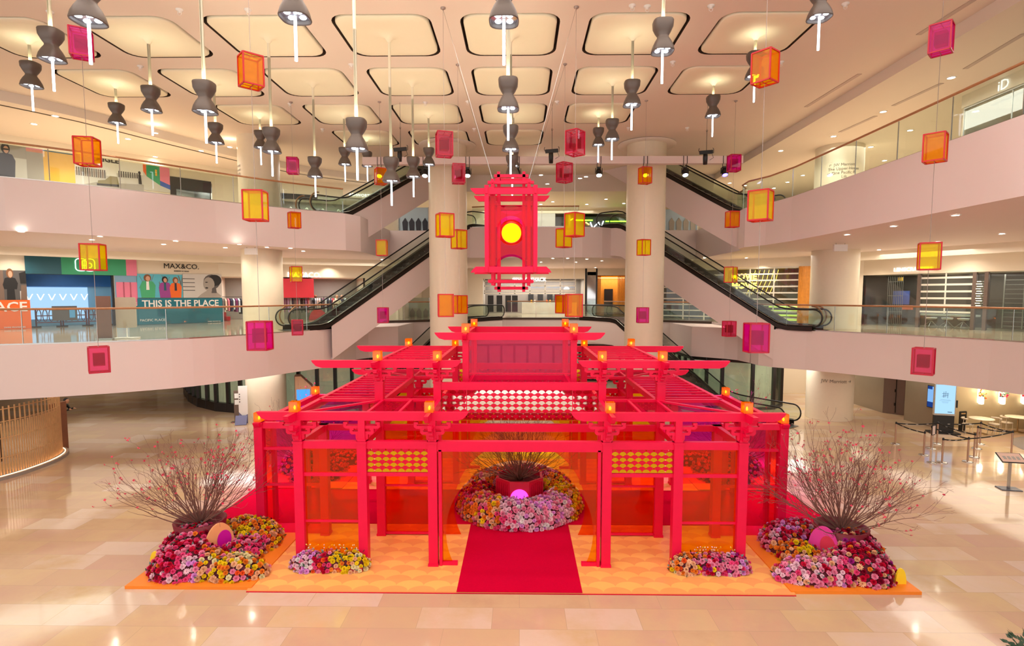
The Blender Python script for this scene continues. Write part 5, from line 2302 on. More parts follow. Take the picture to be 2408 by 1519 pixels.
b.bar(WL1.d * .75 + WL1.n * .03 + Vector((0, 0, .45)), WL1.d * 1.0 + WL1.n * .03 + Vector((0, 0, .45)), .03, .5)
b.build('board', tb)

t = thing('hoarding', 'long hoarding with coat photographs and THIS IS THE PLACE on a teal band', 'hoarding')
a0, a1 = hx(WL1, 295), hx(WL1, 521)
ax = hx(WL1, 322)
b = MB(TEAL2)
WL1.box(b, ax, 4.81, a1, WL1.hit(420, 701)[1], 0, .1)
b.build('teal_board', t)
P = Poster(WL1, 322, 645, 428, 700, 'photo_print', t, .1, SKYP)
rr = random.Random(5)
for i in range(14):
    x, y = rr.random(), rr.uniform(.2, .6)
    P.line(HAIRP, [(x, y), (min(1, max(0, x + rr.uniform(-.15, .15))), min(1, y + .4))], .008)
figure(P, .22, .34, 0, .95, GRNC, WHP)
figure(P, .6, .28, 0, .88, PURC, TEAL, BLKP)
figure(P, .84, .28, 0, .86, ORP, NAVY)
P.done()
P = Poster(WL1, 429, 645, 520, 700, 'photo_print', t, .1, LGREY)
for y in (.3, .45, .62, .78):
    P.rect(DGREY, 0, y, .3, y + .03)
P.poly(GREYP, [(.35, 0), (.95, 0), (.98, .08), (.82, .3), (.6, .3), (.45, .15)])
P.oval(DGREY, .74, .68, .22, .32).oval(BLKP, .82, .75, .18, .24).oval(GREYP, .66, .58, .15, .3)
P.oval(BLKP, .6, .66, .035, .02).oval(BLKP, .6, .42, .04, .03).poly(DGREY, [(.72, .2), (.86, .2), (.84, .5), (.74, .4)])
P.done()
wtxt(WL1, 'MAX&CO.', 427, 632, 12, SIGNB, t, off=.03)
wtxt(WL1, 'BUSINESS AS USUAL', 427, 639, 2.6, SIGNB, t, off=.03)
wtxt(WL1, 'THIS IS THE PLACE', 427, 720, 15, WHP, t, off=.115, bold=.012, sx=.93)
wtxt(WL1, 'PACIFIC PLACE', 358, 755, 5.5, WHP, t, off=.115)
wtxt(WL1, 'SWIRE PROPERTIES', 518, 756, 2.4, WHP, t, 'RIGHT', off=.115)
b = MB(cm('portal_side_print', (130, 170, 200)))
WL1.box(b, hx(WL1, 271), 4.81, ax, WL1.hit(300, 648)[1], -.2, .05)
b.m(PINKP)
for k in range(3):
    c = hx(WL1, 274 + k * 16)
    WL1.box(b, c, 5.9, c + .4, 7.3, .05, .06)
b.m(TEAL2)
WL1.box(b, hx(WL1, 300), 4.81, ax, 5.95, .05, .065)
b.build('side_print', t)
wtxt(WL1, 'THE PLACE', 322, 719, 9, WHP, t, 'RIGHT', off=.08, sx=.5)

# --- upper left gallery prints
t = thing('hoarding', 'black and white photograph of a man in sunglasses, far left of the upper gallery', 'hoarding')
P = Poster(WL1, -70, 325, 62, 417, 'photo_print', t, .08, LGREY)
P.rect(GREYP, 0, .55, 1, 1)
figure(P, .62, .34, 0, .86, NAVY, hair=BLKP)
P.rect(BLKP, .58, .72, .68, .76)
P.done()
t = thing('hoarding', 'pink, grey, teal and yellow colour block hoarding on the upper left gallery', 'hoarding')
P = Poster(WL1, 62, 330, 174, 430, 'colour_blocks', t, .09, GREYP)
P.rect(PINKP, 0, .72, .34, 1).rect(cm('print_salmon', (226, 140, 110)), 0, .66, .34, .72).rect(TEAL, .34, .72, 1, 1).rect(YEP, .34, 0, 1, .72).rect(ORP, .34, 0, 1, .04)
P.done()
t = thing('hoarding', 'black and white street photograph with a boot under AIGLE lettering, upper left gallery', 'hoarding')
P = Poster(WL1, 175, 375, 336, 446, 'photo_print', t, .08, LGREY)
P.poly(WHP, [(0, .5), (1, .62), (1, 1), (0, 1)])
P.poly(GREYP, [(.0, 0), (1, 0), (1, .3), (.3, .2)])
for i in range(14):
    P.rect(DGREY if i % 2 else TAUPE, .02 + i * .03, .35, .04 + i * .03, .62)
for i in range(10):
    P.rect(DGREY, .62 + i * .034, .45 + i * .004, .64 + i * .034, .66)
P.poly(BLKP, [(.3, .1), (.62, .12), (.62, .2), (.3, .16)])
P.poly(cm('print_olive_boot', (146, 134, 92)), [(.31, .16), (.62, .2), (.6, .44), (.5, .46), (.42, .3), (.32, .26)])
P.poly(WHP, [(.44, .44), (.6, .46), (.56, .9), (.46, .9)])
P.oval(BLKP, .94, .68, .02, .06).poly(BLKP, [(.92, .3), (.97, .3), (.96, .62), (.92, .62)])
P.done()
b = MB(cm('hoarding_white', (232, 220, 212)))
WL1.pbox(b, 176, 352, 336, 374, 0, .06)
b.build('sign_band', t)
wtxt(WL1, 'AIGLE', 253, 382, 12, SIGNB, t, off=.1, bold=.01)
t = thing('hoarding', 'orange, green, pink and blue angled colour hoarding on the upper left gallery', 'hoarding')
P = Poster(WL1, 336, 378, 398, 450, 'colour_blocks', t, .08, LGREY)
P.poly(ORP, [(0, .6), (.12, .45), (.12, 1), (0, 1)]).poly(GREEN, [(.12, .45), (.62, .2), (.62, .9), (.12, 1)]).poly(PINKP, [(.62, .3), (1, .25), (1, .8), (.62, .9)]).poly(cm('print_blue', (60, 100, 196)), [(.62, .2), (1, .1), (1, .25), (.62, .36)]).rect(YEP, .45, .5, .52, .7)
P.done()

# ================================================================ SHOPS BEHIND THE GALLERIES
GARM = [pm('garment_%s' % n, c, .8, var=.15, scale=10) for n, c in (('rose', (216, 130, 150)), ('lilac', (190, 160, 210)), ('ice', (200, 214, 224)), ('red', (206, 40, 60)), ('black', (38, 36, 40)), ('grey', (128, 124, 126)), ('navy', (50, 56, 86)), ('cream', (232, 220, 204)), ('plum', (130, 60, 110)))]


def clothes_rail(label, p, d, L, n, seed, group=None):
    rr = random.Random(seed)
    t = thing('clothes_rail', label, 'clothes rail', p, group=group)
    b = MB(BLACK)
    for s_ in (0, L):
        b.bar(d * s_, d * s_ + Vector((0, 0, 1.6)), .03)
        b.bar(d * s_ + Vector((0, -.25, .02)), d * s_ + Vector((0, .25, .02)), .03)
    b.bar(Vector((0, 0, 1.6)), d * L + Vector((0, 0, 1.6)), .03)
    b.build('rail_frame', t)
    nn = Vector((d.y, -d.x, 0))
    for i in range(n):
        c = d * (L * (i + .5) / n)
        w = rr.uniform(.2, .26)
        h = rr.uniform(.75, 1.1)
        b = MB(rr.choice(GARM))
        z = 1.55
        pts = [c - nn * w + Vector((0, 0, z - h)), c + nn * w + Vector((0, 0, z - h)), c + nn * w * .95 + Vector((0, 0, z - .2)), c + nn * .06 + Vector((0, 0, z - .05)), c - nn * .06 + Vector((0, 0, z - .05)), c - nn * w * .95 + Vector((0, 0, z - .2))]
        b.extr([q + d * rr.uniform(-.01, .01) for q in pts], d * (L / n * .6))
        b.build('garment', t)


def mannequin(label, loc, rz, coat, trousers, skin, seed=0):
    t = thing('mannequin', label, 'mannequin', loc, rz)
    b = MB(skin)
    b.sphere((0, 0, 1.62), .1, 12, 1.25)
    b.tube([(0, 0, 1.52), (0, 0, 1.42)], .05, 8)
    b.build('head', t)
    b = MB(coat)
    b.lathe([(.03, 1.46), (.13, 1.42), (.2, 1.34), (.19, 1.1), (.15, .98), (.2, .78), (.01, .78)], (0, 0, 0), 14)
    for s_ in (-1, 1):
        b.tube([(s_ * .2, 0, 1.36), (s_ * .27, .02, 1.1), (s_ * .25, -.06, .84)], [.06, .05, .04], 8)
    b.build('coat', t)
    b = MB(trousers)
    for s_ in (-1, 1):
        b.tube([(s_ * .09, 0, .82), (s_ * .1, 0, .45), (s_ * .1, -.01, .04)], [.09, .07, .05], 8)
    b.build('trousers', t)


RSET = pm('shop_red_wall', (214, 44, 62), .6)
SHW = pm('shop_warm_white', (226, 214, 194), .6)
SHG = pm('shop_grey_wall', (148, 142, 134), .6)


def shop(name, label, wf, a0, a1, z0, zt, depth, back, side=SHW, lamp=120, lcol=NEUT, glass=True, floor=None):
    t = thing(name, label, 'shop')
    b = MB(back)
    wf.box(b, a0 - .3, z0, a1 + .3, zt + .3, -depth, -depth - .1)
    b.build('back_wall', t)
    b = MB(side)
    for a in (a0, a1):
        b.poly([wf.p(a, z0, -.25), wf.p(a, z0, -depth), wf.p(a, zt + .1, -depth), wf.p(a, zt + .1, -.25)])
    b.build('side_wall', t)
    b = MB(SHW)
    b.poly([wf.p(a0, zt + .02, -.25), wf.p(a1, zt + .02, -.25), wf.p(a1, zt + .02, -depth), wf.p(a0, zt + .02, -depth)])
    b.build('shop_ceiling', t)
    if glass:
        b = MB(SHOPG)
        b.poly([wf.p(a0, z0, -.08), wf.p(a1, z0, -.08), wf.p(a1, zt, -.08), wf.p(a0, zt, -.08)])
        b.build('shop_window', t)
    c = wf.p((a0 + a1) / 2, zt - .1, -depth * .45)
    ang = math.atan2(wf.d.y, wf.d.x)
    area_lamp('shop_fill', c, (a1 - a0) * .8, depth * .5, lamp, lcol, (0, 0, ang))  # area fill added inside each shop, where ambient light doesn't reach
    return t


# lower left boutique (two openings)
a0, a1 = hx(WL1, 523), WL1.L - .02
t = shop('boutique', 'narrow boutique opening with red steps left of the left column', WL1, a0, a1, 4.81, 7.9, 2.6, SHW, lamp=60)
b = MB(RSET)
for k in range(3):
    b.box(0, 0, 0, 0, 0, 0) if False else None
    WL1.box(b, a0, 4.82 + .0, a0 + .9 - k * .25, 5.1 + .3 * k, -1.3, -1.9)
WL1.box(b, a1 - .5, 4.82, a1, 6.1, -1.3, -2)
b.build('red_steps', t)
clothes_rail('clothes rail of pastel garments in the narrow boutique opening', WL1.p(a0 + .2, 4.82, -1.0), WL1.d, 1.5, 9, 3)
a0, a1 = .02, hx(WL2, 856)
t = shop('boutique', 'wide boutique with red back wall under the glowing MAX&CO sign', WL2, a0, a1, 4.81, 7.73, 4.0, SHG, lamp=150, glass=False)
P = Poster(WL2, 660, 655, 738, 700, 'red_wall_panel', t, -3.9, RSET)
P.done()
wtxt(WL2, 'MAX&CO.', 716, 652, 12, SIGNW, t, off=.05)
clothes_rail('long clothes rail of white and red garments at the left of the boutique', WL2.p(hx(WL2, 664), 4.82, -1.4), WL2.d, 1.7, 12, 5)
clothes_rail('long clothes rail of dark garments in the middle of the boutique', WL2.p(hx(WL2, 706), 4.82, -1.8), WL2.d, 2.2, 16, 6)
clothes_rail('clothes rail of red and grey garments at the right of the boutique', WL2.p(hx(WL2, 765), 4.82, -1.5), WL2.d, 2.0, 12, 8)
mannequin('mannequin in a cream coat at the right of the boutique by the escalator', WL2.p(hx(WL2, 795), 4.82, -.8), .4, GARM[7], GARM[4], SKIN)
mannequin('mannequin in a navy coat at the right of the boutique by the escalator', WL2.p(hx(WL2, 808), 4.82, -1.1), .4, GARM[6], GARM[5], SKIN)
mannequin('mannequin in a dark jacket behind the boutique rails', WL2.p(hx(WL2, 747), 4.82, -2.6), .4, GARM[4], GARM[4], HAIRP)
b = MB(RSET)
pp = [(math.cos(a) * .6, math.sin(a) * .75) for a in [PI * k / 14 for k in range(15)]]
c = WL2.p(hx(WL2, 748), 4.82, -.9)
b.extr([c + WL2.d * x + Vector((0, 0, z)) for x, z in pp], WL2.n * .4)
tag(b.build('arched_display_block'), 'red arched display block in the middle of the boutique', 'display')

# upper left shops
a0, a1 = hx(WL1, 400, 430), WL1.L - .25
t = shop('sportswear_shop', 'dark fronted shop with an orange bench on the upper left gallery', WL1, a0, a1, 10.81, 13.55, 3.2, SHG, DGREY, 80)
b = MB(BLKP)
WL1.box(b, a0, 13.0, a1, 13.7, -.1, .06)
WL1.box(b, a0, 10.81, a0 + .3, 13.0, -.1, .06)
b.m(LGREY)
WL1.box(b, a0 + 2.6, 10.81, a0 + 2.66, 13.0, -.06, .02)
b.build('dark_frame', t)
b = MB(cm('poster_pale_blue', (150, 196, 226)))
WL1.box(b, a1 - 1.8, 10.85, a1 - .9, 11.7, -1, -1.05)
b.m(cm('poster_red', (176, 44, 74)))
WL1.box(b, a1 - 2.6, 10.85, a1 - 2.1, 12.1, -1, -1.05)
b.build('standing_posters', t)
mannequin('mannequin in a black jacket in the dark fronted upper shop', WL1.p(a0 + 1.2, 10.82, -1.2), 0, GARM[4], GARM[5], GARM[4])
mannequin('mannequin in a grey jacket beside the black one in the upper shop', WL1.p(a0 + 2.1, 10.82, -1.2), 0, GARM[2], GARM[5], GARM[7])
mannequin('mannequin in a pale blue parka at the right end of the dark fronted upper shop', WL1.p(a1 - .5, 10.82, -.7), 0, GARM[2], GARM[4], GARM[4])
q = WL1.p(hx(WL1, 385, 450), 10.82, 1.6)
b = MB(cm('bench_tan_leather', (206, 140, 70)))
for i, (w, h0, h1) in enumerate(((2.0, 0, .42), (2.1, .42, .55))):
    pts = [(x, y) for x, y in rrect(0, 0, w / 2, .38, .36, 5)]
    ca, sa = WL1.d.x, WL1.d.y
    b.extr([(q.x + x * ca - y * sa, q.y + x * sa + y * ca, 10.82 + h0) for x, y in pts], Vector((0, 0, h1 - h0)))
tag(b.build('rounded_bench'), 'tan rounded bench behind the upper left balustrade', 'bench')

a0, a1 = hx(WL2, 648, 440), hx(WL2, 872, 450)
t = shop('womenswear_shop', 'glass fronted shop with ASHWORTH sign behind the upper left escalator', WL2, a0, a1, 10.81, 13.25, 3.2, SHG, SHG, 120)
b = MB(BLKP)
WL2.box(b, a0, 10.81, a0 + .35, 13.3, -.1, .05)
WL2.box(b, a0, 12.95, a0 + 2.6, 13.3, -.1, .05)
b.build('dark_frame', t)
wtxt(WL2, 'ASHWORTH', 848, 463, 7, SIGNW, t, off=.12)
for i, c in enumerate((2, 1, 4, 5, 0, 8)):
    mannequin('mannequin in the glass fronted upper shop, %s from the left' % ('first', 'second', 'third', 'fourth', 'fifth', 'sixth')[i], WL2.p(a0 + .9 + i * 1.05, 10.82, -.9), .3, GARM[c], GARM[(c + 3) % 9], GARM[7])

# right lower gallery: optician
LENSB = pm('optician_dark', (84, 74, 66), .4)
a0, a1 = hx(WR, 2028), 11.4
t = shop('optician_shop', 'optician shop with white roller grille and LENSCRAFTERS sign on the lower right gallery', WR, a0, a1, 4.81, 7.7, 2.6, LENSB, LENSB, 90)
wtxt(WR, 'LENSCRAFTERS', 2147, 637, 9, SIGNW, t, off=.05)
b = MB(pm('grille_white', (226, 220, 208), .4))
s0, s1 = hx(WR, 2160), hx(WR, 2288)
for z in [5.62 + .36 * k for k in range(6)]:
    WR.box(b, s0, z, s1, z + .1, -.05, -.02)
for s_ in (s0, (s0 + s1) / 2, s1):
    WR.box(b, s_ - .03, 5.6, s_ + .03, 7.7, -.05, -.01)
b.build('roller_grille', t)
for u in (2160, 2290, 2318):
    b = MB(BRZD)
    c = hx(WR, u)
    WR.box(b, c - .08, 4.81, c + .08, 7.7, -.1, .05)
    b.build('bronze_pier', t)
b = MB(pm('chain_grille', (186, 180, 172), .4, metal=.5))
for k in range(9):
    c = hx(WR, 2084) + k * .1
    WR.box(b, c, 4.9, c + .015, 7.6, -.12, -.1)
for z in (5.6, 6.5, 7.3):
    WR.box(b, hx(WR, 2084), z, hx(WR, 2084) + .82, z + .03, -.12, -.1)
b.build('chain_grille', t)
b = MB(pm('spectacle_shelf', (170, 166, 158), .35, metal=.3))
s2 = hx(WR, 2330)
for k in range(11):
    WR.box(b, s2, 5.0 + k * .23, a1, 5.02 + k * .23, -1.2, -1.5)
for k in range(7):
    WR.box(b, s2 + k * .8, 4.9, s2 + k * .8 + .04, 7.6, -1.15, -1.2)
b.build('display_shelving', t)
b = MB(em('optician_menu_glow', (255, 236, 190), 3))
for k in range(12):
    c = hx(WR, 2303)
    WR.box(b, c - .14 + .03 * (k % 2), 5.9 + k * .12, c + .14 - .04 * (k % 3), 5.93 + k * .12, .06, .07)
b.build('lit_sign_lines', t)
b = MB(WHITE)
WR.box(b, s0 - .1, 5.45, s1 + .1, 5.55, -.6, -.1)
b.build('white_counter', t)
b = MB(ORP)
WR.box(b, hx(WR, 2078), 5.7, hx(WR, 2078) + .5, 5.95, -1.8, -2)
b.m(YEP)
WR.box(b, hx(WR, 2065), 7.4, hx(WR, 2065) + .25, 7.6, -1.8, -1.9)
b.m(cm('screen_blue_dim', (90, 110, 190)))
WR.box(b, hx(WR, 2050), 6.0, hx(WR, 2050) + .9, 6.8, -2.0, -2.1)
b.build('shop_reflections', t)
for i in range(3):
    c = WR.p(hx(WR, 2170 + i * 38), 4.82, -.9)
    tc_ = thing('swivel_chair', 'white swivel chair on a chrome star base behind the grille, %s from the left' % ('first', 'second', 'third')[i], 'chair', c, group='optician chairs')
    b = MB(STEEL)
    for k in range(5):
        a = 2 * PI * k / 5
        b.tube([(0, 0, .35), (.34 * math.cos(a), .34 * math.sin(a), .03)], .02, 5)
    b.build('star_base', tc_)
    b = MB(WHITE)
    b.lathe([(.001, .4), (.22, .42), (.27, .5), (.26, .52), (.2, .46), (.001, .44)], n=16)
    b.build('seat', tc_)

# right lower gallery: cinema with grille, neon and amber slats
AMB = pm('amber_wood', (214, 138, 48), .45, var=.2, scale=6)
a0, a1 = .02, hx(WRM, 1878)
t = shop('cinema_front', 'cinema front behind a white grille with yellow MOVIE MOVIE neon', WRM, a0, a1, 4.81, 8.3, 3.0, pm('cinema_dark', (66, 52, 46), .5), LENSB, 90, WARM)
b = MB(pm('grille_white', (226, 220, 208), .4))
n = int((a1 - a0) / 1.35)
for k in range(n + 1):
    c = a0 + (a1 - a0) * k / n
    WRM.box(b, c - .04, 4.85, c + .04, 8.3, -.04, .0)
for k in range(9):
    z = 5.05 + k * .4
    WRM.box(b, a0, z, a1, z + .09, -.05, -.01)
b.build('roller_grille', t)
NEY = em('neon_yellow', (255, 196, 60), 7)
wtxt(WRM, 'MOVIE', 1742, 656, 14, NEY, t, off=-.9, bold=.015)
wtxt(WRM, 'MOVIE', 1742, 678, 14, NEY, t, off=-.9, bold=.015)
b = MB(em('neon_strip_warm', (255, 190, 70), 3))
rr = random.Random(4)
for k in range(6):
    c = hx(WRM, 1765 + k * 11)
    b.tube([WRM.p(c, 8.2, -1.2), WRM.p(c - .12, 7.6, -1.2), WRM.p(c - .5, 6.6, -1.2)], .015, 4)
b.build('neon_arcs', t)
b = MB(em('bench_light_yellow', (226, 226, 90), 1.2))
for k in range(4):
    WRM.box(b, hx(WRM, 1802), 4.9 + k * .28, hx(WRM, 1874), 5.02 + k * .28, -.9, -1)
b.build('lit_steps', t)
b = MB(AMB)
s0, s1 = hx(WRM, 1880), hx(WRM, 1908)
for k in range(9):
    c = s0 + (s1 - s0) * k / 9
    p = WRM.p(c, 4.82, .1 + .12 * math.sin(PI * k / 9))
    b.lathe([(.09, 0), (.09, 3.5)], p, 8)
tag(b.build('curved_timber_screen'), 'curved screen of amber timber slats at the right end of the cinema front', 'screen')

# upper right optician with round board
t = thing('eyewear_shop', 'glass shop with iD sign at the far right of the upper gallery', 'shop')
X2 = 17.0
b = MB(CREAM)
b.box(X2, -5, 13.72, X2 + .2, 22.2, 14.2)
b.build('sign_band', t)
b = MB(SHOPG)
b.poly([(X2 + .05, -5, 10.81), (X2 + .05, 22.1, 10.81), (X2 + .05, 22.1, 13.7), (X2 + .05, -5, 13.7)])
b.poly([(X2 + .05, 22.1, 10.81), (X2 + 3, 22.1, 10.81), (X2 + 3, 22.1, 13.7), (X2 + .05, 22.1, 13.7)])
b.build('shop_window', t)
b = MB(STEEL)
for y in (22.1, 20.0, 18.9, 16, 13, 10):
    b.bar((X2 + .05, y, 10.81), (X2 + .05, y, 13.7), .03)
b.bar((X2 + .05, -5, 13.68), (X2 + .05, 22.1, 13.68), .06)
b.build('window_frame', t)
b = MB(pm('shop_pale_blue', (196, 206, 206), .5))
b.box(X2 + 4, -5, 10.81, X2 + 4.1, 22.0, 13.7)
b.build('back_wall', t)
b = MB(WHITE)
for k in range(5):
    b.box(X2 + 2.6, 8 + k * 2.6, 10.82, X2 + 3.2, 10 + k * 2.6, 11.9)
b.build('white_counters', t)
txt('iD', .5, pm('sign_lit_white', (255, 255, 255), .5, emis=.35), (X2 - .05, 20.3, 13.72 + .05), (0, -1, 0), parent=t)
area_lamp('shop_fill', (X2 + 2, 14, 13.6), 3, 14, 80, (.85, .95, 1))  # added fill for the eyewear shop interior
t = thing('round_board', 'white round display board in the eyewear shop window', 'display', (X2 + .45, 20.3, 10.82))
b = MB(WHITE)
b.extr([(0, .62 * math.cos(a), 1.25 + .62 * math.sin(a)) for a in [2 * PI * k / 28 for k in range(28)]], Vector((.06, 0, 0)))
b.box(-.0, -.1, 0, .06, .1, .7)
b.build('disc', t)
b = MB(BLACK)
b.box(-.02, -.14, 1.1, 0, .14, 1.35)
b.build('black_print', t)

# centre: burger counter
t = thing('burger_counter', 'burger counter with white grille under the glowing SHAKE SHACK sign at centre back', 'restaurant')
b = MB(pm('kitchen_back', (120, 112, 104), .5))
b.box(-3.3, 53, 4.81, 5.8, 53.1, 8.2)
b.build('back_wall', t)
b = MB(pm('kitchen_side', (160, 150, 138), .5))
b.box(-3.32, 50.3, 4.81, -3.28, 53, 8.2)
b.box(5.78, 50.3, 4.81, 5.82, 53, 8.2)
b.poly([(-3.3, 50.3, 8.01), (5.8, 50.3, 8.01), (5.8, 53, 8.01), (-3.3, 53, 8.01)])
b.build('side_wall', t)
b = MB(pm('grille_white', (226, 220, 208), .4))
b.box(-3.2, 50.02, 6.62, 5.0, 50.06, 6.72)
for z in (6.85, 7.3, 7.75):
    b.box(-3.2, 50.02, z, 5.0, 50.06, z + .08)
for k in range(7):
    b.box(-3.2 + k * 1.36, 50.02, 6.62, -3.12 + k * 1.36, 50.06, 8.0)
b.build('roller_grille', t)
b = MB(pm('counter_marble', (214, 206, 196), .3, var=.2, scale=2))
b.box(.2, 50.6, 4.81, 5.2, 51.2, 5.85)
b.build('marble_counter', t)
for (x, y, z0, z1) in [(x, 50.5, 5.0, 6.5) for x in (-2.9, -2.1, -1.3, -.7)] + [(x, 52.8, 6.0, 6.6) for x in (.8, 1.7, 2.6, 3.3)]:
    b = MB(BLKP)
    b.box(x, y, z0, x + .52, y + .06, z1)
    b.build('menu_board', t)
b = MB(YEP)
b.box(1.0, 50.7, 5.85, 1.15, 50.75, 6.1)
b.m(WHP)
b.box(1.3, 50.7, 5.85, 1.45, 50.75, 6.1)
b.m(ORP)
b.box(2.4, 50.7, 5.85, 2.55, 50.75, 6.1)
b.m(YEP)
b.box(2.7, 50.7, 5.85, 2.85, 50.75, 6.1)
b.build('counter_cards', t)
wtxt(WB, 'SHAKE SHACK', 1248, 661, 8, SIGNW, t, off=.06, bold=.008)
b = MB(SIGNW)
a_, z_ = WB.hit(1209, 657)
pp = WB.p(a_, z_, .06)
b.extr([(pp.x + .16 * math.cos(a), pp.y, z_ + .02 + .12 * math.sin(a)) for a in [PI * k / 8 for k in range(9)]], Vector((0, .03, 0)))
b.box(pp.x - .16, pp.y, z_ - .06, pp.x + .16, pp.y + .03, z_ - .02)
b.build('burger_mark', t)
wtxt(WB, 'HAMBURGERS FROZEN CUSTARD', 1296, 677, 6, pm('sign_steel_blue', (96, 120, 150), .4), t, off=-1.5)
b = MB(SIGNW)
b.extr([(4.2 + .26 * math.cos(a), 49.98, 7.05 + .22 * math.sin(a)) for a in [PI * k / 8 for k in range(9)]], Vector((0, .02, 0)))
b.build('neon_burger', t)
area_lamp('shop_fill', (1.2, 51.6, 7.9), 8, 2, 220, NEUT)  # added fill for the kitchen behind the counter

t = thing('amber_lobby', 'lobby lined with amber timber and a dark doorway right of the burger counter', 'lobby')
b = MB(AMB)
b.box(6.9, 52.2, 4.81, 10.2, 52.3, 8.3)
for k in range(12):
    b.box(8.9 + k * .1, 50.6, 4.81, 8.95 + k * .1, 50.75, 8.3)
for k in range(7):
    b.box(6.9 + k * .07, 50.6, 4.81, 6.94 + k * .07, 50.75, 8.3)
b.build('timber_wall', t)
b = MB(BLKP)
b.box(7.9, 52.1, 4.81, 8.7, 52.18, 7.1)
b.build('doorway', t)
b = MB(pm('mirror_pillar', (220, 222, 224), .08, metal=1))
b.box(6.05, 50.0, 4.81, 6.85, 50.1, 8.6)
b.m(BLKP)
b.box(5.85, 49.95, 4.81, 6.02, 50.1, 8.9)
b.box(6.82, 49.95, 4.81, 6.95, 50.1, 8.9)
b.build('mirror_pillar', t)
b = MB(em('lobby_strip', (255, 200, 110), 6))
b.box(7.0, 51.9, 8.1, 10.1, 52.0, 8.14)
b.build('light_strip', t)
area_lamp('shop_fill', (8.3, 51.4, 8.1), 3, 1, 36, WARM)  # added fill for the lobby interior

# centre, upper storey shop with neon squiggles
t = thing('neon_cafe', 'dark shop with green and white neon squiggles behind the upper bridge', 'shop')
b = MB(pm('neon_cafe_dark', (58, 56, 54), .3))
b.box(1.4, 48, 10.81, 10.4, 48.1, 13.2)
b.m(LGREY)
b.box(1.4, 46.02, 10.81, 2.9, 46.1, 13.2)
b.box(4.0, 46.0, 10.81, 4.15, 46.1, 13.2)
b.build('shop_front', t)
b = MB(em('neon_green', (120, 255, 40), 5))
b.box(4.7, 47.9, 12.85, 6.2, 47.95, 12.93)
b.box(7.3, 47.9, 12.75, 9.2, 47.95, 12.83)
b.build('neon_green_bar', t)
b = MB(em('neon_white', (230, 245, 255), 6))
b.tube([(6.0, 47.8, 12.7), (6.2, 47.8, 12.2), (6.4, 47.8, 12.4), (6.7, 47.8, 12.7), (6.9, 47.8, 12.2), (7.1, 47.8, 12.8)], .045, 5)
b.m(em('neon_yellow', (255, 196, 60), 7))
b.tube([(4.2, 47.8, 12.8), (4.5, 47.8, 13.0)], .04, 5)
b.tube([(5.6, 47.8, 12.7), (5.9, 47.8, 12.5)], .04, 5)
b.tube([(6.3, 47.8, 12.1), (6.7, 47.8, 12.0)], .04, 5)
b.build('neon_squiggles', t)

# glimpses between the columns
for (lab, u0, u1, v0, v1, D, mats) in (
        ('bright shop window with a blue and white figure print, left of the left central column, upper storey', 938, 1008, 488, 545, 40, (cm('print_ice', (190, 214, 236)), NAVY)),
        ('pale shop window left of the left central column, lower storey', 940, 1010, 700, 753, 44, (cm('print_mint', (206, 212, 190)), GREYP)),
        ('shop window with hanging jackets right of the right central column, upper storey', 1562, 1640, 492, 540, 40, (cm('print_ice', (190, 214, 236)), GREYP))):
    t = thing('shop_display', lab[:200] if len(lab.split()) <= 16 else ' '.join(lab.split()[:16]), 'shop window')
    p, q = ay(u0, v1 + 25, D), ay(u1, v0, D)
    b = MB(mats[0])
    b.box(p.x, D, max(p.z, 4.82), q.x, D + .1, q.z)
    b.build('back_print', t)
    b = MB(mats[1])
    for k in range(4):
        x = p.x + (q.x - p.x) * (.15 + .22 * k)
        zc_ = p.z + (q.z - p.z) * .5
        b.extr([(x, D - .05, zc_ - .5), (x + .3, D - .05, zc_ - .5), (x + .34, D - .05, zc_ + .2), (x + .15, D - .05, zc_ + .5), (x - .05, D - .05, zc_ + .2)], Vector((0, .03, 0)))
    b.build('figure_print', t)
    b = MB(STEEL)
    b.bar((p.x, D - .1, p.z), (p.x, D - .1, q.z), .06)
    b.bar((q.x, D - .1, p.z), (q.x, D - .1, q.z), .06)
    b.build('window_frame', t)

# ---- lettering on the columns
tcol = txt('JW Marriott \u2192', .25, pm('sign_grey_letters', (150, 138, 124), .4), (0, 0, 0), (1, 0, 0), name='lettering')
tag(tcol, 'grey JW Marriott lettering with arrow on the right ground floor column', 'lettering')
for v in tcol.data.vertices:      # wrap the flat lettering round the column face
    x, z = v.co.x, v.co.z
    a = -PI / 2 - .19 + x / 1.145
    v.co = Vector((16.65 + 1.14 * math.cos(a), 29.75 + 1.14 * math.sin(a), 2.02 + z))
tcol = txt('\u2196 JW Marriott\n   The Upper House\n\u2199 One Pacific Pl.\n   Lift', .2, pm('sign_grey_letters', (150, 138, 124), .4), (0, 0, 0), (1, 0, 0), name='lettering', align='CENTER')
tag(tcol, 'four lines of grey direction lettering on the right column at the upper gallery', 'lettering')
for v in tcol.data.vertices:
    x, z = v.co.x, v.co.z
    a = -PI / 2 - .38 + x / 1.145
    v.co = Vector((16.65 + 1.14 * math.cos(a), 29.75 + 1.14 * math.sin(a), 13.05 + z))
tcol = txt('JW Marriott\nHouse\nOne Pacific', .2, pm('sign_grey_letters', (150, 138, 124), .4), (0, 0, 0), (1, 0, 0), name='lettering', align='RIGHT')
tag(tcol, 'three small lines of grey lettering on the left column at the upper gallery', 'lettering')
for v in tcol.data.vertices:
    x, z = v.co.x, v.co.z
    a = -PI / 2 - .55 + x / 1.0
    v.co = Vector((-13.5 + 1.012 * math.cos(a), 29.1 + 1.012 * math.sin(a), 13.0 + z))

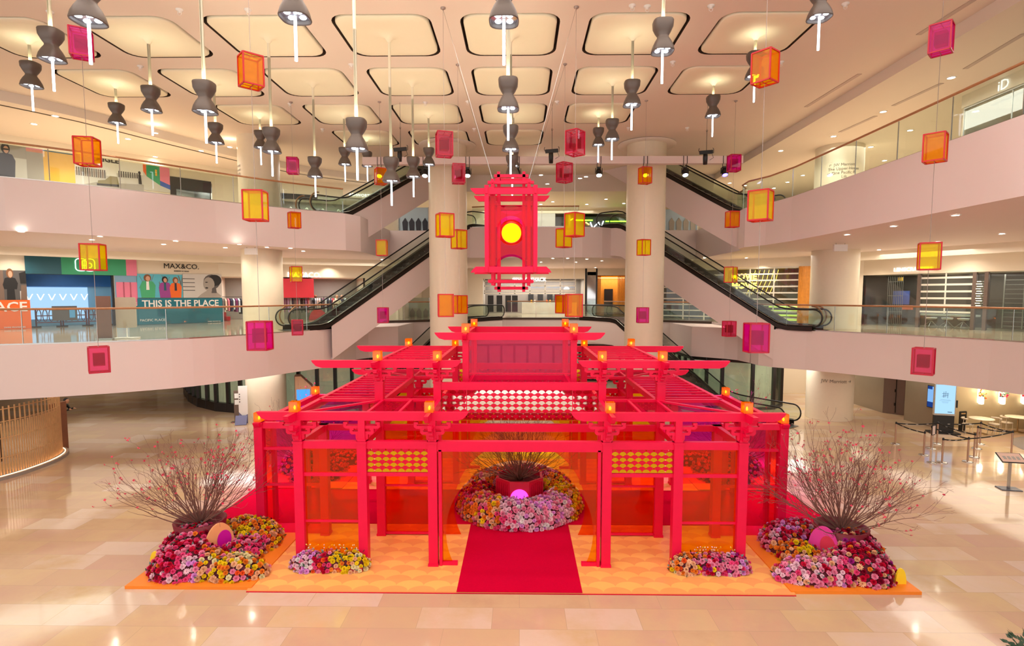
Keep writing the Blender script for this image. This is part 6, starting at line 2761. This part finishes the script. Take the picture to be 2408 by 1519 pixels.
# ---- hanging white direction signs
for (u, v, D, lab) in ((590, 583, 27.2, 'white hanging sign under the upper left gallery by the column'), (1975, 607, 25.5, 'white hanging sign under the upper right gallery by the column')):
    p = ay(u, v, D)
    t = thing('hanging_sign', lab, 'sign', (p.x, D, 8.9))
    b = MB(WHITE)
    b.box(-.3, -.06, -.36, .3, .06, -.06)
    b.build('sign_box', t)
    b = MB(STEEL)
    b.bar((-.2, 0, -.06), (-.2, 0, 0), .02)
    b.bar((.2, 0, -.06), (.2, 0, 0), .02)
    b.build('hanger', t)

# ================================================================ FREE-STANDING THINGS
# upper gallery floor, left: brown totem and pale board
p = az(242, 799, 4.81)
t = thing('totem_sign', 'tall brown totem sign behind the lower left balustrade', 'sign', (p.x - .1, p.y + .25, 4.81), math.radians(20))
b = MB(pm('totem_brown', (130, 92, 76), .45))
b.box(-.24, -.06, .05, .24, .06, 1.72)
b.build('panel', t)
b = MB(STEEL)
b.box(-.28, -.15, 0, .28, .15, .05)
b.build('base_plate', t)
p = az(285, 797, 4.81)
t = thing('display_board', 'pale rounded board on a white foot beside the brown totem sign', 'sign', (p.x, p.y + .35, 4.81), math.radians(20))
b = MB(pm('board_beige', (196, 182, 160), .5))
b.extr([(x, -.02, z) for x, z in rrect(0, 1.05, .36, .62, .08, 3)], Vector((0, .05, 0)))
b.build('panel', t)
b = MB(WHITE)
b.box(-.42, -.18, 0, .42, .18, .04)
b.box(-.02, -.02, .04, .02, .02, .5)
b.build('base_plate', t)

# kiosk behind the pavilion, left
t = thing('directory_kiosk', 'house-shaped wooden directory kiosk with a blue screen behind the pavilion', 'kiosk', (-10.95, 27.7, 0), math.radians(18))
b = MB(pm('kiosk_wood', (120, 84, 64), .5, var=.2, scale=9))
pr = [(-.42, 0), (.42, 0), (.42, 1.95), (-.12, 2.5), (-.42, 2.5)]
b.extr([(x, 0, z) for x, z in pr], Vector((0, .55, 0)))
b.build('wooden_case', t)
b = MB(pm('kiosk_face', (206, 176, 140), .4))
b.extr([(x * .93, -.03, z * .985) for x, z in pr], Vector((0, .03, 0)))
b.build('face_plate', t)
b = MB(em('kiosk_blue_screen', (70, 150, 230), .7))
b.box(-.33, -.045, .75, .3, -.03, 1.8)
b.build('screen', t)
b = MB(BLACK)
b.box(-.36, -.05, 1.1, -.31, -.04, 1.3)
b.build('reader', t)
# white panel + brown post at left column
t = thing('leaning_info_board', 'tall white information board with grey mountain print by the left column', 'sign', (-14.1, 27.75, 0), math.radians(16))
b = MB(WHITE)
b.bar((0, 0, .03), (.04, .12, 1.95), .42, .03, (1, 0, 0)) if False else b.box(-.2, 0, .02, .22, .04, 1.95)
b.m(DGREY)
for k in range(4):
    b.box(-.17, -.006, 1.5 - k * .13, -.12, 0, 1.56 - k * .13)
b.m(cm('print_mauve', (120, 118, 150)))
b.extr([(-.2, -.004, .02), (.22, -.004, .02), (.22, -.004, .5), (.0, -.004, .38), (-.2, -.004, .62)], Vector((0, -.004, 0)))
b.build('board', t)
b = MB(cm('print_slate', (120, 124, 160)))
b.extr([(-.34, -.36, .02), (.2, -.36, .02), (.2, -.1, .45), (-.34, -.1, .45)], Vector((0, .03, 0)))
b.build('sloping_foot', t)
t = thing('menu_post', 'narrow brown post with two small white frames by the left column', 'sign', (-14.6, 28.1, 0), math.radians(16))
b = MB(pm('post_taupe', (112, 92, 80), .45))
b.box(-.13, 0, .03, .13, .06, 1.65)
b.box(-.28, -.15, 0, .28, .2, .03)
b.build('post_body', t)
b = MB(WHITE)
b.box(-.09, -.012, 1.25, .09, 0, 1.5)
b.box(-.09, -.012, .92, .09, 0, 1.17)
b.build('white_frame', t)

# slatted café enclosure, front left
SLAT = pm('cafe_slat_oak', (206, 164, 116), .5, var=.15, scale=6)
DWOOD = pm('cafe_dark_wood', (58, 42, 36), .6, var=.4, scale=5)
pl = [Vector(p) for p in smoothline([(-22.5, 13.2, 0), (-20.6, 15.6, 0), (-19.2, 17.6, 0), (-18.55, 19.2, 0), (-18.4, 20.3, 0), (-18.55, 21.5, 0), (-19.1, 22.5, 0), (-20.2, 23.2, 0)], 8)]
t = thing('cafe_enclosure', 'curved oak slatted café screen on a grey plinth at the left edge', 'café screen', (-19, 19, 0))
O = Vector((-19, 19, 0))
samp = []
acc, L = 0, 0
for a, c in zip(pl[:-1], pl[1:]):
    seg = (c - a).length
    while acc < L + seg:
        samp.append(a.lerp(c, (acc - L) / seg))
        acc += .095
    L += seg
groups = [samp[i:i + 1] for i in range(len(samp))]
tagged = 0
far = MB(SLAT)
for i, q in enumerate(samp):
    z1 = 2.6 if i % 2 == 0 else 2.0
    if 38 < i < 136:
        b = MB(SLAT)
        b.bar(q - O + Vector((0, 0, .14)), q - O + Vector((0, 0, z1)), .035)
        b.build('slat', t)
    else:
        far.bar(q - O + Vector((0, 0, .14)), q - O + Vector((0, 0, z1)), .035)
far.build('slats', t, kind='stuff')
b = MB(SLAT)
for z in (.75, 1.45, 2.05, 2.5):
    b.tube([q - O + Vector((0, 0, z)) for q in pl], .018, 5)
b.build('ring_rail', t)
b = MB(pm('plinth_grey', (150, 140, 132), .5))
inn = [q + (Vector((-23, 20, 0)) - q).normalized() * .3 for q in pl]
out = [q - (Vector((-23, 20, 0)) - q).normalized() * .22 for q in pl]
b.extr([q - O for q in out] + [q - O for q in inn[::-1]], Vector((0, 0, .12)))
b.build('plinth', t)
b = MB(em('plinth_warm_strip', (255, 190, 130), 5))
b.tube([q - O - (Vector((-23, 20, 0)) - q).normalized() * .1 + Vector((0, 0, .13)) for q in pl], .012, 4)
b.build('light_strip', t)
b = MB(DWOOD)
back = [q + (Vector((-24, 20, 0)) - q).normalized() * 1.9 for q in pl]
for a, c in zip(back[:-1], back[1:]):
    b.poly([a - O, c - O, c - O + Vector((0, 0, 2.84)), a - O + Vector((0, 0, 2.84))])
b.build('dark_back_wall', t)
area_lamp('cafe_lamp', (-20.3, 19.5, 2.6), 1.2, 5, 26, (1, .7, .42))
t = thing('side_panel', 'stepped brown timber panels at the end of the slatted café screen', 'panel', (-19.5, 22.7, 0))
b = MB(pm('panel_brown', (132, 82, 54), .5, var=.2, scale=7))
for k in range(4):
    b.box(-.25 - k * .3, .1 + k * .35, 0, .05 - k * .3, .2 + k * .35, 2.0 + .2 * k)
b.box(.0, -.3, 0, .1, .5, 2.05)
b.build('timber_panels', t)
# person in black leaning beyond the panels
t = thing('person', 'person in black leaning forward behind the brown café panels', 'person', (-21.8, 25.6, 0))
b = MB(BLACK)
b.smooth = True
b.tube([(.02, 0, .95), (.1, 0, 1.15), (.24, 0, 1.36), (.32, 0, 1.46)], [.15, .16, .17, .09], 12)
for s_ in (-.1, .1):
    b.tube([(.02, s_, .98), (.04, s_ * 1.1, .52), (.0, s_ * 1.1, .06)], [.1, .075, .05], 10)
    b.tube([(.0, s_ * 1.1, .05), (.16, s_ * 1.2, .035)], [.05, .035], 8)
b.tube([(.28, -.17, 1.38), (.42, -.2, 1.12), (.62, -.12, 1.2)], [.06, .05, .04], 8)
b.tube([(.28, .17, 1.38), (.4, .2, 1.14), (.62, .12, 1.22)], [.06, .05, .04], 8)
b.build('black_clothing', t)
b = MB(pm('person_skin', (196, 146, 118), .5))
b.sphere((.42, 0, 1.58), .1, 14, 1.2)
b.sphere((.52, 0, 1.56), .022, 6)
for s_ in (-.12, .12):
    b.sphere((.66, s_, 1.21), .038, 8)
    for k in range(4):
        b.tube([(.68, s_ + (k - 1.5) * .018, 1.21), (.74, s_ + (k - 1.5) * .018, 1.19)], .008, 4)
b.build('head_and_hands', t)
b = MB(pm('person_hair', (24, 20, 20), .6))
b.sphere((.39, 0, 1.62), .105, 12, 1.1)
b.build('hair', t)

# ---- queue posts with belts, right
PST = [(2105, 1048), (2290, 1035 + 0), (2170, 1073), (2190, 1059), (2211, 1090), (2275, 1089), (2290, 1078), (2303, 1046), (2295, 1059), (2380, 1070)]
PST = [('first stainless queue post, farthest left', 2105, 1048), ('stainless queue post below and right of the leftmost one', 2172, 1074), ('stainless queue post beside the white framed sign', 2189, 1059),
       ('stainless queue post in front of the black kiosk base', 2203, 1048), ('stainless queue post right behind the framed sign foot', 2215, 1092), ('stainless queue post nearest the centre of the queue', 2275, 1090),
       ('stainless queue post just right of the nearest middle one', 2290, 1079), ('stainless queue post at the back before the café tables', 2304, 1048), ('stainless queue post left of the back one', 2297, 1059), ('stainless queue post beside the menu lectern', 2378, 1072)]
pp = []
for (lab, u, v) in PST:
    p = az(u, v - 4, 0)
    pp.append(p)
    t = thing('queue_post', lab, 'queue post', (p.x, p.y, 0), group='stainless queue posts')
    b = MB(STEEL)
    b.lathe([(.18, 0), (.18, .015), (.16, .03), (.03, .05)], n=20)
    b.build('base', t)
    b = MB(pm('post_bronze_steel', (190, 160, 140), .28, metal=.9))
    b.lathe([(.033, .04), (.033, .9)], n=12)
    b.build('pole', t)
    b = MB(BLACK)
    b.lathe([(.036, .9), (.036, .98), (.02, 1.0), (.001, 1.0)], n=12)
    b.build('belt_head', t)
for (i, j, lab) in ((0, 1, 'black queue belt between the two leftmost posts'), (0, 3, 'black queue belt running back from the leftmost post'), (3, 7, 'long black queue belt in front of the tall kiosk'), (2, 5, 'black queue belt behind the framed sign'),
                    (4, 5, 'black queue belt between the nearest posts'), (5, 9, 'black queue belt from the nearest post to the lectern'), (7, 9, 'black queue belt at the right beside the café'), (3, 6, 'black queue belt crossing behind the middle posts'), (8, 9, 'black queue belt between the back posts and the lectern')):
    a, c = pp[i] + Vector((0, 0, .93)), pp[j] + Vector((0, 0, .93))
    b = MB(BLACK)
    n = 8
    pts = [a.lerp(c, k / n) - Vector((0, 0, .05 * math.sin(PI * k / n))) for k in range(n + 1)]
    o = pts[0].copy()
    for q, w in zip(pts[:-1], pts[1:]):
        b.bar(q - o, w - o, .006, .05)
    b.m(WHP)
    nd = Vector(((c - a).y, -(c - a).x, 0)).normalized()
    for k in (2, 4, 6):
        q = pts[k] - o
        dd = (c - a).normalized()
        for sgn in (-1, 1):
            b.bar(q - dd * .05 + nd * .006 * sgn, q + dd * .05 + nd * .006 * sgn, .002, .012)
    tag(b.build('queue_belt', loc=o), lab, 'belt', 'queue belts')
p = az(2191, 1088, 0)
t = thing('framed_sign_stand', 'small white framed sign on a thin stand among the queue posts', 'sign', (p.x, p.y, 0), math.radians(30))
b = MB(STEEL)
b.lathe([(.17, 0), (.17, .015), (.02, .03), (.012, .05), (.012, 1.1)], n=18)
b.build('stand', t)
b = MB(BLACK)
b.extr([(x, -.01, z) for x, z in rrect(0, 1.3, .13, .2, .03, 3)], Vector((0, .025, 0)))
b.build('frame', t)
b = MB(pm('sign_pale', (232, 214, 208), .5))
b.box(-.105, -.014, 1.13, .105, -.01, 1.47)
b.build('sheet', t)

# kiosk with tall lit screen
p = az(2228, 1022, 0)
t = thing('digital_kiosk', 'tall black digital kiosk with a bright pale blue screen behind the queue', 'kiosk', (p.x, p.y + .3, 0), math.radians(-14))
b = MB(BLACK)
b.box(-.42, -.05, .06, .42, .07, .95)
b.build('lower_panel', t)
b = MB(BLACK)
b.box(-.62, -.28, 0, .62, .28, .06)
b.build('base_plate', t)
b = MB(STEEL)
b.extr([(x, -.06, z) for x, z in rrect(0, 1.62, .44, .76, .03, 2)], Vector((0, .13, 0)))
b.build('frame', t)
b = MB(em('kiosk_screen_glow', (170, 214, 246), .55))
b.box(-.4, -.068, .95, .4, -.06, 2.33)
ks_ = b.build('screen', t)
KB = pm('kiosk_mark_blue', (22, 70, 110), .4)
b = MB(KB)
for (x0, z0, x1, z1) in ((-.14, 1.9, .14, 1.915), (-.12, 1.82, .12, 1.835), (-.08, 1.72, -.065, 2.0), (0, 1.74, .015, 2.02), (.08, 1.7, .095, 1.96), (-.14, 1.76, -.02, 1.775)):
    b.box(x0, -.072, z0, x1, -.068, z1)
for k, w in enumerate((.2, .24, .14, .12)):
    b.box(-w, -.071, 1.62 - k * .05, w, -.068, 1.626 - k * .05)
b.box(.12, -.072, 1.02, .3, -.068, 1.05)
b.build('screen_print', ks_)
b = MB(BLACK)
b.box(.46, -.02, 1.25, .54, .06, 1.6)
b.build('hand_gel_box', t)
# wall screen
wfk = WF((P4.x, P4.y), (P5.x, P5.y))
a0, z1 = wfk.hit(2185, 907)
a1, _ = wfk.hit(2207, 907)
_, z0 = wfk.hit(2195, 958)
t = thing('wall_screen', 'upright blue and white poster screen on the bronze wall left of the kiosk', 'screen')
b = MB(BLACK)
wfk.box(b, a0 - .03, z0 - .03, a1 + .03, z1 + .03, 0, .05)
fr_ = b.build('frame', t)
b = MB(em('wall_screen_pale', (130, 180, 236), .5))
wfk.box(b, a0, z0 + .25 * (z1 - z0), a1, z1, .05, .06)
b.build('screen', t)
b = MB(em('wall_screen_navy', (24, 50, 110), .7))
wfk.box(b, a0, z0, a1, z0 + .25 * (z1 - z0), .05, .06)
wfk.box(b, a0, z1 - .14 * (z1 - z0), a0 + .5 * (a1 - a0), z1, .06, .065)
wfk.box(b, a1 - .3 * (a1 - a0), z1 - .22 * (z1 - z0), a1, z1 - .06, .06, .065)
b.build('screen_graphics', t)

# menu lectern, bar counter, café furniture
p = az(2372, 1150, 0)
t = thing('menu_lectern', 'steel menu lectern with a tilted printed board at the right edge', 'lectern', (p.x, p.y, 0), math.radians(-12))
b = MB(pm('lectern_slate', (92, 98, 112), .4, metal=.4))
b.box(-.3, -.2, 0, .3, .2, .03)
b.build('base_plate', t)
b = MB(STEEL)
b.bar((0, .02, .03), (0, .02, 1.0), .07)
b.build('post', t)
b = MB(BLACK)
b.extr([(-.36, -.22, .98), (.36, -.22, .98), (.36, .2, 1.2), (-.36, .2, 1.2)], Vector((0, 0, -.02)))
tr_ = b.build('tray', t)
b = MB(pm('menu_sheet', (226, 190, 172), .5))
b.poly([(-.33, -.2, .995), (.33, -.2, .995), (.33, .18, 1.195), (-.33, .18, 1.195)])
b.m(GREYP)
for k in range(4):
    x = -.24 + k * .13
    b.poly([(x, -.1, 1.052), (x + .09, -.1, 1.052), (x + .09, .04, 1.125), (x, .04, 1.125)])
b.build('menu_sheet', tr_)
cb = az(2400, 1075, 0)
t = thing('bar_counter', 'round bar counter clad in ribbed green glass at the right edge', 'counter', (24.2, 23.0, 0))
b = MB(pm('ribbed_glass_green', (150, 160, 138), .2, var=.15, scale=12))
R_ = 2.3
for k in range(12):
    z = .16 + k * .075
    b.lathe([(R_, z), (R_ + .025, z + .02), (R_ + .025, z + .05), (R_, z + .07)], n=90)
b.lathe([(R_, .1), (R_, 1.08)], n=60)
b.build('ribbed_front', t)
b = MB(STEEL)
b.lathe([(R_ - .6, 1.08), (R_ + .12, 1.08), (R_ + .12, 1.13), (R_ - .6, 1.13)], n=60)
b.build('counter_top', t)
b = MB(pm('plinth_grey', (150, 140, 132), .5))
b.lathe([(R_ + .5, 0), (R_ + .5, .02), (R_ + .05, .02), (R_, .16)], n=60)
b.build('plinth_ring', t)
for i, (dx, lab) in enumerate(((-1.9, 'polished urn on the round bar counter'), (-1.6, 'second polished urn, behind the first on the round bar counter'))):
    b = MB(STEEL)
    b.lathe([(.001, 0), (.16, 0), (.18, .1), (.15, .28), (.06, .34), (.001, .38)], n=16)
    tag(b.build('urn', loc=(24.2 + dx, 22.3 - i * .5, 1.13)), lab, 'urn')
CHM = pm('cafe_chair_cream', (206, 190, 166), .5)


def cafe_chair(loc, rz, label):
    t = thing('cafe_chair', label, 'chair', loc, rz, 'cream café chairs')
    b = MB(CHM)
    b.lathe([(.001, .44), (.22, .44), (.24, .47), (.2, .5), (.001, .5)], n=16)
    b.build('seat', t)
    b = MB(CHM)
    pts = [(.25 * math.cos(a), .25 * math.sin(a), .74) for a in [math.radians(20 + 14 * k) for k in range(11)]]
    b.tube(pts, .04, 6)
    b.build('backrest', t)
    for a in (40, 140, 220, 320):
        b = MB(CHM)
        x, y = .2 * math.cos(math.radians(a)), .2 * math.sin(math.radians(a))
        b.tube([(x, y, .74 if a < 180 else .45), (x * 1.1, y * 1.1, 0)], .014, 5)
        b.build('leg', t)


for i, (u, v) in enumerate(((2306, 1018), (2392, 1014))):
    p = az(u, v + 2, 0)
    t = thing('cafe_table', 'round pale café table, %s' % ('between the kiosk and the bar' if i == 0 else 'behind the round bar counter'), 'table', (p.x, p.y, 0), group='round café tables')
    b = MB(pm('table_cream', (226, 210, 184), .4))
    b.lathe([(.001, .72), (.48, .72), (.5, .735), (.48, .75), (.001, .75)], n=28)
    b.build('tabletop', t)
    b = MB(pm('table_gold', (176, 140, 92), .35, metal=.6))
    b.lathe([(.26, 0), (.26, .02), (.03, .04), (.03, .72)], n=18)
    b.build('pedestal', t)
for i, (u, v, rz, lab) in enumerate(((2275, 1020, 1.2, 'cream café chair left of the nearer round table'), (2336, 1020, -1.4, 'cream café chair right of the nearer round table'), (2367, 1016, 1.4, 'cream café chair left of the farther round table'))):
    p = az(u, v, 0)
    cafe_chair((p.x, p.y, 0), rz, lab)
t = thing('floor_sign', 'black floor sign board beside the café chairs', 'sign', tuple(az(2262, 1014, 0)), .2)
b = MB(BLACK)
b.extr([(x, -.02, z) for x, z in rrect(0, .5, .2, .48, .04, 3)], Vector((0, .04, 0)))
b.build('board', t)
b = MB(pm('sign_brass', (190, 160, 110), .3, metal=.7))
b.box(-.12, -.026, .84, .12, -.02, .9)
b.build('brass_strip', t)
wfc = WF((C1.x, C1.y), (C2.x, C2.y))
SCG = em('sconce_glow', (255, 240, 210), 2.5)
for i, u in enumerate((2303, 2353, 2405)):
    a_, z_ = wfc.hit(u, 918)
    q = wfc.p(a_, z_, .06)
    t = thing('flower_sconce', 'lit wall niche with a flower vase, %s of the café wall' % ('left' if i == 0 else 'middle' if i == 1 else 'right'), 'wall light', q, group='flower wall lights')
    b = MB(SCG)
    d = wfc.d
    for s_ in (-.1, .1):
        b.bar(d * s_ + Vector((0, 0, -.6)), d * s_ + Vector((0, 0, .4)), .02)
    b.build('light_bars', t)
    b = MB(em('vase_glow', (255, 240, 214), 1.5))
    b.lathe([(.06, -.66), (.11, -.64), (.11, -.3), (.1, -.3)], tuple(wfc.n * .1), n=12)
    b.build('vase', t)
    rr = random.Random(60 + i)
    b = MB(LEAF)
    for k in range(26):
        b.m([LEAF, FM['deep'] if i != 1 else LEAF, FM['crimson'] if i else FM['orange']][k % 3])
        o = wfc.n * (.1 + rr.uniform(0, .1)) + d * rr.uniform(-.17, .2) + Vector((0, 0, rr.uniform(-.35, .1)))
        b.sphere(o, rr.uniform(.025, .05), 6)
    b.build('flower_spray', t, kind='stuff')
    q2 = q + wfc.n * .25
    point_lamp('sconce_lamp', q2, 14, (1, .85, .6), .08)
# potted shrub just entering the bottom right corner
pb = az(2425, 1532, .9)
t = thing('potted_plant', 'dark leafy pot plant cut by the bottom right corner', 'plant', (pb.x, pb.y, 0))
b = MB(pm('pot_grey_green', (96, 104, 92), .5))
b.lathe([(.2, 0), (.28, .5), (.3, .62), (.27, .62), (.25, .55), (.01, .55)], n=20, capb=True)
b.build('pot', t)
rr = random.Random(77)
b = MB(LEAF)
for k in range(260):
    d = Vector((rr.gauss(0, 1), rr.gauss(0, 1), rr.gauss(0, 1))).normalized()
    q = Vector((0, 0, .82)) + d * rr.uniform(.1, .34)
    a = d.orthogonal().normalized() * .025
    b.poly([q, q + d * .05 + a, q + d * .11, q + d * .05 - a])
b.build('foliage', t, kind='stuff')
